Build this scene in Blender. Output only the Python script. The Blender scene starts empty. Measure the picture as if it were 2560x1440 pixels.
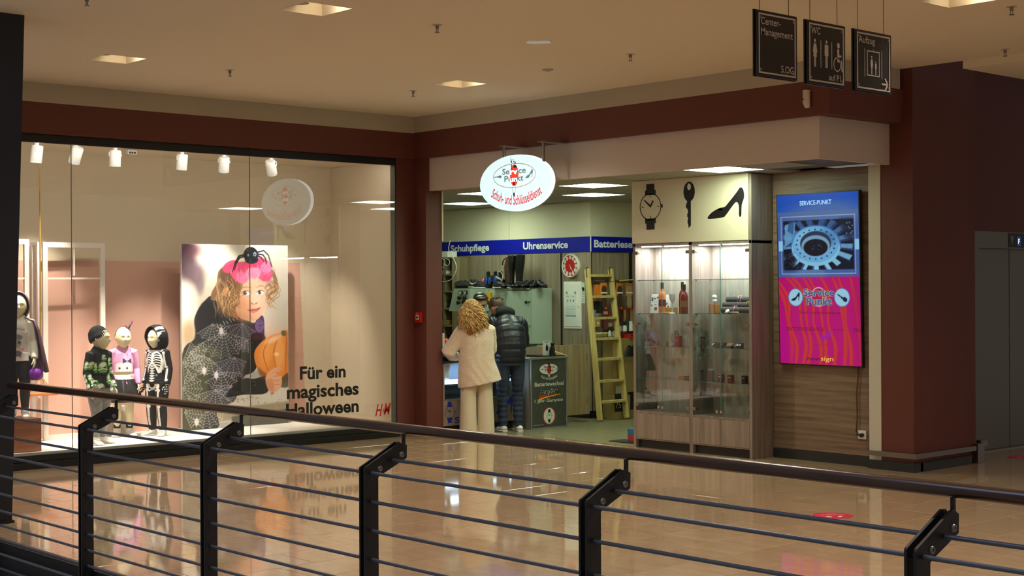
import bpy, bmesh, math, random
import numpy as np
from mathutils import Vector, Matrix
random.seed(7); RNG = np.random.default_rng(7)
S = bpy.context.scene
COL = S.collection
# ---------------------------------------------------------------- camera (X runs along the repair shop front, Y into the shop, Z up)
FPX, YAW, PITCH, ROLL = 3680.08, -0.839871437, -6.016e-4, -4.84204705e-3
_cy, _sy, _cp, _sp, _cr, _sr = math.cos(YAW), math.sin(YAW), math.cos(PITCH), math.sin(PITCH), math.cos(ROLL), math.sin(ROLL)
_f0, _r0, _u0 = Vector((_sy, _cy, 0)), Vector((_cy, -_sy, 0)), Vector((0, 0, 1))
CF = _f0*_cp + _u0*_sp
_u1 = _u0*_cp - _f0*_sp
CR = _r0*_cr + _u1*_sr
CU = _u1*_cr - _r0*_sr
CAM = Vector((13.761, -10.792, 1.75))
cam = bpy.data.objects.new('camera', bpy.data.cameras.new('camera'))
COL.objects.link(cam)
cam.data.sensor_width = 36.0
cam.data.lens = FPX/2560*36.0
cam.data.clip_start, cam.data.clip_end = 0.1, 200
cam.matrix_world = Matrix(((CR.x, CU.x, -CF.x, CAM.x), (CR.y, CU.y, -CF.y, CAM.y), (CR.z, CU.z, -CF.z, CAM.z), (0, 0, 0, 1)))
S.camera = cam
def at(px, py, ax, val):
    """point of the plane ax = val seen along one line of sight"""
    d = CR*((px-1280)/FPX) - CU*((py-720)/FPX) + CF
    i = 'xyz'.index(ax)
    return CAM + d*((val-CAM[i])/d[i])
# ---------------------------------------------------------------- world, exposure, lamps of the place
S.view_settings.view_transform = 'Standard'; S.view_settings.look = 'None'
S.view_settings.exposure = 0.0; S.view_settings.gamma = 1.0; S.view_settings.use_curve_mapping = False
w = bpy.data.worlds.new('world'); S.world = w; w.use_nodes = True
WB = w.node_tree.nodes['Background']
WB.inputs[0].default_value = (0.84, 0.76, 0.72, 1); WB.inputs[1].default_value = 0.20
S.cycles.max_bounces = 10; S.cycles.diffuse_bounces = 5; S.cycles.glossy_bounces = 5; S.cycles.transmission_bounces = 6
S.cycles.transparent_max_bounces = 24; S.cycles.caustics_reflective = False; S.cycles.caustics_refractive = False
S.cycles.sample_clamp_indirect = 6.0
S.cycles.use_denoising = True
def lamp(name, kind, loc, power, col, size=0.2, target=None, **k):
    d = bpy.data.lights.new(name, kind); d.energy = power; d.color = col
    if kind == 'AREA':
        d.shape = k.get('shape', 'DISK'); d.size = size
        if 'size_y' in k: d.size_y = k['size_y']
        if 'spread' in k: d.spread = k['spread']
    if kind == 'SPOT':
        d.spot_size = k.get('cone', 1.0); d.spot_blend = k.get('blend', .5); d.shadow_soft_size = size
    if kind == 'POINT': d.shadow_soft_size = size
    o = bpy.data.objects.new(name, d); COL.objects.link(o); o.location = loc
    if target is not None:
        o.rotation_euler = (Vector(target)-Vector(loc)).to_track_quat('-Z', 'Y').to_euler()
    return o
WARM = (1, .84, .68)
HALL_Z = 3.77
DOWNLIGHTS = [(1.82, -4.74), (4.88, -4.73), (2.53, -1.41), (8.10, -1.45), (7.94, -4.73), (11.0, -4.73), (11.1, -1.45)]
for (dx, dy) in DOWNLIGHTS:
    lamp('downlight_lamp', 'SPOT', (dx, dy, HALL_Z+.035), 268, WARM, size=.07, target=(dx, dy, 0), cone=2.3, blend=.9)
# ---------------------------------------------------------------- helpers
WM = {}
def srgb(c):
    if isinstance(c, str): c = tuple(int(c[i:i+2], 16)/255 for i in (0, 2, 4))
    return tuple(((v+.055)/1.055)**2.4 if v > .04045 else v/12.92 for v in c)
def link(o, parent=None, local=False):
    COL.objects.link(o)
    if parent is not None:
        o.parent = parent
        if not local: o.matrix_parent_inverse = WM[parent].inverted()
        WM[o] = WM[parent].copy() if local else Matrix.Identity(4)
    else:
        WM[o] = Matrix.Identity(4)
    return o
def tag(o, label=None, cat=None, group=None, kind=None):
    if label: o['label'] = label
    if cat: o['category'] = cat
    if group: o['group'] = group
    if kind: o['kind'] = kind
    return o
def thing(name, label, cat, loc=(0, 0, 0), rz=0.0, group=None):
    o = bpy.data.objects.new(name, None); o.empty_display_size = .05
    COL.objects.link(o); o.location = loc; o.rotation_euler = (0, 0, rz)
    WM[o] = Matrix.Translation(Vector(loc)) @ Matrix.Rotation(rz, 4, 'Z')
    return tag(o, label, cat, group)
class G:
    def __init__(self): self.v = []; self.f = []; self.m = []
    def add(self, vs, fs, mi=0):
        n = len(self.v); self.v += [tuple(p) for p in vs]
        self.f += [tuple(i+n for i in f) for f in fs]; self.m += [mi]*len(fs); return self
    def box(self, x0, y0, z0, x1, y1, z1, mi=0, b=0.0):
        x0, x1 = min(x0, x1), max(x0, x1); y0, y1 = min(y0, y1), max(y0, y1); z0, z1 = min(z0, z1), max(z0, z1)
        b = min(b, (x1-x0)*.45, (y1-y0)*.45, (z1-z0)*.45)
        if b <= 0:
            vs = [(x, y, z) for z in (z0, z1) for y in (y0, y1) for x in (x0, x1)]
            return self.add(vs, [(0, 2, 3, 1), (4, 5, 7, 6), (0, 1, 5, 4), (1, 3, 7, 5), (3, 2, 6, 7), (2, 0, 4, 6)], mi)
        bm = bmesh.new(); bmesh.ops.create_cube(bm, size=1)
        for p in bm.verts: p.co = ((x0+x1)/2+p.co.x*(x1-x0), (y0+y1)/2+p.co.y*(y1-y0), (z0+z1)/2+p.co.z*(z1-z0))
        bmesh.ops.bevel(bm, geom=bm.edges[:], offset=b, segments=2, affect='EDGES', profile=.7)
        return self.bm(bm, mi)
    def bm(self, bm, mi=0):
        bm.verts.index_update()
        self.add([tuple(p.co) for p in bm.verts], [tuple(q.index for q in f.verts) for f in bm.faces], mi); bm.free(); return self
    def obox(self, c, size, M, mi=0, b=0.0):
        n = len(self.v); self.box(-size[0]/2, -size[1]/2, -size[2]/2, size[0]/2, size[1]/2, size[2]/2, mi, b)
        c = Vector(c)
        for i in range(n, len(self.v)): self.v[i] = tuple(c + M @ Vector(self.v[i]))
        return self
    def loft(self, pts, rad, n=12, mi=0, ref=(0, 0, 1), cap=True, rot=0.0):
        """closed tube; rad = list of r or (ra, rb): ra along the side axis, rb across"""
        pts = [Vector(p) for p in pts]; ref = Vector(ref); k = len(pts)
        if not isinstance(rad, (list, tuple)): rad = [rad]*k
        vs = []; side = None
        for i, p in enumerate(pts):
            t = (pts[min(i+1, k-1)]-pts[max(i-1, 0)]).normalized()
            if side is None:
                s = t.cross(ref)
                if s.length < 1e-4: s = t.cross(Vector((0, 1, 0)))
                if s.length < 1e-4: s = t.cross(Vector((1, 0, 0)))
                side = s.normalized()
            side = (side - t*side.dot(t)).normalized(); up = side.cross(t)
            r = rad[i]; ra, rb = r if isinstance(r, (tuple, list)) else (r, r)
            for j in range(n):
                a = 2*math.pi*j/n+rot; vs.append(p+side*(ra*math.cos(a))+up*(rb*math.sin(a)))
        fs = [(i*n+j, i*n+(j+1) % n, (i+1)*n+(j+1) % n, (i+1)*n+j) for i in range(k-1) for j in range(n)]
        if cap: fs += [tuple(range(n-1, -1, -1)), tuple((k-1)*n+j for j in range(n))]
        return self.add(vs, fs, mi)
    def cyl(self, a, b, r, n=16, mi=0): return self.loft([a, b], [r, r], n, mi)
    def ball(self, c, r, mi=0, n=14, k=8, M=None):
        r = (r, r, r) if not isinstance(r, (tuple, list)) else r; c = Vector(c)
        vs = []
        for i in range(k+1):
            th = math.pi*i/k
            for j in range(n):
                a = 2*math.pi*j/n
                q = Vector((r[0]*math.sin(th)*math.cos(a), r[1]*math.sin(th)*math.sin(a), r[2]*math.cos(th)))
                vs.append(c+(M @ q if M else q))
        fs = [(i*n+j, (i+1)*n+j, (i+1)*n+(j+1) % n, i*n+(j+1) % n) for i in range(k) for j in range(n)]
        return self.add(vs, fs, mi)
    def lathe(self, prof, c, n=20, mi=0, M=None):
        c = Vector(c); vs = []
        for (r, z) in prof:
            for j in range(n):
                a = 2*math.pi*j/n; q = Vector((r*math.cos(a), r*math.sin(a), z)); vs.append(c+(M @ q if M else q))
        k = len(prof)
        fs = [(i*n+j, i*n+(j+1) % n, (i+1)*n+(j+1) % n, (i+1)*n+j) for i in range(k-1) for j in range(n)]
        fs += [tuple(range(n-1, -1, -1)), tuple((k-1)*n+j for j in range(n))]
        return self.add(vs, fs, mi)
    def poly(self, pts, o, u, v, d=0.0, mi=0):
        """flat outline in the frame o,u,v; extruded by d along u x v when d != 0"""
        o, u, v = Vector(o), Vector(u), Vector(v); nrm = u.cross(v).normalized()
        a = [o+u*x+v*y for x, y in pts]; n = len(a)
        if d == 0: return self.add(a, [tuple(range(n))], mi)
        b = [p+nrm*d for p in a]
        return self.add(a+b, [tuple(range(n-1, -1, -1)), tuple(range(n, 2*n))]+[(i, (i+1) % n, n+(i+1) % n, n+i) for i in range(n)], mi)
    def mesh(self, name, mats, smooth=False):
        me = bpy.data.meshes.new(name); me.from_pydata(self.v, [], self.f)
        if not isinstance(mats, (list, tuple)): mats = [mats]
        for m_ in mats: me.materials.append(m_)
        if len(mats) > 1: me.polygons.foreach_set('material_index', self.m)
        if smooth: smooth_mesh(me, smooth)
        me.update(); return me
    def build(self, name, mats, parent=None, local=False, smooth=False):
        return link(bpy.data.objects.new(name, self.mesh(name, mats, smooth)), parent, local)
def smooth_mesh(me, ang=True):
    me.polygons.foreach_set('use_smooth', [True]*len(me.polygons))
    if ang is not True:
        bm = bmesh.new(); bm.from_mesh(me)
        for e in bm.edges:
            if len(e.link_faces) == 2 and e.calc_face_angle(0) > ang: e.smooth = False
        bm.to_mesh(me); bm.free()
def struct(o): o['kind'] = 'structure'; return o
def ellipse(cx, cy, rx, ry, n=28, rot=0.0, a0=0, a1=2*math.pi):
    full = abs(a1-a0-2*math.pi) < 1e-6
    out = []
    for i in range(n if full else n+1):
        a = a0+(a1-a0)*i/n; x, y = rx*math.cos(a), ry*math.sin(a)
        out.append((cx+x*math.cos(rot)-y*math.sin(rot), cy+x*math.sin(rot)+y*math.cos(rot)))
    return out
def spline(pts, k=6, closed=True):
    p = [np.array(q, float) for q in pts]; n = len(p); out = []
    for i in range(n if closed else n-1):
        a, b, c, d = (p[(i-1) % n], p[i], p[(i+1) % n], p[(i+2) % n]) if closed else (p[max(i-1, 0)], p[i], p[i+1], p[min(i+2, n-1)])
        for j in range(k):
            t = j/k; out.append(tuple(.5*((2*b)+(-a+c)*t+(2*a-5*b+4*c-d)*t*t+(-a+3*b-3*c+d)*t**3)))
    if not closed: out.append(tuple(p[-1]))
    return out
def ring(cx, cy, rx, ry, w, n=36):
    o, i = ellipse(cx, cy, rx, ry, n), ellipse(cx, cy, rx-w, ry-w, n)
    return [[o[k], o[(k+1) % n], i[(k+1) % n], i[k]] for k in range(n)]
# ---------------------------------------------------------------- materials
MATS = {}
def mat(name, col=(.8, .8, .8), rough=.5, metal=0.0, emit=None, es=1.0, spec=.5, noise=None, bump=None, coat=0, sheen=0):
    if name in MATS: return MATS[name]
    m = bpy.data.materials.new(name); m.use_nodes = True; nt = m.node_tree; b = nt.nodes['Principled BSDF']
    c = (*srgb(col), 1); b.inputs['Base Color'].default_value = c
    b.inputs['Roughness'].default_value = rough; b.inputs['Metallic'].default_value = metal; b.inputs['Specular IOR Level'].default_value = spec
    if coat: b.inputs['Coat Weight'].default_value = coat; b.inputs['Coat Roughness'].default_value = .05
    if sheen: b.inputs['Sheen Weight'].default_value = sheen; b.inputs['Sheen Roughness'].default_value = .6
    if emit: b.inputs['Emission Color'].default_value = (*srgb(emit), 1); b.inputs['Emission Strength'].default_value = es
    if noise:   # (scale, second colour, (sx,sy,sz))
        tc = nt.nodes.new('ShaderNodeTexCoord'); mp = nt.nodes.new('ShaderNodeMapping'); nz = nt.nodes.new('ShaderNodeTexNoise'); mx = nt.nodes.new('ShaderNodeMix')
        mx.data_type = 'RGBA'; mp.inputs['Scale'].default_value = noise[2] if len(noise) > 2 else (1, 1, 1)
        nz.inputs['Scale'].default_value = noise[0]; nz.inputs['Detail'].default_value = 5; nz.inputs['Roughness'].default_value = .6
        mx.inputs['A'].default_value = c; mx.inputs['B'].default_value = (*srgb(noise[1]), 1)
        rp = nt.nodes.new('ShaderNodeMapRange'); rp.inputs['From Min'].default_value = .35; rp.inputs['From Max'].default_value = .65
        nt.links.new(tc.outputs['Object'], mp.inputs['Vector']); nt.links.new(mp.outputs[0], nz.inputs['Vector'])
        nt.links.new(nz.outputs['Fac'], rp.inputs['Value']); nt.links.new(rp.outputs[0], mx.inputs['Factor']); nt.links.new(mx.outputs['Result'], b.inputs['Base Color'])
    if bump:    # (scale, strength, distance)
        tc = nt.nodes.new('ShaderNodeTexCoord'); nz = nt.nodes.new('ShaderNodeTexNoise'); bp = nt.nodes.new('ShaderNodeBump')
        nz.inputs['Scale'].default_value = bump[0]; nz.inputs['Detail'].default_value = 4
        bp.inputs['Strength'].default_value = bump[1]; bp.inputs['Distance'].default_value = bump[2] if len(bump) > 2 else .01
        nt.links.new(tc.outputs['Object'], nz.inputs['Vector']); nt.links.new(nz.outputs['Fac'], bp.inputs['Height']); nt.links.new(bp.outputs[0], b.inputs['Normal'])
    MATS[name] = m; return m
def wood(name, c1, c2, grain='z', rough=.45, fine=1.0):
    s = {'z': (14, 14, .7), 'x': (.7, 14, 14), 'y': (14, .7, 14)}[grain]
    return mat(name, c1, rough, noise=(1.6*fine, c2, s))
def glass(name, tint=(1, 1, 1), ior=1.5, gain=1.7, rough=0.0):
    if name in MATS: return MATS[name]
    m = bpy.data.materials.new(name); m.use_nodes = True; nt = m.node_tree; nt.nodes.clear()
    o = nt.nodes.new('ShaderNodeOutputMaterial'); t = nt.nodes.new('ShaderNodeBsdfTransparent'); g = nt.nodes.new('ShaderNodeBsdfGlossy')
    f = nt.nodes.new('ShaderNodeFresnel'); mu = nt.nodes.new('ShaderNodeMath'); mx = nt.nodes.new('ShaderNodeMixShader')
    mu.operation = 'MULTIPLY'; mu.use_clamp = True; mu.inputs[1].default_value = gain; f.inputs['IOR'].default_value = ior
    t.inputs[0].default_value = (*tint, 1); g.inputs['Roughness'].default_value = rough
    ge = nt.nodes.new('ShaderNodeNewGeometry'); fr = nt.nodes.new('ShaderNodeMath'); fr.operation = 'SUBTRACT'; fr.inputs[0].default_value = 1.0; m2 = nt.nodes.new('ShaderNodeMath'); m2.operation = 'MULTIPLY'
    nt.links.new(ge.outputs['Backfacing'], fr.inputs[1]); nt.links.new(mu.outputs[0], m2.inputs[0]); nt.links.new(fr.outputs[0], m2.inputs[1])
    nt.links.new(f.outputs[0], mu.inputs[0]); nt.links.new(m2.outputs[0], mx.inputs[0]); nt.links.new(t.outputs[0], mx.inputs[1])
    nt.links.new(g.outputs[0], mx.inputs[2]); nt.links.new(mx.outputs[0], o.inputs[0]); MATS[name] = m; return m
def attr_mat(name, rough=.6, emit=0.0, spec=.4):
    m = bpy.data.materials.new(name); m.use_nodes = True; nt = m.node_tree; b = nt.nodes['Principled BSDF']
    a = nt.nodes.new('ShaderNodeAttribute'); a.attribute_name = 'print'
    nt.links.new(a.outputs['Color'], b.inputs['Base Color']); b.inputs['Roughness'].default_value = rough; b.inputs['Specular IOR Level'].default_value = spec
    if emit:
        b.inputs['Base Color'].default_value = (0, 0, 0, 1)
        for l in list(nt.links): nt.links.remove(l)
        nt.links.new(b.outputs[0], nt.nodes['Material Output'].inputs[0])
        nt.links.new(a.outputs['Color'], b.inputs['Emission Color']); b.inputs['Emission Strength'].default_value = emit
    return m
def lin_arr(c):
    c = np.clip(c, 0, 1); return np.where(c > .04045, ((c+.055)/1.055)**2.4, c/12.92)
def set_print(me, cols):
    a = me.color_attributes.new('print', 'FLOAT_COLOR', 'POINT')
    d = np.ones((len(cols), 4), np.float32); d[:, :3] = lin_arr(cols); a.data.foreach_set('color', d.ravel())
# ---------------------------------------------------------------- lettering
def text(name, s, o, u, v, w, h, m, parent, bold=0.0, local=False, lift=.0015, arc=None, thick=0.0, shear=0.0):
    """s as flat print; o = lower left corner of the glyph box, u / v unit directions, w x h the glyph box"""
    cu = bpy.data.curves.new('t', 'FONT'); cu.body = s; cu.size = 1; cu.offset = bold; cu.resolution_u = 3; cu.fill_mode = 'FRONT'; cu.shear = shear
    ob = bpy.data.objects.new('t', cu); me = bpy.data.meshes.new_from_object(ob)
    n = len(me.vertices); co = np.empty(n*3); me.vertices.foreach_get('co', co); co = co.reshape(-1, 3)
    lo, hi = co.min(0), co.max(0)
    X = (co[:, 0]-lo[0])/(hi[0]-lo[0])*w; Y = (co[:, 1]-lo[1])/(hi[1]-lo[1])*h
    if arc:   # bend along a circle: arc = (radius, sign)  sign>0 smile
        R, sg = arc; th = (X-w/2)/R; rr = R-Y if sg > 0 else R+Y
        X = w/2+np.sin(th)*rr; Y = (R-np.cos(th)*rr) if sg > 0 else (np.cos(th)*rr-R)
    o, u, v = np.array(o), np.array(u), np.array(v); nn = np.cross(u, v)
    P = o+np.outer(X, u)+np.outer(Y, v)+nn*lift
    me2 = bpy.data.meshes.new(name); me2.from_pydata(P.tolist(), [], [tuple(p.vertices) for p in me.polygons]); me2.materials.append(m)
    bpy.data.objects.remove(ob); bpy.data.curves.remove(cu); bpy.data.meshes.remove(me)
    return link(bpy.data.objects.new(name, me2), parent, local)
# ================================================================ SETTING
lamp('lobby_fill', 'SPOT', (8.6, 3.4, 3.68), 60, (1, .86, .70), size=.06, target=(8.6, 3.4, 0), cone=2.4, blend=.8)  # added fill that brightens the lift doors, no fixture belongs to it
lamp('atrium_skylight', 'AREA', (8, -13, 11), 420, (.50, .66, 1), size=9, target=(8, -10, 0), shape='RECTANGLE', size_y=6)
M_CEIL = mat('ceiling_paint', (.90, .86, .78), .9)
M_BROWN = mat('oxblood_paint', '66342a', .6, bump=(40, .05, .002))
M_FASC = mat('fascia_paint', (.84, .80, .78), .8)
M_SOFF = mat('soffit_paint', (.72, .69, .62), .85)
M_BLACK = mat('black_steel', '15171a', .4, .0, bump=(60, .03, .001))
M_WHITE = mat('white_lacquer', (.9, .9, .88), .4)
M_CREAM = mat('cream_paint', (.84, .81, .72), .8)
M_SLAB = mat('slab_edge', '14151a', .6)
M_DKSKIRT = mat('dark_skirting', '2c2f31', .4)
M_STEEL = mat('brushed_steel', (.62, .60, .56), .32, 1.0, bump=(90, .05, .001))
M_OAK_V = wood('grey_oak_upright', '9c8d7c', '7d6e5e', 'z', .5)
M_OAK_H = wood('grey_oak_lying', '927b68', '6c5645', 'x', .5)
M_OAK_B = wood('grey_oak_side', '8d7765', '6b5544', 'z', .5)
M_STONE = None
def stone_mat():
    m = bpy.data.materials.new('polished_limestone'); m.use_nodes = True; nt = m.node_tree; b = nt.nodes['Principled BSDF']
    tc = nt.nodes.new('ShaderNodeTexCoord'); oi = nt.nodes.new('ShaderNodeObjectInfo')
    mp = nt.nodes.new('ShaderNodeMapping'); nz = nt.nodes.new('ShaderNodeTexNoise'); n2 = nt.nodes.new('ShaderNodeTexNoise')
    va = nt.nodes.new('ShaderNodeVectorMath'); va.operation = 'ADD'; geo = nt.nodes.new('ShaderNodeNewGeometry')
    cmb = nt.nodes.new('ShaderNodeCombineXYZ'); mm = nt.nodes.new('ShaderNodeMath'); mm.operation = 'MULTIPLY'; mm.inputs[1].default_value = 40
    nt.links.new(oi.outputs['Random'], mm.inputs[0]); nt.links.new(mm.outputs[0], cmb.inputs[0]); nt.links.new(mm.outputs[0], cmb.inputs[1])
    nt.links.new(geo.outputs['Position'], va.inputs[0]); nt.links.new(cmb.outputs[0], va.inputs[1])
    mp.inputs['Scale'].default_value = (1.0, 3.2, 1); nt.links.new(va.outputs[0], mp.inputs[0])
    nz.inputs['Scale'].default_value = 3.0; nz.inputs['Detail'].default_value = 8; nz.inputs['Roughness'].default_value = .65
    n2.inputs['Scale'].default_value = 14; n2.inputs['Detail'].default_value = 6
    nt.links.new(mp.outputs[0], nz.inputs[0]); nt.links.new(mp.outputs[0], n2.inputs[0])
    r1 = nt.nodes.new('ShaderNodeValToRGB'); r1.color_ramp.elements[0].position = .3; r1.color_ramp.elements[1].position = .72
    r1.color_ramp.elements[0].color = (*srgb('9c8468'), 1); r1.color_ramp.elements[1].color = (*srgb('ac9577'), 1)
    r2 = nt.nodes.new('ShaderNodeValToRGB'); r2.color_ramp.elements[0].position = .62; r2.color_ramp.elements[1].position = .75
    r2.color_ramp.elements[0].color = (1, 1, 1, 1); r2.color_ramp.elements[1].color = (.72, .62, .5, 1)
    mx = nt.nodes.new('ShaderNodeMix'); mx.data_type = 'RGBA'; mx.blend_type = 'MULTIPLY'; mx.inputs['Factor'].default_value = .22
    m3 = nt.nodes.new('ShaderNodeMix'); m3.data_type = 'RGBA'; m3.blend_type = 'MULTIPLY'; m3.inputs['Factor'].default_value = 1
    r3 = nt.nodes.new('ShaderNodeMapRange'); r3.inputs['To Min'].default_value = .93; r3.inputs['To Max'].default_value = 1.05
    nt.links.new(nz.outputs['Fac'], r1.inputs[0]); nt.links.new(n2.outputs['Fac'], r2.inputs[0]); nt.links.new(r1.outputs[0], mx.inputs['A']); nt.links.new(r2.outputs[0], mx.inputs['B'])
    nt.links.new(oi.outputs['Random'], r3.inputs['Value']); nt.links.new(mx.outputs['Result'], m3.inputs['A']); nt.links.new(r3.outputs[0], m3.inputs['B'])
    nt.links.new(m3.outputs['Result'], b.inputs['Base Color'])
    rr = nt.nodes.new('ShaderNodeMapRange'); rr.inputs['To Min'].default_value = .05; rr.inputs['To Max'].default_value = .06
    nt.links.new(nz.outputs['Fac'], rr.inputs['Value']); nt.links.new(rr.outputs[0], b.inputs['Roughness'])
    b.inputs['Specular IOR Level'].default_value = .6; b.inputs['IOR'].default_value = 1.62
    return m
M_STONE = stone_mat()
M_JOINT = mat('floor_joint', '5a4630', .8)
# ---- hall floor with its stone tiles
fl = G(); fl.box(-.1, -6.56, -1.1, 14.5, 6.3, -.014); fl.box(-.1, -6.58, -.42, 14.5, -6.56, -.02)
floor = struct(fl.build('floor', [M_SLAB]))
jt = G(); jt.box(-.05, -6.555, -.02, 14.4, 6.2, -.012); jt.build('joint_bed', M_JOINT, floor)
TX, TY = .41, .81
def tile_mesh(wx, wy):
    g = G(); a = .0015; c = .0025; vs = []
    for z, i in ((-.012, 0), (-.002, 0), (0, c)):
        vs += [(a+i, a+i, z), (wx-a-i, a+i, z), (wx-a-i, wy-a-i, z), (a+i, wy-a-i, z)]
    fs = [(8, 9, 10, 11)]+[(b+j, b+(j+1) % 4, b+4+(j+1) % 4, b+4+j) for b in (0, 4) for j in range(4)]
    return g.add(vs, fs).mesh('tile', M_STONE)
TILE = tile_mesh(TX, TY); far = G(); ntile = 0
for i in range(35):
    x = .19-TX+i*TX
    off = (i % 3)*.27
    for j in range(-1, 16):
        y = -6.55+j*TY-off; wy = TY
        y0, y1 = max(y, -6.552), min(y+TY, 6.0)
        if x+TX < 4.5: y1 = min(y1, .92)
        if 4.0 < x < 5.3: y1 = min(y1, 1.25)
        if y1-y0 < .02: continue
        vis = 0 <= x < 11.9 and y < 1.0
        if vis and ntile < 298:
            me = TILE if (y1-y0 > TY-.002) else tile_mesh(TX, y1-y0)
            o = link(bpy.data.objects.new('tile', me), floor); o.location = (x, y0, 0); ntile += 1
        else:
            a = .0015; far.box(x+a, y0+a, -.012, x+TX-a, y1-a, 0)
ff = far.build('tile_field', M_STONE, floor); ff['kind'] = 'stuff'
# ---- hall ceiling with openings for the square downlights
def sheet_with_holes(x0, x1, y0, y1, z0, z1, holes, m, name, parent=None):
    xs = sorted({x0, x1} | {h[0] for h in holes} | {h[1] for h in holes}); ys = sorted({y0, y1} | {h[2] for h in holes} | {h[3] for h in holes})
    g = G()
    for i in range(len(xs)-1):
        for j in range(len(ys)-1):
            cx, cy = (xs[i]+xs[i+1])/2, (ys[j]+ys[j+1])/2
            if not any(h[0] < cx < h[1] and h[2] < cy < h[3] for h in holes): g.box(xs[i], ys[j], z0, xs[i+1], ys[j+1], z1)
    return g.build(name, m, parent)
HS = .195
holes = [(x-HS, x+HS, y-HS, y+HS) for x, y in DOWNLIGHTS]
struct(sheet_with_holes(-.02, 14.5, -6.62, 1.1, HALL_Z, HALL_Z+.06, holes, M_CEIL, 'ceiling'))
g = G(); g.box(6.6, 1.1, 3.70, 14.5, 6.3, 3.86); struct(g.build('ceiling_lobby_soffit', M_CEIL))
g = G(); g.box(5.4, 1.1, 4.5, 6.65, 6.3, 4.6); struct(g.build('ceiling_lobby', M_BROWN))
# ---- left wall: band over the fashion window
g = G()
g.box(-.14, -8.5, 3.272, 0, 0, 3.577, 0); g.box(-.14, -8.5, 3.577, .0, 0, HALL_Z, 1)
g.box(-.30, -.235, 0, -.05, .02, 3.272, 0)
g.box(-.14, -8.5, 3.760, .012, 0, 3.7695, 1)
wl = struct(g.build('wall_left', [M_BROWN, M_SOFF]))
# ---- front of the repair shop: band, fascia, jambs
g = G()
g.box(0, 0, 3.273, 5.944, .22, 3.583, 0); g.box(5.72, .22, 3.273, 5.944, 1.175, 3.583, 0)
g.box(0, 0, 3.583, 5.944, .22, HALL_Z, 1); g.box(5.72, .22, 3.583, 5.944, 1.1, HALL_Z, 1)
g.box(-.30, .02, 0, .19, .262, 3.275, 0)
wf = struct(g.build('wall_front', [M_BROWN, M_SOFF]))
FX = at(2048.6, 345, 'y', .075).x
g = G(); g.box(.19, .075, 2.89, FX, .115, 3.275); g.box(FX-.04, .115, 2.89, FX, 1.172, 3.275)
struct(g.build('trim_1', M_FASC))
g = G(); g.box(.188, .255, 2.30, .2, .275, 2.89); struct(g.build('trim_2', M_CREAM))
# pillar beside the lift
g = G(); g.box(5.675, 1.17, 0, 6.03, 2.14, 4.5); g.box(5.60, 2.14, 0, 6.0, 2.30, 4.5)
g.box(5.40, 2.3, 2.31, 5.60, 6.3, 4.5); g.box(5.40, 2.3, 0, 5.6, 2.93, 2.31); g.box(5.40, 4.55, 0, 5.6, 6.3, 2.31)
struct(g.build('wall_right', M_BROWN))
g = G(); g.box(5.543, 1.165, .085, 5.677, 1.30, 2.905); struct(g.build('trim_3', mat('white_post', (.82, .80, .74), .6)))
g = G(); g.box(5.535, 1.150, 0, 6.048, 1.30, .086, b=.004); g.box(5.70, 1.25, 0, 6.048, 2.155, .086, b=.004); struct(g.build('baseboard_right', M_DKSKIRT))
# oak wall that carries the screen
g = G(); g.box(4.25, 1.25, 0, 5.56, 1.40, 2.905); ow = struct(g.build('wall_oak', M_OAK_H))
for k in range(3):
    zz = (.1, 1.0, 1.95, 2.9)
    q = G(); q.box(4.34, 1.243, zz[k]+.002, 5.542, 1.251, zz[k+1]-.002, b=.002); q.build('wood_panel', M_OAK_H, ow)
g = G(); g.box(4.33, 1.236, 0, 5.543, 1.26, .094, b=.003); struct(g.build('baseboard_oak', M_DKSKIRT))
# ---- repair shop room
BY, SX, SY2 = 3.07, -.10, 5.2          # back wall, outer corner, deeper back wall
g = G()
g.box(-3.7, BY, 0, SX-.02, BY+.15, 3.0, 0); g.box(SX-.17, BY+.15, 0, SX-.02, SY2+.1, 3.0, 0); g.box(SX-.17, SY2+.02, 0, 4.4, SY2+.17, 3.0, 0)
g.box(-3.85, .2, 0, -3.7, BY+.15, 3.0, 0); g.box(4.25, 1.4, 0, 4.4, SY2+.17, 3.0, 0); g.box(-3.85, .05, 0, -.29, .2, 3.0, 0)
wb = struct(g.build('wall_back', M_CREAM))
def board(x0, y0, x1, y1, z0, z1, m):
    q = G(); q.box(x0, y0, z0, x1, y1, z1, b=.002); return q.build('wood_panel', m, wb)
J1 = at(1404, 750, 'y', BY-.02).x
board(-3.69, BY-.022, J1-.028, BY, .1, 2.21, M_OAK_V); board(J1+.02, BY-.022, SX, BY, .1, 2.21, M_OAK_V)
yj = at(1573, 750, 'x', SX).y
board(SX-.021, BY-.02, SX, yj, .1, 2.21, M_OAK_V)
q = G(); q.box(J1-.028, BY-.012, .1, J1+.02, BY-.001, 2.21); q.box(SX-.012, yj+.005, .1, SX-.002, yj+.06, 2.21); q.box(-3.6, BY-.03, 0, SX, BY, .1); q.box(SX-.02, BY-.03, 0, SX+.01, SY2, .1)
q.build('panel_joint', mat('joint_black', '121212', .5), wb)
board(SX-.021, yj+.065, SX, SY2, .1, 2.21, M_OAK_V)
for k in range(3): board(SX+1.46*k, SY2-.001, SX+1.455+1.46*k, SY2+.021, .1, 2.21, M_OAK_V)
xs_ = at(1274, 560, 'y', BY).x
for a, b_ in ((-3.69, xs_-.003), (xs_+.003, SX-.021)):
    q = G(); q.box(a, BY-.012, 2.42, b_, BY, 2.885); q.build('wall_panel', M_CREAM, wb)
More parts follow.
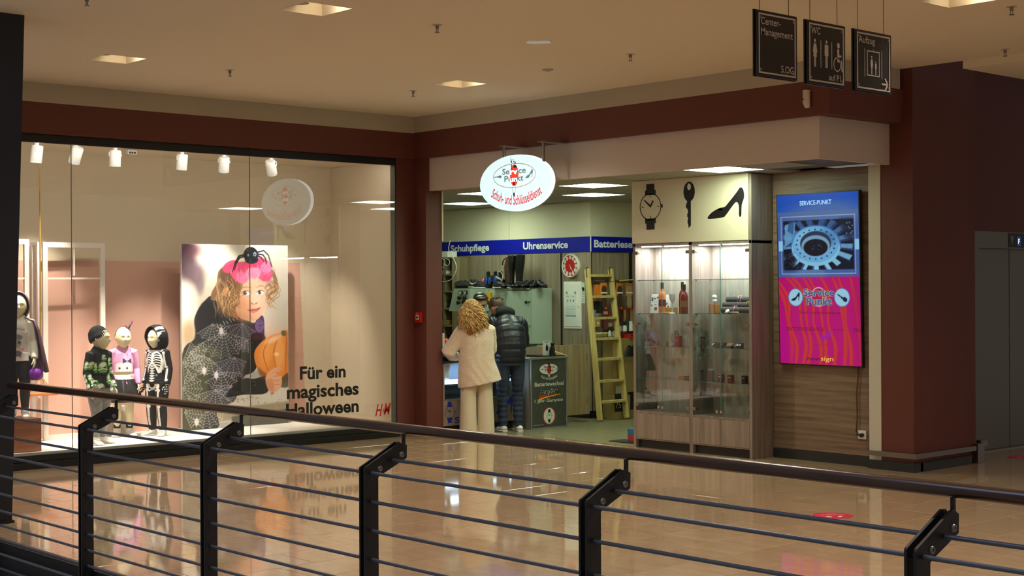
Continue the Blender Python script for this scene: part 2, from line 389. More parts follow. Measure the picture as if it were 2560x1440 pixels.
# suspended ceiling of single tiles
M_CT = mat('ceiling_tile', (.62, .62, .57), .9, bump=(120, .1, .002)); M_GRID = mat('ceiling_grid', (.42, .42, .38), .6)
g = G(); g.box(-3.85, .12, 2.915, FX-.045, 1.16, 3.0); g.box(-3.85, 1.16, 2.915, 4.4, SY2+.2, 3.0); cs = struct(g.build('ceiling_shop', M_GRID))
PANELS = {(4.19, 0.0), (1.655, .72), (1.035, 1.94), (-.29, .72), (-1.5-.6, 1.94), (2.88, 1.94)}
CT = G().box(.004, .004, 2.895, .596, .596, 2.915).mesh('ceiling_tile', M_CT)
gx0, gy0 = -3.72, .118
cells = {}
for (x, y) in ((4.48, .30), (1.95, 1.0), (1.05, 2.2), (-.02, 1.0), (-1.81, 2.24), (2.9, 2.2)):
    cells[(round((x-.3-gx0)/.6), round((y-.3-gy0)/.6))] = 1
PANEL_AT = []
for i in range(16):
    for j in range(9):
        x, y = gx0+.6*i, gy0+.6*j
        if y > SY2-.5 or (x > 4.1 and y > .7) or (x+.6 > FX-.05): continue
        if (i, j) in cells: PANEL_AT.append((x, y)); continue
        o = link(bpy.data.objects.new('ceiling_tile', CT), cs); o.location = (x, y, 0)
# vinyl plank floor
M_VINYL = wood('vinyl_plank', '8b8669', '6c6850', 'x', .28)
g = G(); g.box(-3.7, .30, -.05, 4.3, SY2, -.003); fs_ = struct(g.build('floor_shop', M_JOINT))
for j in range(24):
    y = .925+.18*j; x = .2-(j % 3)*.4-(4 if y > 2.8 else 0)*0
    while x < 4.28:
        x1 = min(x+1.2, 4.28); q = G(); q.box(max(x, -.1)+.001, y+.001, -.004, x1-.001, y+.178, .002); q.build('plank', M_VINYL, fs_); x += 1.2
# ================================================================ FASHION WINDOW (left wall)
GX = -.068
M_GLASS = glass("window_glass", (.97, .98, .97), 1.5, 2.6)
M_FRAME = mat('window_frame_black', '101113', .35)
M_FRAME_LIT = mat('window_frame_lit', '4a4c48', .45)  # black frame again, the spotlights' brightness put into a lighter grey
win = G()
win.box(-.10, -8.5, .0, .0, -.225, .071, 0, b=.004); win.box(-.10, -8.5, .074, -.012, -.225, .134, 0, b=.004)
win.box(-.10, -8.5, 3.188, -.052, -.225, 3.268, 0)
yj_ = at(990, 700, 'x', -.052).y; xj_ = -.052-(at(990, 700, 'y', yj_).x-at(977, 700, 'y', yj_).x)
win.box(xj_, yj_, .134, -.052, -.222, 3.19, 0)
w1 = struct(win.build('window_1', [M_FRAME]))
q = G(); q.box(xj_+.002, yj_-.003, .15, -.058, yj_+.001, 3.18); q.build('reveal', M_FRAME_LIT, w1)
q = G(); q.box(-.085, -8.5, .134, -.04, yj_-.004, .157); q.build('glazing_bead', mat('bead_grey', '8d8f84', .4), w1)
s1, s2 = at(179.5, 760, 'x', GX).y, at(625, 745, 'x', GX).y
for a, b_ in ((-8.3, s1), (s1, s2), (s2, yj_-.004)):
    q = G(); q.box(GX-.005, a+.003, .157, GX+.005, b_-.003, 3.19); q.build('pane', M_GLASS, w1)
M_SEAM = mat('glass_seam', '6f7068', .3)
for s_ in (s1, s2):
    q = G(); q.box(GX-.004, s_-.003, .157, GX+.004, s_+.003, 3.19); q.build('glass_joint', M_SEAM, w1)
# prints on the glass
M_INK = mat('black_print', '0b0b0c', .5); M_RED = mat('red_print', 'c0181c', .5)
def on_glass(s, lx, ly, rx, ry, hpx, m, bold, nm, low=0.0, shear=0):
    a, b_ = at(lx, ly, 'x', GX+.008), at(rx, ry, 'x', GX+.008); h = (at(lx, ly-hpx, 'x', GX+.008)-a).z
    return text('lettering', s, (GX+.008, a.y, a.z-low*h), (0, 1, 0), (0, 0, 1), b_.y-a.y, h*(1+low), m, w1, bold, shear=shear)
on_glass('Für ein', 749.6, 950, 864, 943.5, 33.5, M_INK, .03, 'a')
on_glass('magisches', 717, 997, 896.5, 984.5, 33, M_INK, .03, 'b', .36)
on_glass('Halloween', 715, 1043.5, 896.5, 1029.5, 34, M_INK, .03, 'c')
on_glass('H', 938, 1041, 957, 1037, 30, M_RED, .02, 'd', 0, .35)
on_glass('&', 956.5, 1031, 962, 1030.5, 10, M_RED, .02, 'd')
on_glass('M', 959, 1037, 977, 1034, 29, M_RED, .02, 'd', 0, .3)
# display room
M_DWALL = mat('display_wall', (.80, .74, .64), .85); M_DFLOOR = mat('display_floor', (.92, .90, .86), .35); M_PINK = mat('pink_panel', 'c79a88', .7)
M_DCEIL = mat('display_ceiling', (.88, .84, .76), .85)
DF = .145
g = G(); g.box(-1.55, -8.5, 0, -1.386, -.15, 3.4, 0); g.box(-1.55, yj_+.004, 0, xj_+.004, -.15, 3.4, 0)
struct(g.build('wall_display', [M_DWALL]))
g = G(); g.box(-1.386, -8.5, .0, -.088, yj_, DF); struct(g.build('floor_display', M_DFLOOR))
g = G(); g.box(-1.386, -8.5, 3.243, -.10, yj_, 3.3); struct(g.build('ceiling_display', M_DCEIL))
pt = at(749, 657, 'x', -1.384); pb = at(765, 1045, 'x', -1.384)
g = G(); g.poly([(-8.4, DF+.001), (pb.y, DF+.001), (pt.y, pt.z), (-8.4, pt.z)], (-1.386, 0, 0), (0, 1, 0), (0, 0, 1), .004)
pk = g.build('pink_wall_panel', M_PINK); tag(pk, 'dusty pink panel covering the lower back wall of the shop window', 'wall panel')
# ---- six track spotlights
def spot(px, py, aim, lit, lab):
    c = at(px, py, 'x', -.42); t = thing('track_spotlight', lab, 'spotlight', c, group='track spotlights in the fashion window')
    d = (Vector(aim)-c).normalized(); R = d.to_track_quat('-Z', 'Y').to_matrix()
    g = G(); L, r = .17, .058
    g.lathe([(0.02, .085), (r*.9, .085), (r, .075), (r, -.085), (r-.006, -.085), (r-.008, -.06), (.01, -.06)], c, 24, 0, R); g.build('lamp_body', M_WHITE, t, smooth=.6)
    g = G(); g.lathe([(0.001, -.064), (r-.01, -.064), (r-.01, -.0635), (0.001, -.0635)], c, 20, 0, R)
    g.build('lens', mat('spot_lens', (1, .95, .85), .3, emit=(1, .93, .8), es=9), t)
    top = Vector((c.x, c.y, 3.243)); g = G()
    for sx in (-1, 1):
        side = R @ Vector((sx, 0, 0)); p = c+side*(r+.004); g.loft([p-R @ Vector((0, 0, -.02)), p+Vector((0, 0, .06)), top+Vector((0, 0, -.05))+side*.012], .006, 6)
    g.build('yoke', M_WHITE, t)
    g = G(); g.cyl(top+Vector((0, 0, -.06)), top, .022, 12); g.build('track_adapter', M_WHITE, t, smooth=.6)
    g = G(); sd = R @ Vector((.0, 0, 0)); g.obox(c+R @ Vector((r, 0, .055)), (.006, .03, .012), R); g.build('label_strip', M_INK, t)
    if lit: lamp('spot_lamp', 'SPOT', c+d*.10, lit*1.45, (1, .93, .82), .03, aim, cone=.95, blend=.7)
SPOTS = [(92, 385, (-.55, -4.7, .6), 300, 'white track spotlight nearest the dark column'), (190, 388, (-1.38, -4.2, 1.2), 130, 'white track spotlight just beside the glass joint, second from the dark column'),
         (288, 396, (-.70, -3.55, .5), 330, 'white track spotlight above the folding screen, third from the dark column'), (455, 405, (-.85, -2.85, .5), 300, 'white track spotlight above the skeleton costume mannequin'),
         (560, 411, (-1.1, -2.0, 1.0), 170, 'white track spotlight with bright lens above the girl poster'), (678, 419, (-1.36, -.7, .9), 140, 'white track spotlight to the right of the girl poster, last in the row')]
for s_ in SPOTS: spot(*s_)
wsh = lamp('display_fill', 'AREA', (-.135, -4.3, 3.235), 38, (1, .93, .82), size=7.8, shape='RECTANGLE', size_y=.05); wsh.rotation_euler = Matrix(((0, -.88, .475), (1, 0, 0), (0, .475, .88))).to_euler()  # added strip, unseen behind the top frame, to brighten the display
tp = at(328, 381, 'x', -.8); g = G(); g.box(tp.x-.03, tp.y-.055, 3.20, tp.x+.03, tp.y+.055, 3.2425, b=.004); o = g.build('exit_box', M_WHITE); tag(o, 'small grey ceiling box between the track spotlights', 'ceiling box')
for k in range(3):
    q = G(); q.box(tp.x+.03, tp.y-.042+.03*k, 3.207, tp.x+.033, tp.y-.02+.03*k, 3.228); q.build('slot', M_INK, o)
# ---- white folding screen frames with a swing
M_SCR = mat('screen_white', (.86, .82, .78), .5)
M_GOLD = mat('gold_rope', 'c9a24a', .35, .6); M_BOXW = wood('cherry_wood', '8a4d28', '6b3719', 'y', .4)
scr = thing('folding_screen', 'tall white folding screen of open frames behind the cape mannequin', 'folding screen', (-1.2, -4.1, DF))
def frame(pa, pb_, ztop, barz, vert, wpost=.055):
    a, b_ = Vector((pa[0], pa[1], DF)), Vector((pb_[0], pb_[1], DF)); d = (b_-a); L = d.length; d.normalize(); n = Vector((-d.y, d.x, 0)); M = Matrix((d, n, Vector((0, 0, 1)))).transposed()
    g = G(); th = .03
    for s_ in (wpost/2, L-wpost/2): g.obox(a+d*s_+Vector((0, 0, (ztop-DF)/2)), (wpost, th, ztop-DF), M, b=.003)
    for z in (DF+wpost/2, ztop-wpost/2): g.obox(a+d*(L/2)+Vector((0, 0, z-DF)), (L-2*wpost, th, wpost), M)
    fr = g.build('screen_frame', M_SCR, scr)
    g = G(); g.obox(a+d*(L/2)+Vector((0, 0, barz-DF)), (L-2*wpost, .018, .02), M); g.build('cross_bar', M_SCR, fr)
    if vert:
        g = G(); g.obox(a+d*(L*vert)+Vector((0, 0, (barz+ztop)/2-DF)), (.016, .018, ztop-barz-wpost), M); g.build('upright_bar', M_SCR, fr)
f1, f2 = at(108, 1102, 'z', DF), at(262, 800, 'x', -1.2)
zt = at(108, 605, 'x', f1.x).z
frame((f1.x, f1.y), (-1.2, f2.y), zt, at(186, 696, 'x', -1.2).z, .5)
fa, fb = at(84, 800, 'x', -1.34), at(104, 800, 'x', -1.21)
frame((-1.34, fa.y-.02), (-1.21, fb.y-.03), zt, at(100, 698, 'x', -1.2).z, .5, .035)
fc, fd = at(-20, 800, 'x', -.95), at(72, 800, 'x', -1.02)
frame((-.95, fc.y), (-1.02, fd.y), at(66, 598, 'x', -1.02).z, at(60, 696, 'x', -1.02).z, .5)
sw = thing('swing', 'small wooden swing seat hung on gold ropes beside the folding screen', 'swing', at(102, 985, 'x', -1.1))
cs_ = at(102, 985, 'x', -1.1)
g = G(); g.box(cs_.x-.09, cs_.y-.15, cs_.z-.015, cs_.x+.09, cs_.y+.15, cs_.z+.015, b=.005); g.build('seat', mat('swing_seat', 'b46a3c', .5), sw)
kn = Vector((cs_.x, cs_.y-.0, cs_.z+.19)); g = G()
for sx, sy in ((-.07, -.13), (-.07, .13), (.07, -.13), (.07, .13)): g.loft([Vector((cs_.x+sx, cs_.y+sy, cs_.z)), kn], .006, 6)
g.loft([kn, Vector((cs_.x, cs_.y, 3.243))], .008, 8); g.build('rope', M_GOLD, sw)
# plinths
bt = at(104, 1128, 'z', DF)
pz = .60; p1 = at(104, 1045, 'x', bt.x).z
g = G(); g.box(bt.x-.42, bt.y-.85, DF, bt.x, bt.y, p1, b=.004); o = g.build('wooden_plinth', M_BOXW); tag(o, 'reddish brown wooden box carrying the cape mannequin', 'plinth')
q0, q1 = at(268, 1050, 'x', -1.2), at(322, 1050, 'x', -1.2)
g = G(); g.box(-1.37, q0.y, DF, -1.20, q1.y, at(300, 1016, 'x', -1.2).z, b=.004); o = g.build('white_plinth', mat('plinth_white', (.88, .84, .78), .5)); tag(o, 'low white display cube behind the pink shirt mannequin', 'plinth')
# ================================================================ FLAT PICTURES painted as colour on a fine grid
class Canvas:
    def __init__(s, w, h, x0, x1, y0, y1, bg):
        s.w, s.h, s.x0, s.x1, s.y0, s.y1 = w, h, x0, x1, y0, y1
        s.a = np.zeros((h, w, 3)); s.a[:] = np.array(srgb_(bg))
        s.X, s.Y = np.meshgrid(x0+(np.arange(w)+.5)*(x1-x0)/w, y0+(np.arange(h)+.5)*(y1-y0)/h)
        s.px = abs(x1-x0)/w
    def blend(s, m, col, al=1.0):
        c = np.array(srgb_(col)) if not isinstance(col, np.ndarray) else col
        m = (m*al)[..., None]; s.a = s.a*(1-m)+c*m; return s
    def mask(s, pts):
        pts = np.array(pts); m = np.zeros_like(s.X); lo, hi = pts.min(0), pts.max(0)
        r = np.where((s.Y[:, 0] >= lo[1]-2*s.px) & (s.Y[:, 0] <= hi[1]+2*s.px))[0]; c = np.where((s.X[0] >= lo[0]-2*s.px) & (s.X[0] <= hi[0]+2*s.px))[0]
        if len(r) == 0 or len(c) == 0: return m
        sl = (slice(r[0], r[-1]+1), slice(c[0], c[-1]+1)); dy = abs(s.y1-s.y0)/s.h
        for ox in (-.25, .25):
            for oy in (-.25, .25):
                X, Y = s.X[sl]+ox*s.px, s.Y[sl]+oy*dy; ins = np.zeros(X.shape, bool); j = len(pts)-1
                for i in range(len(pts)):
                    (xi, yi), (xj, yj) = pts[i], pts[j]
                    if yi != yj: ins ^= ((yi > Y) != (yj > Y)) & (X < (xj-xi)*(Y-yi)/(yj-yi)+xi)
                    j = i
                m[sl] += ins*.25
        return m
    def poly(s, pts, col, al=1.0, sm=False, soft=0):
        if sm: pts = spline(pts, 5)
        m = s.mask(pts)
        if soft: m = blur(m, soft/s.px)
        return s.blend(m, col, al)
    def ell(s, cx, cy, rx, ry, col, al=1.0, rot=0.0, soft=None):
        c, n = math.cos(rot), math.sin(rot); dx, dy = s.X-cx, s.Y-cy
        d = np.sqrt(((dx*c+dy*n)/rx)**2+((-dx*n+dy*c)/ry)**2); e = soft if soft else 1.2*s.px/min(rx, ry)
        return s.blend(np.clip((1+e/2-d)/e, 0, 1), col, al)
    def line(s, pts, wd, col, al=1.0, sm=False):
        if sm: pts = spline(pts, 6, False)
        if np.isscalar(wd): wd = [wd]*len(pts)
        elif len(wd) != len(pts): wd = list(np.interp(np.linspace(0, 1, len(pts)), np.linspace(0, 1, len(wd)), wd))
        p = np.array(pts); mw = max(wd)+2*s.px
        r = np.where((s.Y[:, 0] >= p[:, 1].min()-mw) & (s.Y[:, 0] <= p[:, 1].max()+mw))[0]; c = np.where((s.X[0] >= p[:, 0].min()-mw) & (s.X[0] <= p[:, 0].max()+mw))[0]
        if len(r) == 0 or len(c) == 0: return s
        sl = (slice(r[0], r[-1]+1), slice(c[0], c[-1]+1)); X, Y = s.X[sl], s.Y[sl]; m = np.zeros(X.shape)
        for i in range(len(p)-1):
            a, b = p[i], p[i+1]; d = b-a; L = max(d@d, 1e-9); t = np.clip(((X-a[0])*d[0]+(Y-a[1])*d[1])/L, 0, 1)
            D = np.hypot(X-a[0]-t*d[0], Y-a[1]-t*d[1]); ww = (wd[i]*(1-t)+wd[i+1]*t)/2
            m = np.maximum(m, np.clip((ww-D)/s.px+.5, 0, 1))
        full = np.zeros_like(s.X); full[sl] = m; return s.blend(full, col, al)
    def sample(s, x, y):
        i = np.clip(((x-s.x0)/(s.x1-s.x0)*s.w-.5), 0, s.w-1.001); j = np.clip(((y-s.y0)/(s.y1-s.y0)*s.h-.5), 0, s.h-1.001)
        a, b = i.astype(int), j.astype(int); u, v = (i-a)[:, None], (j-b)[:, None]; A = s.a
        return (A[b, a]*(1-u)+A[b, a+1]*u)*(1-v)+(A[b+1, a]*(1-u)+A[b+1, a+1]*u)*v
def srgb_(c): return tuple(int(c[i:i+2], 16)/255 for i in (0, 2, 4)) if isinstance(c, str) else c
def blur(m, r):
    r = int(max(1, r))
    for _ in range(2):
        for ax in (0, 1):
            pad = [(0, 0), (0, 0)]; pad[ax] = (r+1, r); c = np.cumsum(np.pad(m, pad, mode='edge'), axis=ax)
            n = m.shape[ax]; hi = np.take(c, range(2*r+1, 2*r+1+n), axis=ax); lo = np.take(c, range(0, n), axis=ax); m = (hi-lo)/(2*r+1)
    return m
def grid_print(name, cv, o, u, v, w, h, m, parent, nx, ny):
    """fine grid carrying the canvas; o lower left, canvas y runs downwards"""
    o, u, v = np.array(o), np.array(u), np.array(v)
    U, V = np.meshgrid(np.linspace(0, 1, nx), np.linspace(0, 1, ny)); P = o+U[..., None]*w*u+V[..., None]*h*v
    idx = np.arange(nx*ny).reshape(ny, nx); F = np.stack([idx[:-1, :-1], idx[:-1, 1:], idx[1:, 1:], idx[1:, :-1]], -1).reshape(-1, 4)
    me = bpy.data.meshes.new(name); me.from_pydata(P.reshape(-1, 3).tolist(), [], F.tolist())
    set_print(me, cv.sample(cv.x0+U.ravel()*(cv.x1-cv.x0), cv.y1-V.ravel()*(cv.y1-cv.y0))); me.materials.append(m)
    return link(bpy.data.objects.new(name, me), parent)
# ---- poster: child in a cobweb cape with a pumpkin.  Picture units: x 66..806, y 80..1375
cv = Canvas(262, 458, 66, 806, 80, 1375, 'd8cdbc')
cv.ell(330, 150, 260, 170, 'f4eee2', .9, soft=.9); cv.ell(740, 420, 160, 330, 'c6bcb2', .8, soft=.9); cv.ell(740, 800, 150, 160, 'c3aa98', .8, soft=.8)
cv.ell(100, 190, 60, 150, '4a3440', .95, soft=.7); cv.ell(150, 290, 70, 90, '6d5660', .85, soft=.8); cv.ell(175, 130, 50, 50, '9b7a78', .6, soft=.9); cv.ell(120, 120, 60, 45, '55303c', .7, soft=.8); cv.ell(185, 370, 30, 60, '7c6a72', .7, soft=.9)
cv.ell(95, 480, 75, 140, 'eae0d2', .9, soft=.5); cv.ell(110, 700, 45, 90, 'b28a5a', .6, soft=.9)
cv.poly([(66, 1000), (500, 985), (806, 975), (806, 1375), (66, 1375)], '9c9794', .9, soft=10)
for k in range(7): cv.line([(330+70*k, 1230), (430+75*k, 1130)], 3, '77706c', .6)
cv.poly([(300, 1160), (806, 1105), (806, 1320), (290, 1340)], 'c4bcb2', 1, soft=4); cv.poly([(300, 1250), (806, 1215), (806, 1300), (300, 1330)], '8b7f66', .9, soft=6); cv.poly([(400, 1300), (806, 1270), (806, 1375), (400, 1375)], '4c4a46', .9, soft=5)
for k in range(26): cv.ell(380+RNG.random()*410, 1165+RNG.random()*55, 9, 3.5, ('b08a66', '8f6a4c', 'd8c8a8')[k % 3], .8, RNG.random()*3)
# cape
cape = [(66, 850), (160, 730), (150, 600), (200, 500), (270, 440), (330, 520), (400, 560), (480, 600), (560, 640), (610, 590), (632, 640), (630, 740), (600, 800), (560, 860), (540, 960), (460, 1060), (420, 1190), (300, 1240), (300, 1375), (66, 1375)]
cv.poly(cape, '2a2a2b', 1, True); cv.poly([(66, 860), (200, 780), (330, 850), (250, 1000), (200, 1375), (66, 1375)], '4f5138', .75, True, 14); cv.poly([(66, 850), (150, 730), (150, 600), (215, 480), (300, 520), (330, 600), (250, 640), (170, 720)], '232021', .9, True, 4)
cv.poly([(540, 640), (640, 740), (620, 860), (500, 1000), (530, 900)], '2b2440', .6, True, 10)
def web(cx, cy, r, a0, a1, n, rings, wd=3.2, col='cfc6c4', al=.75):
    an = [a0+(a1-a0)*i/(n-1) for i in range(n)]
    for a in an: cv.line([(cx, cy), (cx+r*math.cos(a), cy+r*math.sin(a))], wd*.9, col, al)
    for k in range(1, rings+1):
        q = r*k/rings; pts = []
        for i in range(n-1):
            pts += [(cx+q*math.cos(an[i]), cy+q*math.sin(an[i])), (cx+q*.86*math.cos((an[i]+an[i+1])/2), cy+q*.86*math.sin((an[i]+an[i+1])/2))]
        pts.append((cx+q*math.cos(an[-1]), cy+q*math.sin(an[-1]))); cv.line(pts, wd, col, al)
for (x, y, r, a0, a1, n, k) in ((270, 640, 120, .2, 2.6, 7, 6), (345, 700, 190, .3, 2.7, 8, 8), (480, 640, 110, .6, 3.0, 6, 6), (70, 900, 150, -1.2, 1.5, 7, 7), (120, 830, 110, -.6, 1.9, 6, 5), (250, 880, 120, .8, 3.4, 6, 6), (420, 880, 150, .4, 2.9, 7, 8),
                              (330, 980, 130, .1, 2.6, 6, 6), (70, 1080, 130, -1.3, 1.5, 7, 6), (290, 1100, 150, .3, 2.9, 7, 8), (400, 1080, 110, .9, 3.2, 6, 6), (80, 1250, 120, -1.3, 1.2, 6, 6), (230, 1240, 130, .2, 2.2, 6, 6), (510, 760, 90, 1.0, 3.2, 6, 6)):
    web(x, y, r, a0, a1, n, k, 3.0 if y > 800 else 2.6, 'd6cdcc' if x < 380 else 'b9adc6', .72)
for (x, y) in ((212, 965), (295, 1000), (160, 1320), (330, 690)):
    cv.ell(x, y, 14, 26, 'e9dfe6', .9)
    for k in range(8): cv.line([(x, y), (x+34*math.cos(k*.8), y+38*math.sin(k*.8))], 3, 'e9dfe6', .85)
for k in range(11): cv.line([(300+22*k, 640-9*k+(k % 2)*10), (312+22*k, 665-9*k)], 5, 'cfc6c4', .8)
cv.poly([(575, 620), (625, 590), (632, 700), (600, 735), (570, 690)], '3b2f58', 1, True)
for k in range(3): cv.line(ellipse(600, 660, 10+9*k, 16+13*k, 20), 3, 'b7a7cf', .8)
# sleeve and hand, pumpkin
cv.poly([(355, 1155), (470, 1040), (560, 1040), (650, 1030), (650, 1145), (480, 1150)], '1d1d1e', 1, True); cv.poly([(540, 720), (640, 740), (600, 880), (560, 985), (480, 1000), (520, 880)], '171616', 1, True)
pm = [(560, 860), (600, 790), (680, 735), (760, 715), (806, 720), (806, 1040), (740, 1060), (640, 1020), (580, 960)]
cv.poly(pm, 'cf7a33', 1, True); cv.ell(650, 850, 45, 110, 'e59a52', .6, .2, .8); cv.ell(745, 860, 40, 130, 'e8a562', .6, 0, .8)
for (x0, x1) in ((660, 625), (715, 700), (775, 790)): cv.line([(x0+20, 745), (x1, 860), (x0+10, 1010)], [5, 9, 5], '96501f', .7, True)
cv.poly([(580, 955), (650, 1010), (740, 1050), (806, 1030), (806, 1075), (700, 1075), (610, 1030)], '6d3717', .7, True, 8); cv.ell(720, 870, 18, 14, 'f3cfa0', .7, 0, .9); cv.ell(700, 760, 60, 20, 'f0cfb0', .6, -.4, .9)
cv.poly([(756, 705), (785, 700), (792, 735), (765, 738)], '6a5c3c', 1, True); cv.poly([(745, 1060), (806, 1010), (806, 1110), (740, 1105)], '46402f', .8, True)
cv.poly([(640, 1040), (675, 985), (740, 963), (752, 985), (715, 1010), (752, 1030), (760, 1070), (748, 1115), (700, 1148), (660, 1125)], 'd49a78', 1, True); cv.poly([(645, 1060), (690, 1050), (700, 1140), (665, 1125)], 'b0714f', .6, True, 8)
for y in (1030, 1062, 1092): cv.line([(700, y), (748, y-4)], 4, '9a5d40', .75)
cv.line([(690, 1010), (745, 975)], 4, 'a8694a', .6); cv.ell(688, 1152, 12, 8, '8d5535', .7)
# hair behind, face, features
cv.poly([(320, 260), (300, 350), (265, 420), (262, 470), (300, 480), (350, 560), (430, 600), (460, 560), (480, 380), (600, 280), (690, 300), (700, 420), (650, 545), (680, 470), (735, 380), (700, 260), (600, 200), (420, 210)], '8a6546', 1, True)
cv.poly([(330, 250), (420, 240), (440, 400), (360, 480), (330, 380)], '5b4132', .8, True, 10)
face = [(470, 400), (455, 470), (430, 530), (450, 590), (500, 618), (560, 622), (600, 600), (635, 530), (650, 440), (650, 350), (600, 295), (520, 300)]
cv.poly(face, 'dda98a', 1, True); cv.ell(610, 440, 55, 130, 'ecc9b2', .65, .1, .8); cv.ell(560, 340, 80, 45, 'e5b699', .7, 0, .9); cv.ell(490, 540, 55, 70, 'c98a68', .5, 0, .9); cv.ell(470, 490, 28, 40, 'd0856a', .4, 0, .9); cv.ell(470, 600, 80, 30, 'b9795a', .45, .3, .9)
cv.ell(366, 415, 24, 36, 'd28a68', .95, -.2); cv.ell(368, 420, 13, 22, 'b0653f', .7, -.2, .6)
cv.ell(508, 427, 30, 15, 'f3ede8', 1, .06); cv.ell(606, 421, 27, 14, 'f3ede8', 1, -.05); cv.ell(497, 424, 13, 14, '3b3633', 1); cv.ell(601, 420, 12, 13, '2d2b38', 1); cv.ell(503, 421, 3.5, 3.5, 'ffffff', 1); cv.ell(607, 417, 3.5, 3.5, 'ffffff', 1)
cv.line([(474, 424), (495, 409), (525, 412), (540, 425)], [3, 5, 3], '5a3a2c', .9, True); cv.line([(578, 421), (598, 406), (622, 408), (634, 418)], [3, 5, 3], '5a3a2c', .9, True); cv.line([(480, 436), (508, 444), (536, 437)], 2.5, 'a5684e', .7, True)
cv.line([(455, 405), (490, 382), (540, 384)], [3, 7, 4], '8b5d40', .75, True); cv.line([(578, 385), (610, 372), (640, 380)], [3, 6, 3], '8b5d40', .7, True)
cv.ell(562, 470, 22, 45, 'eec4aa', .5, 0, .9); cv.line([(538, 490), (545, 502), (562, 506), (580, 500), (586, 488)], 4, 'b06a4c', .85, True); cv.ell(549, 500, 6, 4, '7d4030', .8); cv.ell(575, 498, 5, 4, '7d4030', .8)
cv.poly([(515, 546), (545, 538), (575, 536), (605, 528), (590, 552), (560, 566), (535, 560)], 'c26a5b', 1, True); cv.line([(512, 545), (545, 547), (580, 543), (608, 528)], [3, 5, 3], '7e362f', .95, True); cv.ell(560, 556, 22, 6, 'd98a78', .6, -.15, .9)
for k in range(90):   # curls
    side = k % 3
    if side == 0: x, y, dx = 640+RNG.random()*55, 300+RNG.random()*80, 25+RNG.random()*45
    else: x, y, dx = 300+RNG.random()*130, 300+RNG.random()*170, -30+RNG.random()*90
    h = 90+RNG.random()*130; c = ('a87c50', 'd1a673', '6e4e38', 'e0bd8c', '8b6342')[k % 5]
    y2 = min(y+h, 545 if side == 0 else 600)
    cv.line([(x, y), (x+dx, y+.35*(y2-y)), (x+dx*.2-10, y+.7*(y2-y)), (x+dx*.7, y2)], [2, 5, 2], c, .75, True)
cv.line([(690, 230), (712, 265), (700, 310)], 3, '6e4e38', .7, True); cv.line([(690, 335), (738, 375), (715, 450), (680, 470)], [2, 5, 2], '8b6342', .8, True)
# hat: pink tulle with a spider
for (x, y, rx, ry, ro, c) in ((400, 235, 62, 40, -.5, 'd9436f'), (470, 275, 70, 75, .3, 'dd4f7d'), (480, 310, 45, 45, 0, 'e774a0'), (550, 245, 80, 60, 0, 'd63c66'), (610, 225, 75, 55, .3, 'd2355f'), (640, 280, 55, 62, -.2, 'd94a78'), (560, 280, 60, 40, 0, 'e58bb0'), (650, 240, 40, 40, 0, 'e27aa6')): cv.ell(x, y, rx, ry, c, .92, ro, .18)
for k in range(60):
    x, y = 380+RNG.random()*300, 215+RNG.random()*100; cv.line([(x, y), (x-20+RNG.random()*40, y+20+RNG.random()*30)], 2.2, ('f2a8c8', '9d2a50', 'f6c6da', '5d1c38')[k % 4], .55)
cv.ell(540, 150, 52, 56, '16171b', 1); cv.ell(545, 185, 48, 30, '16171b', 1); cv.ell(568, 145, 11, 15, 'c9d4e6', .9); cv.ell(568, 147, 6, 9, '25324a', 1); cv.ell(521, 152, 7, 10, '8d97ab', .8); cv.ell(520, 115, 20, 10, '4a4c55', .7, -.3, .8)
for L in ([(490, 150), (455, 160), (428, 210), (410, 275)], [(492, 162), (460, 172), (436, 215), (425, 260)], [(590, 130), (632, 118), (665, 150), (690, 235)], [(592, 145), (625, 148), (645, 175), (650, 215)], [(590, 158), (612, 166), (632, 195)]): cv.line(L, [11, 9, 6], '15161a', 1)
po = thing('poster_board', 'tall freestanding poster of a child in a cobweb cape with a pumpkin', 'poster', (-1.08, -1.78, DF))
PX = -1.074; tl, tr, bl, br = at(454, 610, 'x', PX), at(719, 612, 'x', PX), at(454, 1078, 'x', PX), at(719, 1058, 'x', PX)
g = G(); g.box(PX-.035, tl.y-.004, DF, PX-.001, tr.y+.004, tl.z+.004, b=.002); g.build('board', mat('board_edge', 'c9c4ba', .6), po)
grid_print('printed_picture', cv, (PX, tl.y, DF+.002), (0, 1, 0), (0, 0, 1), tr.y-tl.y, tl.z-DF, attr_mat('poster_print', .55), po, 262, 458)
# ================================================================ FIGURES
def remesh(g, voxel, it=3):
    me = bpy.data.meshes.new('b'); me.from_pydata(g.v, [], g.f); ob = bpy.data.objects.new('b', me); COL.objects.link(ob)
    m = ob.modifiers.new('r', 'REMESH'); m.mode = 'VOXEL'; m.voxel_size = voxel
    if it:
        s = ob.modifiers.new('s', 'SMOOTH'); s.iterations = it; s.factor = .5
    dg = bpy.context.evaluated_depsgraph_get(); out = bpy.data.meshes.new_from_object(ob.evaluated_get(dg))
    bpy.data.objects.remove(ob); bpy.data.meshes.remove(me); smooth_mesh(out); return out
def part(name, me, m, parent):
    me.name = name; me.materials.clear(); me.materials.append(m); return link(bpy.data.objects.new(name, me), parent, True)
def rotm(yaw=0, pitch=0, roll=0): return Matrix.Rotation(yaw, 3, 'Z') @ Matrix.Rotation(pitch, 3, 'X') @ Matrix.Rotation(roll, 3, 'Y')
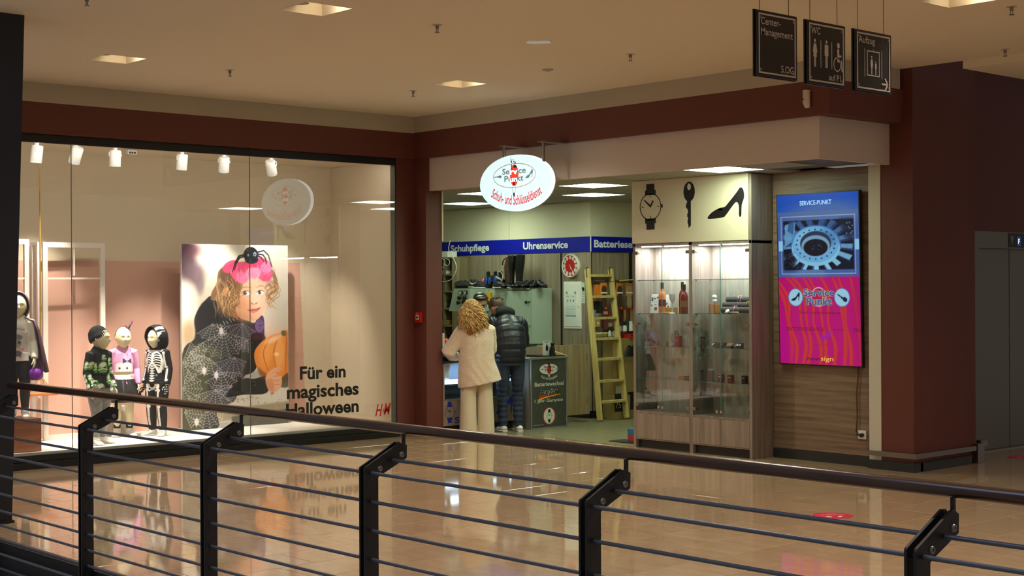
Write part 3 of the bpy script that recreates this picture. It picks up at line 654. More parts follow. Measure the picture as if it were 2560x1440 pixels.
def head(g, c, h, M, ears=True, infl=0.0, sel=None):
    """head surface, face towards local +Y; c centre, h chin-to-crown height"""
    c = Vector(c); n, k = 44, 34; vs = []; sel_ok = []
    for i in range(k+1):
        th = math.pi*i/k
        for j in range(n):
            a = 2*math.pi*j/n; d = Vector((math.sin(th)*math.cos(a), math.sin(th)*math.sin(a), math.cos(th)))
            x, y, z = d.x*.37, d.y*.44, d.z*.5
            low = max(0, -d.z)
            x *= 1-.34*low**1.6; y = y*(1-.16*low**2)+(.05*low if d.y > 0 else .10*low)
            if d.y < 0: y *= .98; z += .01
            fr = max(0, d.y)
            def gs(px_, pz_, s1_, s2_): return math.exp(-((d.x-px_)/s1_)**2-((d.z-pz_)/s2_)**2)*(fr > 0)
            y += .085*gs(0, -.18, .10, .15)*fr + .035*gs(0, .0, .09, .25)*fr
            y -= .045*(gs(.36, .06, .17, .11)+gs(-.36, .06, .17, .11))
            y += .022*(gs(.3, .26, .3, .09)+gs(-.3, .26, .3, .09)) + .030*gs(0, -.46, .20, .055) + .026*gs(0, -.58, .18, .05) - .018*gs(0, -.52, .2, .03) + .035*gs(0, -.85, .3, .16)
            q = Vector((x, y, z))*(1+infl)
            vs.append(c+M @ (q*h))
    fs = [(i*n+j, (i+1)*n+j, (i+1)*n+(j+1) % n, i*n+(j+1) % n) for i in range(k) for j in range(n)]
    g.add(vs, fs)
    if ears:
        for s_ in (-1, 1): g.ball(c+M @ (Vector((s_*.36, -.03, -.02))*h), (.035*h, .065*h, .10*h), n=10, k=7, M=M)
    return g
def hand(g, w, d, side, L, curl=.5, palm=(0, 0, -1)):
    """w wrist, d direction, side = unit vector across the palm towards the thumb, L length"""
    w, d, sd = Vector(w), Vector(d).normalized(), Vector(side).normalized(); nn = d.cross(sd).normalized(); cv_ = nn
    g.loft([w-d*.1*L, w+d*.18*L, w+d*.48*L], [(.17*L, .12*L), (.21*L, .10*L), (.20*L, .085*L)], 10, ref=nn)
    for k, (o, l) in enumerate(((.16, .46), (.055, .52), (-.055, .48), (-.16, .37))):
        p = w+d*.42*L+sd*o*L; a = 0; pts = [p]; 
        for s_ in (.4, .34, .26):
            a += curl*.7; pts.append(pts[-1]+(d*math.cos(a)+cv_*math.sin(a)+sd*o*.25)*l*s_*L)
        g.loft(pts, [.058*L, .054*L, .048*L, .038*L], 7, ref=sd)
    p = w+d*.12*L+sd*.15*L; g.loft([p, p+(d*.6+sd*.75)*.24*L, p+(d*.95+sd*.5+cv_*.3)*.46*L], [.07*L, .062*L, .045*L], 7, ref=nn)
def limb(g, pts, rad, n=12): g.loft(pts, rad, n)
def shoe(g, heel, d, L, hgt, wd):
    heel, d = Vector(heel), Vector(d).normalized(); sd = Vector((d.y, -d.x, 0)); up = Vector((0, 0, 1))
    prof = ((-.02, .30, .60), (.08, .42, .9), (.30, .44, .95), (.5, .42, .78), (.68, .5, .55), (.86, .5, .45), (.97, .40, .36), (1.02, .22, .25))
    pts = [heel+d*(t*L)+up*(hgt*z*.5) for t, w_, z in prof]; rad = [(w_*wd, hgt*z*.5) for t, w_, z in prof]
    g.loft(pts, rad, 14, ref=(0, 0, 1))
def tubes(H, arms, legs, lean=0.0):
    """named tubes of a standing figure; arms = (right, left) lists of shoulder, elbow, wrist; legs = (right, left) lists of hip, knee, ankle"""
    T = {}
    T['torso'] = ([(0, 0, .45*H), (0, 0, .50*H), (0, .002*H, .58*H), (0, -.005*H, .68*H), (0, -.008*H, .75*H), (0, -.01*H, .79*H), (0, 0, .825*H)],
                  [(.075*H, .06*H), (.092*H, .072*H), (.080*H, .062*H), (.088*H, .068*H), (.086*H, .058*H), (.062*H, .046*H), (.034*H, .036*H)])
    for k, nm in ((0, 'R'), (1, 'L')):
        s_, e, w_ = [Vector(p)*H for p in arms[k]]
        T['arm'+nm] = ([s_+(Vector((0, 0, s_.z))-s_)*.3, s_, (s_+e)/2, e, (e+w_)/2, w_], [.034*H, .035*H, .030*H, .026*H, .023*H, .018*H])
        h_, kn, an = [Vector(p)*H for p in legs[k]]
        T['leg'+nm] = ([h_+Vector((0, 0, .03*H)), h_, (h_+kn)/2, kn, kn*.6+an*.4, an], [.055*H, .060*H, .052*H, .036*H, .036*H, .023*H])
    return T
def add_tubes(g, T, names, infl=0.0, cut=None):
    for n in names:
        p, r = T[n]; r = [tuple(q+infl for q in x) if isinstance(x, tuple) else x+infl for x in r]
        if cut and n in cut: i0, i1 = cut[n]; p, r = p[i0:i1], r[i0:i1]
        g.loft(p, r, 16, ref=(0, 1, 0) if n == 'torso' else (0, 0, 1))
    return g
def facing(fx, fy): return math.atan2(fy, fx)-math.pi/2
def paint(me, cv, side='front', base='222222'):
    n = len(me.vertices); co = np.empty(n*3); me.vertices.foreach_get('co', co); co = co.reshape(-1, 3)
    no = np.empty(n*3); me.vertices.foreach_get('normal', no); no = no.reshape(-1, 3)
    c = cv.sample(-co[:, 0], co[:, 2]); b = np.array(srgb_(base)); f = np.clip((no[:, 1]+.25)*3, 0, 1)[:, None]
    set_print(me, c*f+b*(1-f))
M_MANN = mat('mannequin_ivory', 'e9dcb4', .45)
M_SHOEW = mat('white_trainer', 'e8e4da', .5)
M_FAB = attr_mat('printed_fabric', .85, spec=.2)
def std_arms(out=.15, fwd=.03, elb=.02): return [[(.088*s_, -.005, .762), (out*.79*s_, -elb, .61), ((out*.79+.012)*s_, fwd, .475)] for s_ in (1, -1)]
def std_legs(sp=.055, f=(0, 0)): return [[(.052*s_, 0, .47), (sp*s_, .015+f[k]*.5, .27), (sp*s_, -.005+f[k], .05)] for k, s_ in enumerate((1, -1))]
def mannequin(name, lab, loc, fdir, H, arms, legs, hd, top, bottom, shoecol, extras=None, headh=.19, footdir=((.25, 1), (-.25, 1)), voxel=.005):
    t = thing(name, lab, 'mannequin', loc, facing(*fdir), 'child mannequins in the fashion window')
    T = tubes(H, arms, legs)
    g = G(); add_tubes(g, T, T.keys()); M = rotm(*hd); hc = Vector((0, .012*H, .895*H)); head(g, hc, headh*H, M)
    g.loft([(0, -.005*H, .76*H), (0, 0, .82*H), hc-Vector((0, .01*H, .04*H))], [.036*H, .030*H, .033*H], 12, ref=(0, 1, 0))
    for k, nm in ((0, 1), (1, -1)):
        p = T['arm'+('R', 'L')[k]][0]; hand(g, p[-1], p[-1]-p[-2], (-.25*nm, .95, 0), .10*H, .25)
    part('body', remesh(g, voxel, 2), M_MANN, t)
    top(t, T, H); bottom(t, T, H)
    for k, nm in ((0, 'R'), (1, 'L')):
        an = T['leg'+nm][0][-1]; d = footdir[k]; g = G(); dd = Vector((d[0], d[1], 0)).normalized()
        shoe(g, Vector((an[0], an[1], 0))-dd*.035*H, dd, .155*H, .062*H, .066*H); g.loft([Vector((an[0], an[1], .03*H)), Vector((an[0], an[1], .075*H))], [.034*H, .034*H], 12)
        so = part('shoe', remesh(g, .004, 2), shoecol, t)
        g = G(); c0 = Vector((an[0], an[1], 0))-dd*.035*H; pts = [c0+dd*(.155*H*q) for q in (-.02, .15, .4, .65, .9, 1.02)]
        g.loft([p+Vector((0, 0, .006*H)) for p in pts], [(w_*.066*H, .006*H) for w_ in (.36, .48, .5, .52, .5, .3)], 14, ref=(0, 0, 1)); o = g.build('sole', M_WHITE, so, True, smooth=.8)
        for q in (.45, .55, .65):
            g = G(); cc = c0+dd*(.155*H*q)+Vector((0, 0, .045*H*(1.2-q*.55)*1.25)); sd_ = Vector((dd.y, -dd.x, 0)); g.loft([cc-sd_*.02*H, cc+sd_*.02*H], .004*H, 6); g.build('strap', M_WHITE, so, True)
    if extras: extras(t, T, H, M, hc)
    return t
# ---- skeleton costume
def skel_canvas():
    c = Canvas(300, 500, -.30, .30, 1.25, 0, '1c1c1e'); W_ = 'efece6'
    c.poly([(-.105, .945), (-.03, .935), (.03, .935), (.105, .945), (.10, .92), (.03, .912), (-.03, .912), (-.10, .92)], W_, 1)
    c.poly([(-.022, .93), (.022, .93), (.012, .80), (-.012, .80)], W_)
    for k in range(7):
        z = .905-.026*k; w_ = .085+.012*min(k, 2)-.010*max(0, k-4)
        for s_ in (-1, 1): c.line([(s_*.008, z-.012), (s_*.045, z+.006), (s_*w_, z-.014), (s_*(w_+.004), z-.05)], .0125-.0005*k, W_, 1, True)
    for s_ in (-1, 1):
        c.line([(s_*.095, .88), (s_*.10, .78), (s_*.078, .70)], [.016, .02, .022], W_, 1, True); c.line([(s_*.012, .80), (s_*.05, .755), (s_*.075, .70)], [.016, .022, .024], W_, 1, True)
    for k in range(8):
        z = .79-.0265*k; c.ell(0, z, .020+.0015*k, .0105, W_); c.line([(-.028-.001*k, z+.003), (.028+.001*k, z+.003)], .007, W_)
    c.ell(.055, .665, .011, .012, '7a7a78')
    for s_ in (-1, 1):   # arms
        x0, x1 = s_*.122, s_*.155
        c.line([(x0, .90), (s_*.138, .76)], [.02, .015, .02], W_); c.ell(x0, .905, .016, .016, W_); c.ell(s_*.142, .755, .02, .012, W_)
        c.line([(s_*.143, .735), (s_*.152, .62)], .010, W_); c.line([(s_*.158, .735), (s_*.165, .62)], .009, W_); c.ell(s_*.158, .615, .02, .014, W_)
    # pelvis and legs
    c.poly([(-.09, .565), (-.04, .57), (-.02, .535), (.02, .535), (.04, .57), (.09, .565), (.085, .52), (.05, .487), (.02, .50), (-.02, .50), (-.05, .487), (-.085, .52)], W_, 1, True)
    c.ell(-.043, .515, .012, .010, '1c1c1e'); c.ell(.043, .515, .012, .010, '1c1c1e')
    for s_ in (-1, 1):
        x = s_*.070
        c.line([(x*1.2, .50), (x*1.05, .46), (x, .34)], [.03, .022, .022], W_, 1, True); c.ell(x, .325, .027, .026, W_)
        c.line([(x, .30), (x*1.03, .20), (x*1.02, .115)], [.028, .030, .022], W_, 1, True); c.line([(x, .27), (x, .14)], .003, '8a8a86'); c.line([(x-.015, .215), (x+.015, .212)], .003, '8a8a86')
    # skull half printed on the hood
    c.ell(.077, 1.165, .030, .042, W_); c.poly([(.055, 1.13), (.10, 1.13), (.095, 1.08), (.06, 1.08)], W_, 1, True); c.ell(.083, 1.15, .014, .018, '1c1c1e', 1, .3)
    c.poly([(.055, 1.065), (.098, 1.07), (.098, 1.035), (.05, 1.03)], W_)
    for k in range(4): c.line([(.062+.011*k, 1.066), (.060+.011*k, 1.034)], .0025, '1c1c1e')
    c.line([(.055, 1.05), (.10, 1.052)], .003, '1c1c1e')
    return c
SK = skel_canvas()
def sk_top(t, T, H):
    g = G(); add_tubes(g, T, ['torso', 'armR', 'armL'], .014, {'torso': (1, 7), 'armR': (0, 6), 'armL': (0, 6)})
    g.loft([(0, 0, .475*H), (0, 0, .52*H)], [(.108*H, .086*H), (.104*H, .083*H)], 20, ref=(0, 1, 0))
    hc = Vector((0, .0, .895*H)); M = rotm(-.12, -.05)
    n = len(g.v)
    me = remesh(g, .0045, 3); paint(me, SK, base='1c1c1e'); part('hoodie', me, M_FAB, t)
    # hood: open shell around the head
    g = G(); rings = []; nn = 26
    for i in range(9):
        a = -0.55+i*.27        # from the face opening to the back
        y = .075-.03*i; 
    prof = ((.085, .098, .112), (.06, .106, .122), (.02, .110, .128), (-.03, .104, .124), (-.075, .082, .10), (-.105, .045, .06), (-.115, .01, .015))
    vs = []
    for (y, rx, rz) in prof:
        for j in range(nn):
            a = 2*math.pi*j/nn; q = Vector((rx*math.cos(a)*(1-.12*max(0, -math.sin(a))), y-.03*max(0, -math.sin(a)), rz*math.sin(a)*(1.05 if math.sin(a) > 0 else 1.22)))
            vs.append(hc+Vector((0, .0, .01))+M @ q)
    g.add(vs, [(i*nn+j, i*nn+(j+1) % nn, (i+1)*nn+(j+1) % nn, (i+1)*nn+j) for i in range(len(prof)-1) for j in range(nn)])
    bm = bmesh.new(); me = g.mesh('hood', [M_FAB]); bm.from_mesh(me); bmesh.ops.subdivide_edges(bm, edges=bm.edges[:], cuts=4, use_grid_fill=True); bmesh.ops.solidify(bm, geom=bm.faces[:], thickness=-.008); bmesh.ops.recalc_face_normals(bm, faces=bm.faces[:]); bm.to_mesh(me); bm.free(); smooth_mesh(me)
    paint(me, SK, base='232326'); link(bpy.data.objects.new('hood', me), t, True)
def sk_bot(t, T, H):
    g = G(); add_tubes(g, T, ['legR', 'legL'], .012); g.loft([(0, 0, .44*H), (0, 0, .52*H)], [(.09*H, .075*H), (.107*H, .08*H)], 18, ref=(0, 1, 0))
    me = remesh(g, .0045, 2); paint(me, SK, base='1a1a1c'); part('trousers', me, M_FAB, t)
    for k, nm in ((0, 'R'), (1, 'L')):
        p = T['arm'+nm][0]; g = G(); hand(g, p[-1], p[-1]-p[-2], (-.25*(1, -1)[k], .95, 0), .106*H, .25); me = remesh(g, .0035, 1)
        n = len(me.vertices); co = np.empty(n*3); me.vertices.foreach_get('co', co); co = co.reshape(-1, 3); st = (np.sin(co[:, 2]*260)+np.sin(co[:, 1]*330) > .5)[:, None]
        set_print(me, np.where(st, np.array(srgb_('e4e2dc')), np.array(srgb_('1c1c1e')))); part('glove', me, M_FAB, t)
sp = at(398, 1087, 'z', DF)
mannequin('child_mannequin', 'mannequin in a black skeleton costume with the hood up', (-.83, -2.93, DF), (.36, -.93), 1.19, std_arms(.150, .02), std_legs(.062), (-.12, -.05), sk_top, sk_bot, M_SHOEW, footdir=((.35, 1), (-.45, 1)))
# ---- pink shirt
def pk_top(t, T, H):
    c = Canvas(220, 400, -.25, .25, 1.2, .4, 'dd9fc6')
    c.poly([(-.07, .80), (.07, .80), (.10, .74), (.095, .63), (.05, .60), (-.06, .605), (-.09, .65), (-.085, .74)], 'f6ecf0', 1, True, .006)
    c.ell(-.045, .745, .011, .012, '3a3a40'); c.ell(.035, .745, .011, .012, '3a3a40'); c.poly([(-.012, .855), (.012, .842), (.012, .832), (-.012, .818)], '3c3a42', 1)
    for s_ in (-1, 1): c.poly([(.035, .823), (.035+s_*.045, .85), (.035+s_*.045, .795)], '3c3a42')
    c.ell(.085, .655, .010, .016, 'd99060', .8); c.line([(-.10, .64), (0, .595), (.10, .60)], .006, 'c484ae', .7, True); c.line([(-.11, .60), (0, .575), (.10, .585)], .006, 'c484ae', .7, True)
    g = G(); add_tubes(g, T, ['torso', 'armR', 'armL'], .011, {'torso': (2, 7)}); g.loft([(0, 0, .50*H), (0, 0, .56*H)], [(.100*H, .077*H), (.098*H, .072*H)], 18, ref=(0, 1, 0))
    me = remesh(g, .0045, 3); paint(me, c, base='d493bd'); part('shirt', me, M_FAB, t)
def pk_bot(t, T, H):
    g = G(); vs = []; n = 72; rows = ((.53, .095, .070), (.50, .108, .082), (.44, .135, .108), (.38, .155, .128), (.315, .175, .145))
    for z, rx, ry in rows:
        for j in range(n):
            a = 2*math.pi*j/n; k = 1+.05*math.sin(9*a)*(.53-z)/.2; vs.append((rx*H*math.cos(a)*k, ry*H*math.sin(a)*k, z*H))
    g.add(vs, [(i*n+j, (i+1)*n+j, (i+1)*n+(j+1) % n, i*n+(j+1) % n) for i in range(len(rows)-1) for j in range(n)])
    g.build('skirt', mat('black_satin', '17161a', .32), t, True, smooth=True)
    g = G(); g.loft([(-.02, .09, .50*H), (-.03, .10, .485*H), (-.025, .105, .45*H)], [.007, .008, .005], 6); g.build('bow_tie', mat('pink_ribbon', 'cf7db0', .6), t, True)
    for k in ('R', 'L'):
        an = T['leg'+k][0][-1]; g = G(); g.loft([Vector(an)+Vector((0, 0, .02*H)), Vector(an)+Vector((0, 0, .06*H))], [.030*H, .033*H], 12); g.build('sock', mat('black_sock', '18181a', .9), t, True, smooth=True)
def pk_x(t, T, H, M, hc):
    g = G(); h = .19*H; pts = [hc+M @ (Vector((.375*math.sin(a), -.06, .505*math.cos(a)))*h) for a in np.linspace(-1.75, 1.75, 17)]; g.loft(pts, .004, 6); hb = g.build('headband', mat('band_black', '151518', .5), t, True, smooth=True)
    c = hc+M @ (Vector((-.22, -.04, .47))*h); R = M @ rotm(0, -.1, -.75); g = G(); g.lathe([(.001, 0), (.036, 0), (.036, .004), (.022, .006), (.015, .035), (.006, .065), (.001, .07)], c, 18, 0, R); g.build('mini_hat', mat('mini_hat_black', '201c22', .6, noise=(60, '4b3c4a')), hb, True, smooth=.7)
    g = G()
    for k in range(9): g.loft([c+R @ Vector((0, 0, .06)), c+R @ Vector((.02*math.cos(k*.7), .02*math.sin(k*.7), .085+.01*math.sin(k)))], [.004, .002], 5)
    for k in range(10): g.ball(c+R @ Vector((.036*math.cos(k*.63), .036*math.sin(k*.63), .003)), .006, n=6, k=4)
    g.build('tinsel', mat('magenta_tinsel', 'b0408f', .4), hb, True)['kind'] = 'stuff'
mannequin('child_mannequin', 'bald mannequin in a pink ghost shirt, black skirt and mini hat', (-1.02, -3.24, DF), (.93, -.36), 1.20, std_arms(.155, .03), std_legs(.055), (.22, -.03), pk_top, pk_bot, M_SHOEW, pk_x, footdir=((.3, 1), (-.3, 1)))
# ---- beanie boy with green print
def bo_top(t, T, H):
    c = Canvas(220, 360, -.26, .26, 1.1, .4, '232424')
    for (x, z, r) in ((-.02, .80, .055), (-.125, .82, .04), (.095, .85, .045), (.07, .675, .055), (-.12, .64, .045), (-.06, .585, .05), (-.14, .555, .04), (.135, .62, .04), (.14, .76, .035), (0, .90, .03), (-.145, .70, .03)):
        c.ell(x, z, r, r*1.1, '4f9a3a'); c.ell(x-.008, z+r*.25, r*.75, r*.6, 'a9d46a', .9); c.ell(x, z+r*.45, r*.7, r*.42, 'efe9ee', .95, .3); c.ell(x+r*.3, z-r*.1, r*.3, r*.2, '222a20', .9); c.line([(x-r, z-r*.55), (x, z-r*.3), (x+r, z-r*.5)], .010, 'f0ecec', .9, True); c.line([(x-r*.7, z-r*.9), (x, z-r*.75), (x+r*.7, z-r*.9)], .014, '6fb23f', .9, True)
    g = G(); add_tubes(g, T, ['torso', 'armR', 'armL'], .013, {'torso': (1, 7)}); g.loft([(0, 0, .475*H), (0, 0, .54*H)], [(.106*H, .083*H), (.104*H, .08*H)], 18, ref=(0, 1, 0))
    me = remesh(g, .0045, 3)
    n = len(me.vertices); co = np.empty(n*3); me.vertices.foreach_get('co', co); co = co.reshape(-1, 3); no = np.empty(n*3); me.vertices.foreach_get('normal', no); no = no.reshape(-1, 3)
    fr = c.sample(-co[:, 0], co[:, 2]); sd = c.sample(co[:, 1]*1.6-.13, co[:, 2]); k = (np.abs(no[:, 0]) > .72)[:, None]
    set_print(me, np.where(k, sd, fr)); part('sweatshirt', me, M_FAB, t)
    g = G(); g.loft([(0, -.003, .80*H), (0, 0, .825*H)], [.044*H, .040*H], 16, ref=(0, 1, 0)); g.build('collar', mat('green_collar', '3f6a2c', .8, noise=(60, '1c1d1c')), t, True, smooth=True)
def bo_bot(t, T, H):
    g = G(); add_tubes(g, T, ['legR', 'legL'], .010); g.loft([(0, 0, .44*H), (0, 0, .50*H)], [(.09*H, .075*H), (.103*H, .08*H)], 18, ref=(0, 1, 0))
    part('jeans', remesh(g, .005, 2), mat('grey_denim', '8b8a86', .85, noise=(25, '6f6e6b')), t)
    g = G(); g.loft([(-.05, .088*H+.02, .475*H), (-.06, .09*H+.015, .40*H)], [(.02, .006), (.012, .004)], 8); g.loft([(-.09, .07*H+.01, .48*H), (-.10, .07*H+.02, .39*H)], [(.016, .005), (.01, .004)], 8)
    g.build('shirt_tail', mat('shirt_tail', 'c9c6bf', .8, noise=(40, '5a5a56')), t, True, smooth=True)
def bo_x(t, T, H, M, hc):
    h = .19*H; g = G(); n = 96; vs = []; rows = [(-.04, .40), (.04, .425), (.17, .425), (.18, .41), (.32, .38), (.45, .32), (.55, .22), (.61, .10), (.625, .004)]
    MM = M @ rotm(0, .42)
    for z, r in rows:
        for j in range(n):
            a = 2*math.pi*j/n; k = 1+.03*math.sin(a*32); vs.append(hc+MM @ (Vector((r*.92*math.cos(a)*k, r*1.08*math.sin(a)*k-.02, z))*h))
    g.add(vs, [(i*n+j, i*n+(j+1) % n, (i+1)*n+(j+1) % n, (i+1)*n+j) for i in range(len(rows)-1) for j in range(n)]); g.build('knit_hat', mat('black_knit', '0b0b0c', .95), t, True, smooth=True)
mannequin('child_mannequin', 'mannequin in a black knit hat and green printed sweatshirt', (-.45, -3.80, DF), (.93, .26), 1.22, std_arms(.145, .04), std_legs(.055, (.02, -.03)), (.45, 0), bo_top, bo_bot, M_SHOEW, bo_x, footdir=((.35, 1), (-.2, 1)))
# ---- cape girl on the wooden box
def cg_top(t, T, H):
    c = Canvas(200, 360, -.25, .25, 1.15, .4, 'e6e0d2')
    c.poly([(-.085, .88), (.075, .88), (.08, .60), (-.09, .60)], 'b9b6ae', .8, True, .01); c.ell(0, .80, .05, .03, '6f6d6a', .9); c.ell(-.01, .74, .05, .045, '8d8a86', .9); c.ell(-.03, .75, .012, .012, '2a2a2a'); c.ell(.02, .75, .012, .012, '2a2a2a'); c.line([(-.07, .87), (0, .885), (.07, .87)], .008, '777570', .8, True)
    for x, z, k in ((-.05, .69, 'd8629a'), (-.02, .68, '74b95a'), (.015, .69, 'e0803c'), (.05, .68, 'd8629a'), (-.06, .61, '74b95a'), (.03, .61, 'd8629a')): c.ell(x, z, .014, .012, k, .9)
    c.ell(0, .64, .045, .03, '55534f', .9)
    g = G(); add_tubes(g, T, ['torso', 'armR', 'armL'], .012, {'torso': (1, 7)}); g.loft([(0, 0, .455*H), (0, 0, .52*H)], [(.112*H, .088*H), (.106*H, .08*H)], 18, ref=(0, 1, 0))
    me = remesh(g, .005, 3); paint(me, c, base='ddd7c8'); part('sweater', me, M_FAB, t)
def cg_bot(t, T, H):
    g = G(); add_tubes(g, T, ['legR', 'legL'], .006); g.loft([(0, 0, .44*H), (0, 0, .50*H)], [(.085*H, .07*H), (.10*H, .076*H)], 18, ref=(0, 1, 0)); part('leggings', remesh(g, .005, 2), mat('black_leggings', '161617', .7), t)
def cg_x(t, T, H, M, hc):
    m = mat('sparkle_cape', '3b2733', .6, noise=(90, '6a4258')); g = G(); n = 34; vs = []
    rows = ((.80, .05, .03), (.775, .135, .075), (.70, .165, .10), (.58, .19, .13), (.45, .215, .15), (.36, .23, .16))
    for z, rx, ry in rows:
        for j in range(n):
            a = math.pi*(.86+1.28*j/(n-1)); k = 1+.035*math.sin(j*1.3)*(.8-z)*3; vs.append((rx*H*math.cos(a)*k, ry*H*math.sin(a)*k+.01, z*H))
    g.add(vs, [(i*n+j, i*n+j+1, (i+1)*n+j+1, (i+1)*n+j) for i in range(len(rows)-1) for j in range(n-1)]); me = g.mesh('cape', m); bm = bmesh.new(); bm.from_mesh(me); bmesh.ops.solidify(bm, geom=bm.faces[:], thickness=.004); bm.to_mesh(me); bm.free(); smooth_mesh(me); cp = link(bpy.data.objects.new('cape', me), t, True)
    g = G(); nn = 22; vs = []; h = .19*H
    for (y, rx, rz) in ((.20, .43, .60), (.0, .50, .66), (-.25, .46, .62), (-.5, .30, .45), (-.62, .05, .1)):
        for j in range(nn):
            a = math.pi*(-.28+1.56*j/(nn-1)); vs.append(hc+M @ (Vector((rx*math.cos(a), y, rz*math.sin(a)))*h))
    g.add(vs, [(i*nn+j, i*nn+j+1, (i+1)*nn+j+1, (i+1)*nn+j) for i in range(4) for j in range(nn-1)]); g.build('cape_hood', mat('sheer_hood', '4d4448', .6, noise=(90, '7a6a70')), cp, True, smooth=True)
    p = T['armL'][0][-1]; w_ = Vector(p)+Vector((0, .03, -.075))
cgl = (-.47, -4.655, p1)
cm = mannequin('child_mannequin', 'hooded cape mannequin in a white sweater standing on the wooden box', cgl, (.86, -.50), 1.24, std_arms(.15, .05), std_legs(.05), (.2, 0), cg_top, cg_bot, M_SHOEW, cg_x)
bp_ = at(90, 935, 'x', -.33); bk = thing('treat_bucket', 'purple plastic treat bucket hanging from the hand of the cape mannequin', 'bucket', bp_)
g = G(); g.lathe([(.001, -.062), (.045, -.06), (.066, -.03), (.070, .0), (.062, .035), (.048, .055), (.044, .053), (.05, .03), (.001, .02)], bp_, 24); g.build('shell', mat('purple_plastic', '8a2fb0', .35), bk, smooth=.8)
g = G(); g.loft([bp_+Vector((.0, .047*math.cos(a), .052+.075*math.sin(a))) for a in np.linspace(0, math.pi, 11)], .0035, 6); g.build('handle', mat('bucket_handle', '1a1a1a', .5), bk, smooth=True)
# ================================================================ PEOPLE
M_SKIN = mat('skin', 'c98f72', .55); M_SKIN2 = mat('skin_tan', 'a8735a', .55)
def person(lab, loc, fdir): return thing('person', lab, 'person', loc, facing(*fdir), 'people at the repair counter')
def base_body(t, H, torso, arms, legs, hc, hh, hM, m, thick=1.0, hl=.10):
    g = G(); g.loft(torso, [(.070*H, .05*H), (.070*H, .05*H), (.078*H, .055*H), (.09*H, .055*H), (.06*H, .045*H), (.034*H, .036*H)][-len(torso):], 16, ref=(0, 1, 0))
    for a in arms: g.loft([a[0], (Vector(a[0])+Vector(a[1]))/2, a[1], (Vector(a[1])+Vector(a[2]))/2, a[2]], [.033*H, .030*H, .025*H, .022*H, .016*H], 12)
    for l in legs: g.loft([l[0], (Vector(l[0])+Vector(l[1]))/2, l[1], Vector(l[1])*.6+Vector(l[2])*.4, l[2]], [.042*H, .038*H, .029*H, .028*H, .020*H], 12)
    g.loft([torso[-2], torso[-1], Vector(hc)-hM @ Vector((0, .02, .08))], [.036*H, .031*H, .034*H], 12)
    for k, a in enumerate(arms): hand(g, a[2], Vector(a[2])-Vector(a[1]), (-1 if k == 0 else 1, .2, .2), hl*H, .5)
    head(g, hc, hh, hM); part('body', remesh(g, .0055, 2), m, t)
# ---- woman in the pale coat
t = person('woman in a fluffy cream coat with long curly blond hair, seen from behind', (.43, .588, 0), (-.90, .43))
hc = Vector((-.062, .03, 1.475)); hM = rotm(.25, -.35)
armsW = [((.155, .02, 1.24), (.20, .10, 1.00), (.12, .27, .93)), ((-.165, .02, 1.23), (-.335, .03, .985), (-.20, .24, .90))]
legsW = [((.085, 0, .80), (.09, .0, .44), (.10, -.02, .08)), ((-.085, 0, .80), (-.09, .0, .44), (-.095, .0, .08))]
base_body(t, 1.62, [(0, 0, .76), (0, 0, .86), (0, 0, 1.0), (0, 0, 1.15), (-.01, 0, 1.28), (-.03, .01, 1.35)], armsW, legsW, hc, .215, hM, M_SKIN)
g = G()
g.loft([(-.03, 0, 1.36), (-.01, -.005, 1.30), (0, -.01, 1.24), (0, -.01, 1.12), (0, -.005, .98), (.005, 0, .84), (.02, 0, .72), (.042, 0, .60)],
       [(.06, .06), (.135, .085), (.195, .112), (.205, .135), (.205, .14), (.225, .15), (.25, .16), (.272, .17)], 28, ref=(0, 1, 0))
for a, ex in zip(armsW, (0, .01)):
    w_ = Vector(a[1])*.12+Vector(a[2])*.88; g.loft([Vector(a[0])-Vector((a[0][0]*.25, 0, -.005)), a[0], (Vector(a[0])+Vector(a[1]))/2, a[1], (Vector(a[1])+w_)/2, w_], [.085, .088, .084, .080+ex, .078, .072], 16)
me = remesh(g, .009, 4); 
n = len(me.vertices); co = np.empty(n*3); me.vertices.foreach_get('co', co); co = co.reshape(-1, 3); no = np.empty(n*3); me.vertices.foreach_get('normal', no); no = no.reshape(-1, 3)
k = (np.sin(co[:, 0]*41+3*np.sin(co[:, 2]*9))*np.sin(co[:, 2]*23+2*np.sin(co[:, 0]*13)))*.004+RNG.normal(0, .0016, n); co += no*k[:, None]; me.vertices.foreach_set('co', co.ravel())
part('coat', me, mat('fluffy_coat', 'e6cdb4', .95, bump=(85, .55, .012), sheen=.5), t)
g = G()
for s_ in (1, -1):
    x = .095*s_; g.loft([(x*.9, 0, .82), (x, 0, .66), (x*1.08, 0, .45), (x*1.12, -.005, .25), (x*1.15, -.01, .012)], [(.098, .10), (.098, .105), (.094, .10), (.098, .105), (.106, .115)], 20, ref=(0, 1, 0))
    g.loft([(0, 0, .84), (x*.6, 0, .80)], .09, 12)
part('trousers', remesh(g, .008, 3), mat('cream_trousers', 'ddcdb4', .9, bump=(30, .15, .01)), t)
for s_ in (1, -1):
    g = G(); shoe(g, (.10*s_, -.10, 0), (.1*s_, 1, 0), .24, .07, .085); part('shoe', remesh(g, .006, 2), mat('cream_shoe', 'd8ccba', .6), t)
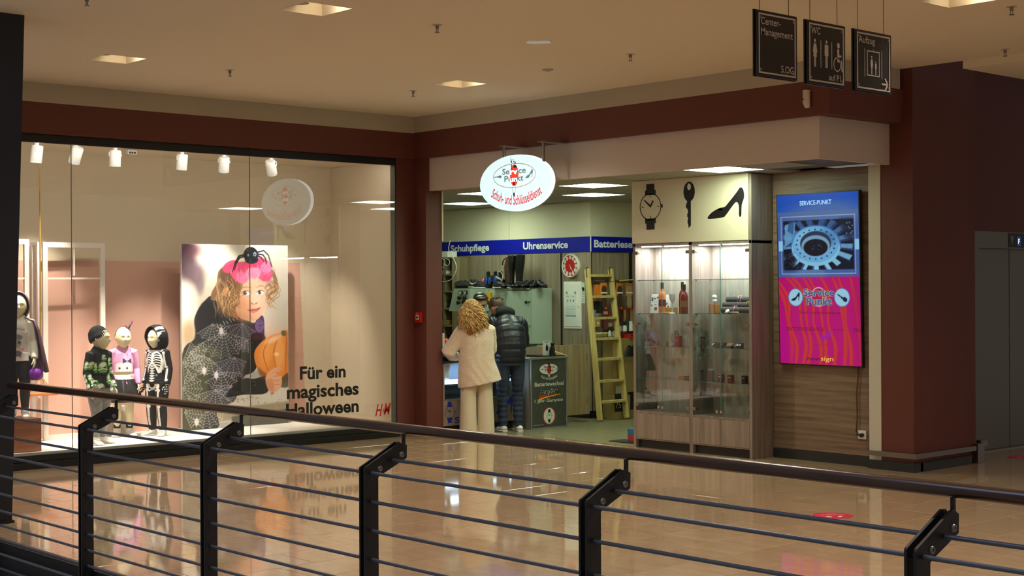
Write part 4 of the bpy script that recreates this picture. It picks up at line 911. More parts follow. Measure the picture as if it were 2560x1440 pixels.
# hair: scalp cap and many corkscrew curls
M_HAIR = mat('blond_hair', 'b48b4e', .55, noise=(22, 'd9b878')); M_HAIR2 = mat('blond_hair_light', 'd8b878', .5); M_HAIR3 = mat('blond_hair_copper', 'a06a38', .55)
g = G(); g.ball(hc+Vector((0, -.02, .02)), (.096, .112, .112), n=22, k=14, M=hM); g.loft([hc+Vector((0, -.05, .04)), hc+Vector((.005, -.10, -.08)), hc+Vector((.02, -.115, -.20)), hc+Vector((.03, -.11, -.30))], [(.085, .07), (.112, .06), (.125, .05), (.095, .035)], 18)
hair = part('hair', remesh(g, .009, 2), M_HAIR3, t)
cl = [G(), G(), G()]
for k in range(380):
    a = RNG.uniform(-math.pi*.95, -math.pi*.05)+(.15 if k % 4 == 0 else 0); el = RNG.uniform(.0, 1.35)
    d = Vector((math.cos(a)*math.cos(el), math.sin(a)*math.cos(el), math.sin(el))); p = hc+Vector((0, -.015, .02))+Vector((d.x*.085, d.y*.105, d.z*.115))
    L = RNG.uniform(.16, .33)*(1-.15*abs(d.x)) if el < .9 else RNG.uniform(.14, .26); ph = RNG.uniform(0, 6.28); rad = RNG.uniform(.010, .020); turns = RNG.uniform(2.2, 4.2)
    out = Vector((d.x, min(d.y, -.2), 0)); pts = []
    for i in range(17):
        q = i/16; c = p+out*(.024*math.sin(min(q*2.2, 1.57))+.052*q)+Vector((d.x*.035*q+.01*q, -.02*q, -L*q*q*.75-L*.25*q)); c += Vector((math.cos(ph+q*turns*6.28)*rad, math.sin(ph+q*turns*6.28)*rad*.8, math.sin(ph+q*turns*6.28)*rad*.5))
        pts.append(c)
    cl[k % 3].loft(pts, [.0035]+[.0058]*14+[.004, .002], 5)
for gg, m_ in zip(cl, (M_HAIR, M_HAIR2, M_HAIR3)):
    o = gg.build('curls', m_, hair, True, smooth=True); o['kind'] = 'stuff'
# ---- man in the navy puffer jacket
t = person('man in a navy puffer jacket and dark jeans leaning over the counter', (.455, 1.10, 0), (-.93, .37))
hc = Vector((-.045, .335, 1.49)); hM = rotm(.35, -.75)
armsM = [((.19, .12, 1.30), (.25, .20, 1.06), (.12, .44, .96)), ((-.19, .14, 1.30), (-.235, .22, 1.05), (-.10, .44, .95))]
legsM = [((.095, 0, .86), (.11, .04, .46), (.10, -.01, .09)), ((-.085, 0, .86), (-.085, .05, .46), (-.08, .03, .09))]
torM = [(0, 0, .84), (0, -.02, .95), (0, -.01, 1.10), (0, .06, 1.24), (-.01, .16, 1.36), (-.03, .25, 1.42)]
base_body(t, 1.80, torM, armsM, legsM, hc, .225, hM, M_SKIN)
g = G(); pts, rad = [], []
cpts = [Vector(p) for p in ((0, -.005, .855), (0, -.015, .95), (0, -.005, 1.08), (0, .045, 1.21), (-.005, .10, 1.31), (-.015, .17, 1.39))]; cr = [(.185, .145), (.195, .155), (.205, .165), (.215, .165), (.185, .14), (.10, .095)]
for i in range(61):
    q = i/60*5; a = min(int(q), 4); f = q-a; c = cpts[a]*(1-f)+cpts[a+1]*f; r = [cr[a][k]*(1-f)+cr[a+1][k]*f for k in (0, 1)]; puff = 1-.050*(abs(math.cos(i/60*math.pi*7.5))**6)
    pts.append(c); rad.append((r[0]*puff, r[1]*puff))
g.loft(pts, rad, 26, ref=(0, 1, 0))
for a in armsM:
    A = [Vector(p) for p in a]; pts, rad = [], []
    seg = [A[0]-Vector((A[0].x*.35, .02, -.02)), A[0], A[1], A[1]*.1+A[2]*.9]
    for i in range(46):
        q = i/45*3; k = min(int(q), 2); f = q-k; pts.append(seg[k]*(1-f)+seg[k+1]*f); rad.append((.088-.018*max(0, (q-1)/2))*(1-.07*abs(math.cos(i/45*math.pi*6))**6))
    g.loft(pts, rad, 16)
part('jacket', remesh(g, .007, 2), mat('navy_nylon', '1a1f2c', .38, bump=(26, .35, .01)), t)
g = G(); g.loft([(0, -.012, .845), (0, -.01, .875)], [(.182, .142), (.184, .144)], 26, ref=(0, 1, 0)); g.build('jacket_hem', mat('rib_knit', '14161d', .8), t, True, smooth=True)
g = G(); g.ball((-.005, .135, 1.435), (.125, .085, .075), n=20, k=12, M=rotm(0, -.6)); g.ball((-.02, .20, 1.47), (.095, .065, .055), n=18, k=10, M=rotm(0, -.6)); g.loft([(.09, .16, 1.40), (.10, .235, 1.42), (.05, .29, 1.41)], .028, 10); g.loft([(-.11, .16, 1.40), (-.13, .235, 1.41), (-.09, .29, 1.40)], .028, 10)
part('hood', remesh(g, .007, 3), mat('black_fleece', '17181a', .9, bump=(60, .3, .004)), t)
g = G(); g.ball(hc+hM @ Vector((0, -.015, .035)), (.088, .105, .092), n=22, k=14, M=hM)
for k in range(240):
    a, e = RNG.uniform(0, 6.28), RNG.uniform(.05, 1.5); d = Vector((math.cos(a)*math.cos(e), math.sin(a)*math.cos(e), math.sin(e)))
    if d.y > .55 and d.z < .5: continue
    p = hc+hM @ (Vector((0, -.012, .03))+Vector((d.x*.086, d.y*.102, d.z*.09))); tdir = hM @ Vector((RNG.normal(0, .3), -.5+RNG.normal(0, .4), .3+RNG.normal(0, .3))); g.loft([p, p+tdir*.022, p+tdir*.034+Vector((0, 0, -.006))], [.010, .008, .002], 5)
g.build('hair', mat('dark_brown_hair', '3a2a20', .6, noise=(40, '5d4634')), t, True, smooth=True)
g = G()
for L in legsM:
    A = [Vector(p) for p in L]; pts, rad = [], []
    seg = [A[0]+Vector((0, 0, .03)), A[0]*.5+A[1]*.5, A[1], A[1]*.5+A[2]*.5, A[2]-Vector((0, 0, .02))]; rr = [.098, .088, .066, .062, .056]
    for i in range(41):
        q = i/40*4; k = min(int(q), 3); f = q-k; wr = .006*math.sin(i*1.9)*(1 if i > 24 or 16 < i < 24 else .3); pts.append(seg[k]*(1-f)+seg[k+1]*f); rad.append(rr[k]*(1-f)+rr[k+1]*f+wr)
    g.loft(pts, rad, 18)
g.loft([(0, -.005, .80), (0, -.005, .90)], [(.155, .125), (.17, .13)], 22, ref=(0, 1, 0))
part('jeans', remesh(g, .007, 2), mat('dark_denim', '20283a', .8, noise=(9, '2c3850'), bump=(60, .1, .003)), t)
for L in legsM:
    g = G(); shoe(g, (L[2][0], L[2][1]-.07, 0), (.15*(1 if L[2][0] > 0 else -1), 1, 0), .27, .085, .095); so = part('shoe', remesh(g, .006, 2), mat('white_leather', 'dcdad6', .5), t)
    g = G(); c0 = Vector((L[2][0], L[2][1]-.07, 0)); d = Vector((.15*(1 if L[2][0] > 0 else -1), 1, 0)).normalized(); g.loft([c0+d*(.27*q)+Vector((0, 0, .011)) for q in (-.03, .15, .4, .65, .9, 1.03)], [(w_*.095, .011) for w_ in (.36, .5, .5, .54, .52, .3)], 14); g.build('sole', M_WHITE, so, True, smooth=.8)
# ---- clerk behind the counter
t = person('masked shop clerk with short black hair standing behind the counter', (-.60, 1.50, 0), (.88, -.47))
hc = Vector((.0, .13, 1.545)); hM = rotm(-.15, -.45)
armsC = [((.19, .03, 1.34), (.24, .16, 1.10), (.10, .36, .98)), ((-.19, .03, 1.34), (-.24, .16, 1.10), (-.10, .36, .98))]
legsC = [((.095, 0, .86), (.10, .0, .46), (.10, -.02, .07)), ((-.095, 0, .86), (-.10, .0, .46), (-.10, -.02, .07))]
base_body(t, 1.74, [(0, 0, .84), (0, 0, .95), (0, 0, 1.10), (0, .01, 1.25), (0, .03, 1.38), (0, .06, 1.43)], armsC, legsC, hc, .235, hM, M_SKIN2)
g = G(); g.loft([(0, 0, .86), (0, 0, 1.0), (0, .0, 1.15), (0, .01, 1.28), (0, .03, 1.38), (0, .055, 1.44)], [(.18, .125), (.18, .125), (.20, .135), (.205, .125), (.14, .09), (.07, .065)], 22, ref=(0, 1, 0))
for a in armsC: g.loft([Vector(a[0])*.8+Vector((0, 0, .27)), a[0], a[1], Vector(a[1])*.3+Vector(a[2])*.7], [.07, .072, .062, .052], 14)
part('sweater', remesh(g, .008, 3), mat('slate_sweater', '2f3b4b', .85), t)
g = G()
for L in legsC: g.loft([Vector(L[0])+Vector((0, 0, .03)), L[1], L[2]], [.092, .07, .065], 14)
g.loft([(0, 0, .80), (0, 0, .89)], [(.16, .12), (.17, .12)], 18, ref=(0, 1, 0)); part('trousers', remesh(g, .009, 2), mat('black_trousers', '191a1d', .8), t)
for L in legsC:
    g = G(); shoe(g, (L[2][0], L[2][1]-.06, 0), (0, 1, 0), .27, .08, .095); part('shoe', remesh(g, .007, 2), mat('black_leather', '131315', .35), t)
g = G(); g.ball(hc+hM @ Vector((0, -.03, .045)), (.095, .108, .088), n=22, k=14, M=hM); g.ball(hc+hM @ Vector((0, .045, .098)), (.075, .05, .03), n=14, k=8, M=hM)
for s_ in (-1, 1): g.ball(hc+hM @ Vector((.083*s_, .0, .0)), (.012, .028, .05), n=10, k=8, M=hM)
part('hair', remesh(g, .006, 3), mat('black_hair', '17130f', .4, noise=(60, '2b221b')), t)
h = .235
# face mask: a shell over nose and chin
g = G(); vs = []; n1, n2 = 15, 9
for i in range(n2):
    z = -.06-.42*i/(n2-1)
    for j in range(n1):
        a = -1.15+2.3*j/(n1-1); r = .45-.05*abs(z+.2)-.16*max(0, -z-.30); vs.append(hc+hM @ (Vector((math.sin(a)*.40*(1-.35*max(0, -z-.18)), math.cos(a)*(r+.045*math.exp(-(a/.35)**2)*(1 if z > -.3 else .6)), z))*h))
g.add(vs, [(i*n1+j, i*n1+j+1, (i+1)*n1+j+1, (i+1)*n1+j) for i in range(n2-1) for j in range(n1-1)]); mk = g.build('face_mask', mat('mask_blue', '7fc4c8', .8), t, True, smooth=True)
for s_ in (-1, 1):
    g = G(); g.loft([hc+hM @ (Vector((s_*.37, .17, -.12))*h), hc+hM @ (Vector((s_*.40, -.05, .02))*h)], .0018, 5); g.build('ear_loop', M_WHITE, mk, True)
    g = G(); g.ball(hc+hM @ (Vector((s_*.145, .385, .03))*h), (.012, .006, .005), n=10, k=6, M=hM); g.build('eye', mat('dark_eye', '1b1512', .2), t, True)
    g = G(); g.loft([hc+hM @ (Vector((s_*.05, .43, .10))*h), hc+hM @ (Vector((s_*.15, .425, .125))*h), hc+hM @ (Vector((s_*.24, .37, .10))*h)], [.004, .005, .003], 6); g.build('eyebrow', mat('black_hair', '17130f'), t, True)
# ================================================================ REPAIR SHOP: signs, lamps, counter
M_BLUE = mat('sign_blue', '0614a0', .5, spec=.25); M_BLUE2 = mat('print_blue', '1d33a8', .5); M_LET = mat('sign_letter', 'dfe4ea', .5)
M_TUBE = mat('panel_diffuser', (1, 1, 1), .5, emit=(.91, 1, .86), es=23.0); M_PFR = mat('panel_frame', (.8, .8, .78), .5)
PANEL_AT.sort()
ORD = ('first', 'second', 'third', 'fourth', 'fifth', 'sixth', 'seventh', 'eighth', 'ninth')
def panel_label(x, y):
    if x > 3.9: return 'square ceiling light panel just above the display cabinet'
    if x < -1.5: return 'square ceiling light panel farthest back beside the brown jamb'
    if x < 0: return 'square ceiling light panel at the front left, partly behind the oval sign'
    if x < 1.2 and y > 1: return 'square ceiling light panel behind the right rim of the oval sign'
    if x < 2.6 and y < 1.5: return 'square ceiling light panel between the oval sign and the watch print'
    return 'square ceiling light panel cut off by the board with the watch print'
for (x, y) in PANEL_AT:
    t = thing('ceiling_panel_light', panel_label(x, y), 'ceiling light', (x+.3, y+.3, 2.9), group='square light panels in the repair shop')
    g = G()
    for (a, b, c, d) in ((.004, .004, .596, .022), (.004, .578, .596, .596), (.004, .022, .022, .578), (.578, .022, .596, .578)): g.box(x+a, y+b, 2.892, x+c, y+d, 2.912)
    g.build('frame', M_PFR, t); g = G(); g.box(x+.022, y+.022, 2.896, x+.578, y+.578, 2.91); g.build('diffuser', M_TUBE, t)
# blue service band with lettering
b0, b1 = 2.216, 2.419
t = thing('service_band', 'blue band with white service names along the back wall and corner', 'sign', (SX-1.5, BY, b0))
g = G(); g.box(-3.69, BY-.03, b0, SX-.003, BY, b1); g.build('blue_board', M_BLUE, t); g = G(); g.box(SX, BY-.028, b0, SX+.02, SY2, b1); g.build('blue_board', M_BLUE, t)
g = G(); g.box(SX-.003, BY-.033, b0, SX+.012, BY-.026, b1); g.build('corner_strip', M_WHITE, t); g = G(); g.box(SX+.02, SY2-.03, b0, 4.24, SY2, b1); g.build('blue_board', M_BLUE, t)
def band(s, x0p, x1p, yb, capx, low, ax, val, u, bold=.028):
    a, b_ = at(x0p, yb, ax, val), at(x1p, yb, ax, val); z0, z1 = b0+.056, b0+.158
    h = z1-z0; text('lettering', s, (a.x, a.y, z0-low*h), u, (0, 0, 1), (b_-a).length, h*(1+low), M_LET, t, .03)
band('Schuhpflege', 1127, 1223, 628, 0, .30, 'y', BY-.031, (1, 0, 0)); band('Uhrenservice', 1308, 1420, 622, 0, 0, 'y', BY-.031, (1, 0, 0))
ba, bb = at(1485, 620, 'x', SX+.021), at(1580, 622, 'x', SX+.021)
text('lettering', 'Batterieservice', (SX+.021, ba.y, b0+.056), (0, 1, 0), (0, 0, 1), (bb.y-ba.y)*1.50, .102, M_LET, t, .03)
text('lettering', 'Stempel', (1.75, SY2-.031, b0+.026), (1, 0, 0), (0, 0, 1), .62, .135, M_LET, t, .028)
# ---- oval light box sign
M_LBOX = mat('light_box_face', (.3, .3, .3), .3, emit=(.90, 1, .995), es=.97); M_LRIM = mat('light_box_rim', 'aab4b8', .35); M_GREY = mat('print_grey', '3f4f53', .5, emit='6f8f93', es=.55); M_LRED = mat('print_red_lit', 'c8321e', .5, emit='d83a22', es=.75); M_LDK = mat('print_navy_lit', '10203a', .5, emit='10203a', es=.3); M_LCR = mat('print_crimson_lit', 'b02840', .5, emit='b8304a', es=.5); M_LWH = mat('print_white_lit', 'ffffff', .5, emit=(.92, 1, 1), es=1.3)
oy = -.33; L_, R_, T_, B_ = at(1200, 463, 'y', oy), at(1377, 449, 'y', oy), at(1285, 387, 'y', oy), at(1288, 527, 'y', oy)
ocx, ocz, orx, orz = (L_.x+R_.x)/2, (T_.z+B_.z)/2, (R_.x-L_.x)/2, (T_.z-B_.z)/2
t = thing('oval_light_box', 'glowing white oval shop sign hanging from two steel rods', 'sign', (ocx, oy+.06, ocz))
def oval(name, rx, rz, y0, y1, m, n=72):
    g = G(); prof = ellipse(0, 0, rx, rz, n); g.poly(prof, (ocx, y1, ocz), (1, 0, 0), (0, 0, 1), y1-y0); return g.build(name, m, t)
dpt = (at(1396, 445, 'y', oy).x-R_.x)*.62
oval('face_panel', orx, orz, oy, oy+.012, M_LBOX); oval('lit_edge', orx*.999, orz*.999, oy+.012, oy+dpt*.85, mat('light_box_edge', (1, 1, 1), .3, emit=(.95, 1, 1), es=3.0)); oval('back_shell', orx*1.012, orz*1.012, oy+dpt*.85, oy+dpt*1.05, M_LRIM)
for px in (1259, 1357):
    q = at(px, 380, 'y', oy+dpt*.5); g = G(); g.cyl((q.x, oy+dpt*.6, ocz+orz*.6), (q.x, oy+dpt*.6, 3.268), .016, 14); g.build('rod', M_STEEL, t, smooth=.6); g = G(); g.box(q.x-.06, oy+dpt*.2, 3.262, q.x+.06, .02, 3.272, b=.002); g.build('mounting_plate', M_STEEL, t)
U3, V3 = (1, 0, 0), (0, 0, 1)
def onoval(px, py): q = at(px, py, 'y', oy-.002); return q.x, q.z
def oprint(nm, polys, m, lift=.002):
    g = G()
    for pl in polys: g.poly(pl, (0, oy-lift, 0), U3, V3)
    return g.build(nm, m, t)
ex, ez = onoval(1285.5, 439); e0 = onoval(1233, 443)[0]; erx = ex-e0; erz = onoval(1285, 408)[1]-ez
oprint('thin_ring', ring(ex, ez, erx, erz, .009, 60), mat('print_brown', 'a58a8a', .5, emit='b09a98', es=.45))
rx_, rz_ = onoval(1285.5, 438); oprint('red_disc', [ellipse(rx_, rz_, .068, .115, 32)], M_LRED, .002)
def otext(s, x0, x1, yb, hpx, m, bold, lift=.003, arc=None, low=0):
    a, b_ = at(x0, yb, 'y', oy), at(x1, yb, 'y', oy); h = hpx/ (FPX/((a-CAM).dot(CF))); return text('lettering', s, (a.x, oy, a.z-low*h), U3, V3, b_.x-a.x, h*(1+low), m, t, bold, lift=lift, arc=arc)
otext('Service', 1256, 1315, 437.5, 15, M_GREY, .02); otext('Punkt', 1261.5, 1309, 455.5, 15, M_GREY, .02)
otext('rv', 1276, 1294.5, 437, 10.5, M_LWH, .03, .0045); otext('un', 1275, 1294, 455.5, 9.5, M_LWH, .03, .0045)
def shoe_pts(cx, cz, s, flip=1): return [(cx+flip*s*x, cz+s*y) for x, y in SHOE]
SHOE = spline([(-.50, -.30), (-.40, -.16), (-.20, -.05), (-.05, -.02), (.0, .02), (.25, .32), (.36, .46), (.44, .40), (.46, .20), (.40, .0), (.385, -.27), (.33, -.27), (.325, -.02), (.27, .09), (.18, .02), (-.02, -.24), (-.10, -.29), (-.3, -.31)], 4)
KEY = [(-.02, -.5), (.05, -.44), (.05, .10)]+ellipse(0, .30, .17, .22, 22, 0, -1.25, math.pi+1.25)+[(-.06, .10), (-.07, .06), (-.10, .0), (-.09, -.06), (-.06, -.07), (-.03, -.14), (-.06, -.19), (-.06, -.25), (-.03, -.27), (-.05, -.33), (-.05, -.39), (-.03, -.42)]
kx, kz = onoval(1244, 442.5); oprint('key_mark', [[(kx+.10*y*1.25-.0, kz-.09*x) for x, y in KEY]], M_GREY); sx_, sz_ = onoval(1323, 436); oprint('shoe_mark', [shoe_pts(sx_, sz_, .12)], M_GREY)
wx, wz = onoval(1285, 472); wr = .030
oprint('watch_mark', ring(wx, wz, wr, wr*1.45, .003, 30)+[[(wx-.016, wz+.044), (wx+.016, wz+.044), (wx+.010, wz+.072), (wx-.010, wz+.072)], [(wx-.016, wz-.044), (wx-.010, wz-.078), (wx+.010, wz-.078), (wx+.016, wz-.044)]], M_LDK, .0035)
cx_, cz_ = onoval(1285, 411); oprint('cobbler_mark', [[(cx_-.05, cz_+.09), (cx_-.04, cz_+.05), (cx_-.025, cz_+.02), (cx_-.05, cz_+.02)], [(cx_-.045, cz_), (cx_-.03, cz_), (cx_-.028, cz_-.06), (cx_-.04, cz_-.04)], [(cx_-.008, cz_-.035), (cx_+.055, cz_-.035), (cx_+.03, cz_-.01), (cx_-.0, cz_-.008)], ellipse(cx_+.0, cz_+.03, .009, .009, 10), ellipse(cx_-.012, cz_+.05, .006, .008, 8), [(cx_+.005, cz_+.01), (cx_+.025, cz_+.035), (cx_+.03, cz_+.005)]], M_LDK, .0035)
a, b_ = at(1225, 489, 'y', oy), at(1350, 481, 'y', oy); text('lettering', 'Schuh- und Schlüsseldienst', (a.x-.0, oy, B_.z+.062), U3, V3, (b_.x-a.x)*1.07, .105, M_LCR, t, .016, lift=.003, arc=(.86, 1))
# ---- glass display counter (front towards the shop floor)
CX, CY0, CY1 = .20, .262, 1.40
t = thing('glass_counter', 'lit glass display counter with a blue watch print on its oak base', 'counter', (.0, .8, 0))
g = G(); g.box(-.36, CY0, .10, CX, CY1, .41, b=.003); g.box(-.36, CY0, .41, -.33, CY1, .845); g.box(-.36, CY0, .41, CX, CY0+.018, .845); g.box(-.36, CY1-.018, .41, CX, CY1, .845); base = g.build('base_cabinet', M_OAK_V, t)
g = G(); g.box(-.36, CY0, .845, CX+.012, CY1, .870, b=.004); g.build('top_board', wood('counter_top', '3a3836', '2b2928', 'y', .35), t)
g = G(); g.box(-.33, CY0+.02, 0, CX-.05, CY1-.02, .10); g.build('plinth', M_DKSKIRT, t)
g = G(); g.box(CX-.008, CY0+.02, .415, CX-.002, CY1-.02, .84); g.build('front_glass', glass('case_glass', (.95, .98, .98), 1.5, 1.6), t)
M_ALU = mat('aluminium', (.75, .76, .78), .3, .9)
g = G()
for (z0, z1) in ((.405, .418), (.832, .846)): g.box(CX-.012, CY0+.005, z0, CX+.004, CY1-.005, z1)
for y in (CY0+.005, (CY0+CY1)/2, CY1-.02): g.box(CX-.012, y, .41, CX+.004, y+.014, .84)
g.build('case_frame', M_ALU, t)
g = G(); g.box(-.30, CY0+.02, .60, CX-.02, CY1-.02, .608); g.build('glass_shelf', mat('shelf_frosted', (.75, .85, .9), .3), t)
g = G(); g.box(CX-.035, CY0+.02, .595, CX-.014, CY1-.02, .650); g.build('lit_strip', mat('strip_light', (1, 1, 1), .4, emit=(.75, .93, 1), es=2.6), t); lamp('case_lamp', 'AREA', (-.05, .83, .835), 9, (.72, .88, 1), .3, (-.05, .83, 0), shape='RECTANGLE', size_y=1.0)
g = G(); g.box(-.32, CY0+.02, .43, -.30, CY1-.02, .83); g.build('back_lining', mat('lining_blue', '4a5a72', .6), t)
g = G(); g.box(-.30, CY0+.03, .418, CX-.02, CY1-.02, .424); g.build('case_floor', mat('lining_dark', '2a2f3c', .5), t)
for k in range(9):
    y = CY0+.10+.12*k; q = G(); q.loft([(CX-.10, y, .615), (CX-.10, y, .635)], .014, 12); q.loft([(CX-.10, y-.03, .622), (CX-.10, y+.03, .622)], .005, 6)
    o = q.build('wrist_watch', M_STEEL); tag(o, ORD[k]+' steel watch from the hall end of the lit counter shelf', 'watch', 'watches in the glass counter')
g = G(); g.loft([(CX-.06, CY0+.08, .66), (CX-.07, CY0+.10, .74), (CX-.09, CY0+.11, .82)], [(.05, .02), (.04, .015), (.07, .02)], 10); o = g.build('white_stand', mat('stand_white', (.85, .88, .9), .4)); tag(o, 'white curved watch stand in the left of the glass counter', 'stand')
def cprint(nm, polys, m, parent, x=CX+.0015):
    g = G()
    for pl in polys: g.poly(pl, (x, 0, 0), (0, 1, 0), (0, 0, 1))
    return g.build(nm, m, parent)
def watch_polys(cx, cz, r, ar=1.35, tick=True):
    P = ring(cx, cz, r, r*ar, r*.07, 40)
    for s_ in (1, -1):
        P.append([(cx-r*.50, cz+s_*r*ar*.86), (cx+r*.50, cz+s_*r*ar*.86), (cx+r*.50, cz+s_*r*ar*1.22), (cx-r*.50, cz+s_*r*ar*1.22)]); P.append([(cx-r*.38, cz+s_*r*ar*1.22), (cx+r*.38, cz+s_*r*ar*1.22), (cx+r*.38, cz+s_*r*ar*1.68), (cx-r*.38, cz+s_*r*ar*1.68)])
    P.append([(cx-.06*r, cz-.02*r), (cx-.62*r, cz+.56*r*ar*.9), (cx-.56*r, cz+.62*r*ar*.9), (cx+.04*r, cz+.10*r)]); P.append([(cx-.05*r, cz-.08*r), (cx+.06*r, cz-.02*r), (cx+.32*r, cz+.42*r*ar), (cx+.18*r, cz+.46*r*ar), (cx-.02*r, cz+.08*r)])
    for (dx, dz, w_, h_) in ((0, .76*ar, .03, .09), (0, -.76*ar, .03, .09), (-.72, 0, .08, .035), (.72, 0, .08, .035)): P.append([(cx+dx*r-w_*r, cz+dz*r-h_*r), (cx+dx*r+w_*r, cz+dz*r-h_*r), (cx+dx*r+w_*r, cz+dz*r+h_*r), (cx+dx*r-w_*r, cz+dz*r+h_*r)])
    P.append([(cx+r, cz-.10*r), (cx+1.14*r, cz-.10*r), (cx+1.14*r, cz+.14*r), (cx+r, cz+.14*r)]); return P
wy = .36; cprint('watch_print', watch_polys(wy, .262, .078, .98), M_BLUE2, base)
text('lettering', 'Service', (CX+.001, .435, .125), (0, 1, 0), (0, 0, 1), .52, .075, M_BLUE2, base, .02)
cprint('shoe_print', [shoe_pts(1.24, .29, .30)], M_BLUE2, base)
# blue parcel counter display and boxes on the counter
t = thing('parcel_display', 'blue cardboard parcel service display standing on the glass counter', 'display stand', (.05, .3, .871))
M_HB = mat('parcel_blue', '14508f', .5); hy0, hy1 = .265, at(1150, 880, 'x', .10).y
g = G(); g.box(-.12, hy0, .871, .10, hy1, 1.035, b=.003); g.build('carton', M_HB, t); a = at(1101, 893, 'x', .101); b_ = at(1126, 893, 'x', .101)
text('lettering', 'Hermes', (.1005, hy0+.005, .915), (0, 1, 0), (0, 0, 1), .155, .038, mat('pale_print', 'c9d6e4', .5), t, .006, shear=.2)
g = G(); g.box(-.10, hy0, 1.036, -.085, hy0+.155, 1.43); g.build('back_card', mat('card_orange', 'c98a2e', .5), t)
g = G(); g.poly([(hy0+.002, 1.428), (hy0+.153, 1.428), (hy0+.12, 1.35), (hy0+.002, 1.27)], (-.0845, 0, 0), (0, 1, 0), (0, 0, 1)); g.build('card_print', mat('card_sky', '2f8fd0', .5), t)
g = G()
for k in range(3): g.poly(ellipse(hy0+.055+.03*k, 1.22, .012, .05, 12), (-.0842, 0, 0), (0, 1, 0), (0, 0, 1))
g.build('card_print', mat('card_brown', '6b3f1e', .5), t)
g = G(); g.box(-.06, hy0, 1.036, .04, hy0+.07, 1.16, b=.003); g.build('leaflet_box', mat('carton_blue2', '2a6fb5', .5), t); g = G(); g.box(-.05, hy0+.075, 1.036, .05, hy0+.145, 1.20, b=.003); g.build('leaflet_box', M_WHITE, t); g = G(); g.box(.051, hy0+.085, 1.06, .053, hy0+.10, 1.18); g.build('stripe', mat('coral_print', 'd9583a', .5), t)
g = G(); g.ball((.02, .455, 1.09), (.035, .035, .045), n=18, k=12); o = g.build('orange_ball', mat('orange_plastic', 'e2562a', .45)); g2 = G(); g2.cyl((.02, .455, 1.036), (.02, .455, 1.055), .025, 14); g2.build('foot', M_HB, o); tag(o, 'orange ball shaped item on the blue parcel display', 'ball')
# poster stand block, closing the counter
t = thing('poster_stand', 'dark grey battery service poster in a snap frame on the counter end', 'poster', (.48, 1.73, 0))
g = G(); g.box(-.30, CY1+.003, 0, .455, 2.05, .868, b=.003); g.build('cabinet', wood('stand_oak', '8a8078', '6d635a', 'z', .5), t)
PYa, PYb = 1.425, 2.032
g = G(); g.box(.456, PYa, .006, .470, PYb, .872); pp = g.build('poster_sheet', mat('poster_grey', '4c5049', .35, noise=(6, '41453f')), t)
g = G(); g.box(.456, PYa-.006, .856, .486, PYb+.006, .884, b=.006); g.box(.456, PYa-.006, .0, .482, PYb+.006, .016, b=.003); g.box(.456, PYa-.006, .016, .478, PYa+.014, .858); g.box(.456, PYb-.014, .016, .478, PYb+.006, .858); g.build('snap_frame', M_ALU, t)
PX_ = .471
def stand(nm, polys, m, lift=0): return cprint(nm, polys, m, pp, PX_+lift)
def sp_(px, py): q = at(px, py, 'x', PX_); return q.y, q.z
def stext(s, x0, x1, yb, hpx, m, bold, low=0, arc=None, shear=0, yb2=None, lift=.002):
    a, b_ = at(x0, yb, 'x', PX_), at(x1, yb if yb2 is None else yb2, 'x', PX_); h = hpx/(FPX/((a-CAM).dot(CF))); return text('lettering', s, (PX_, a.y, a.z-low*h), (0, 1, 0), (0, 0, 1), b_.y-a.y, h*(1+low), m, pp, bold, lift=lift, arc=arc, shear=shear)
M_PW = mat('print_white', 'dcdcd6', .5); M_PR = mat('print_scarlet', 'c22a1c', .5); M_PY = mat('print_yellow', 'e8b62a', .5)
c = sp_(1372, 922.5); stand('white_oval', [ellipse(c[0], c[1], .155, .066, 40)], M_PW); c2 = sp_(1373, 923); stand('red_disc', [ellipse(c2[0], c2[1], .033, .062, 24)], M_PR, .001)
stext('Service', 1359, 1387, 921, 7, M_INK, .01); stext('Punkt', 1362, 1384, 929.5, 7, M_INK, .01)
k0 = sp_(1355, 923.5); stand('key_mark', [[(k0[0]+.04*y, k0[1]-.05*x) for x, y in KEY]], M_INK, .001); k1 = sp_(1391, 922); stand('shoe_mark', [shoe_pts(k1[0], k1[1], .042)], M_INK, .001); k2 = sp_(1372, 910); stand('cobbler_mark', [ellipse(k2[0], k2[1], .022, .012, 8), [(k2[0]-.03, k2[1]+.03), (k2[0]-.02, k2[1]), (k2[0]-.035, k2[1])]], M_INK, .0012); k3 = sp_(1372.5, 938); stand('watch_mark', [ellipse(k3[0], k3[1], .014, .022, 16)], M_PW, .001)
stext('Schuh- und Schlüsseldienst', 1351, 1395, 951, 7, M_PW, .004, arc=(.28, 1)); stext('Batteriewechsel', 1336.5, 1409, 967, 10.5, M_PW, .012, yb2=964); stext('Energizer', 1351, 1398, 986, 13, M_INK, .03, .25, shear=.35)
text('lettering', 'Energizer', (PX_, sp_(1350.5, 986)[0], sp_(1350.5, 989.5)[1]), (0, 1, 0), (0, 0, 1), .305, .083, M_PW, pp, .055, lift=.001, shear=.35)
a0, a1 = sp_(1347, 998), sp_(1401, 984)
stand('red_swoosh', [[(a0[0], a0[1]), (a0[0]+.005, a0[1]+.042), (a0[0]+.13, a0[1]+.045), (a1[0], a1[1]+.006), (a1[0], a1[1]), (a0[0]+.14, a0[1]+.028)]], M_PR, .001); stand('yellow_swoosh', [[(a0[0], a0[1]-.018), (a0[0], a0[1]), (a0[0]+.14, a0[1]+.028), (a1[0], a1[1]), (a1[0], a1[1]-.006), (a0[0]+.15, a0[1]+.014)]], M_PY, .001)
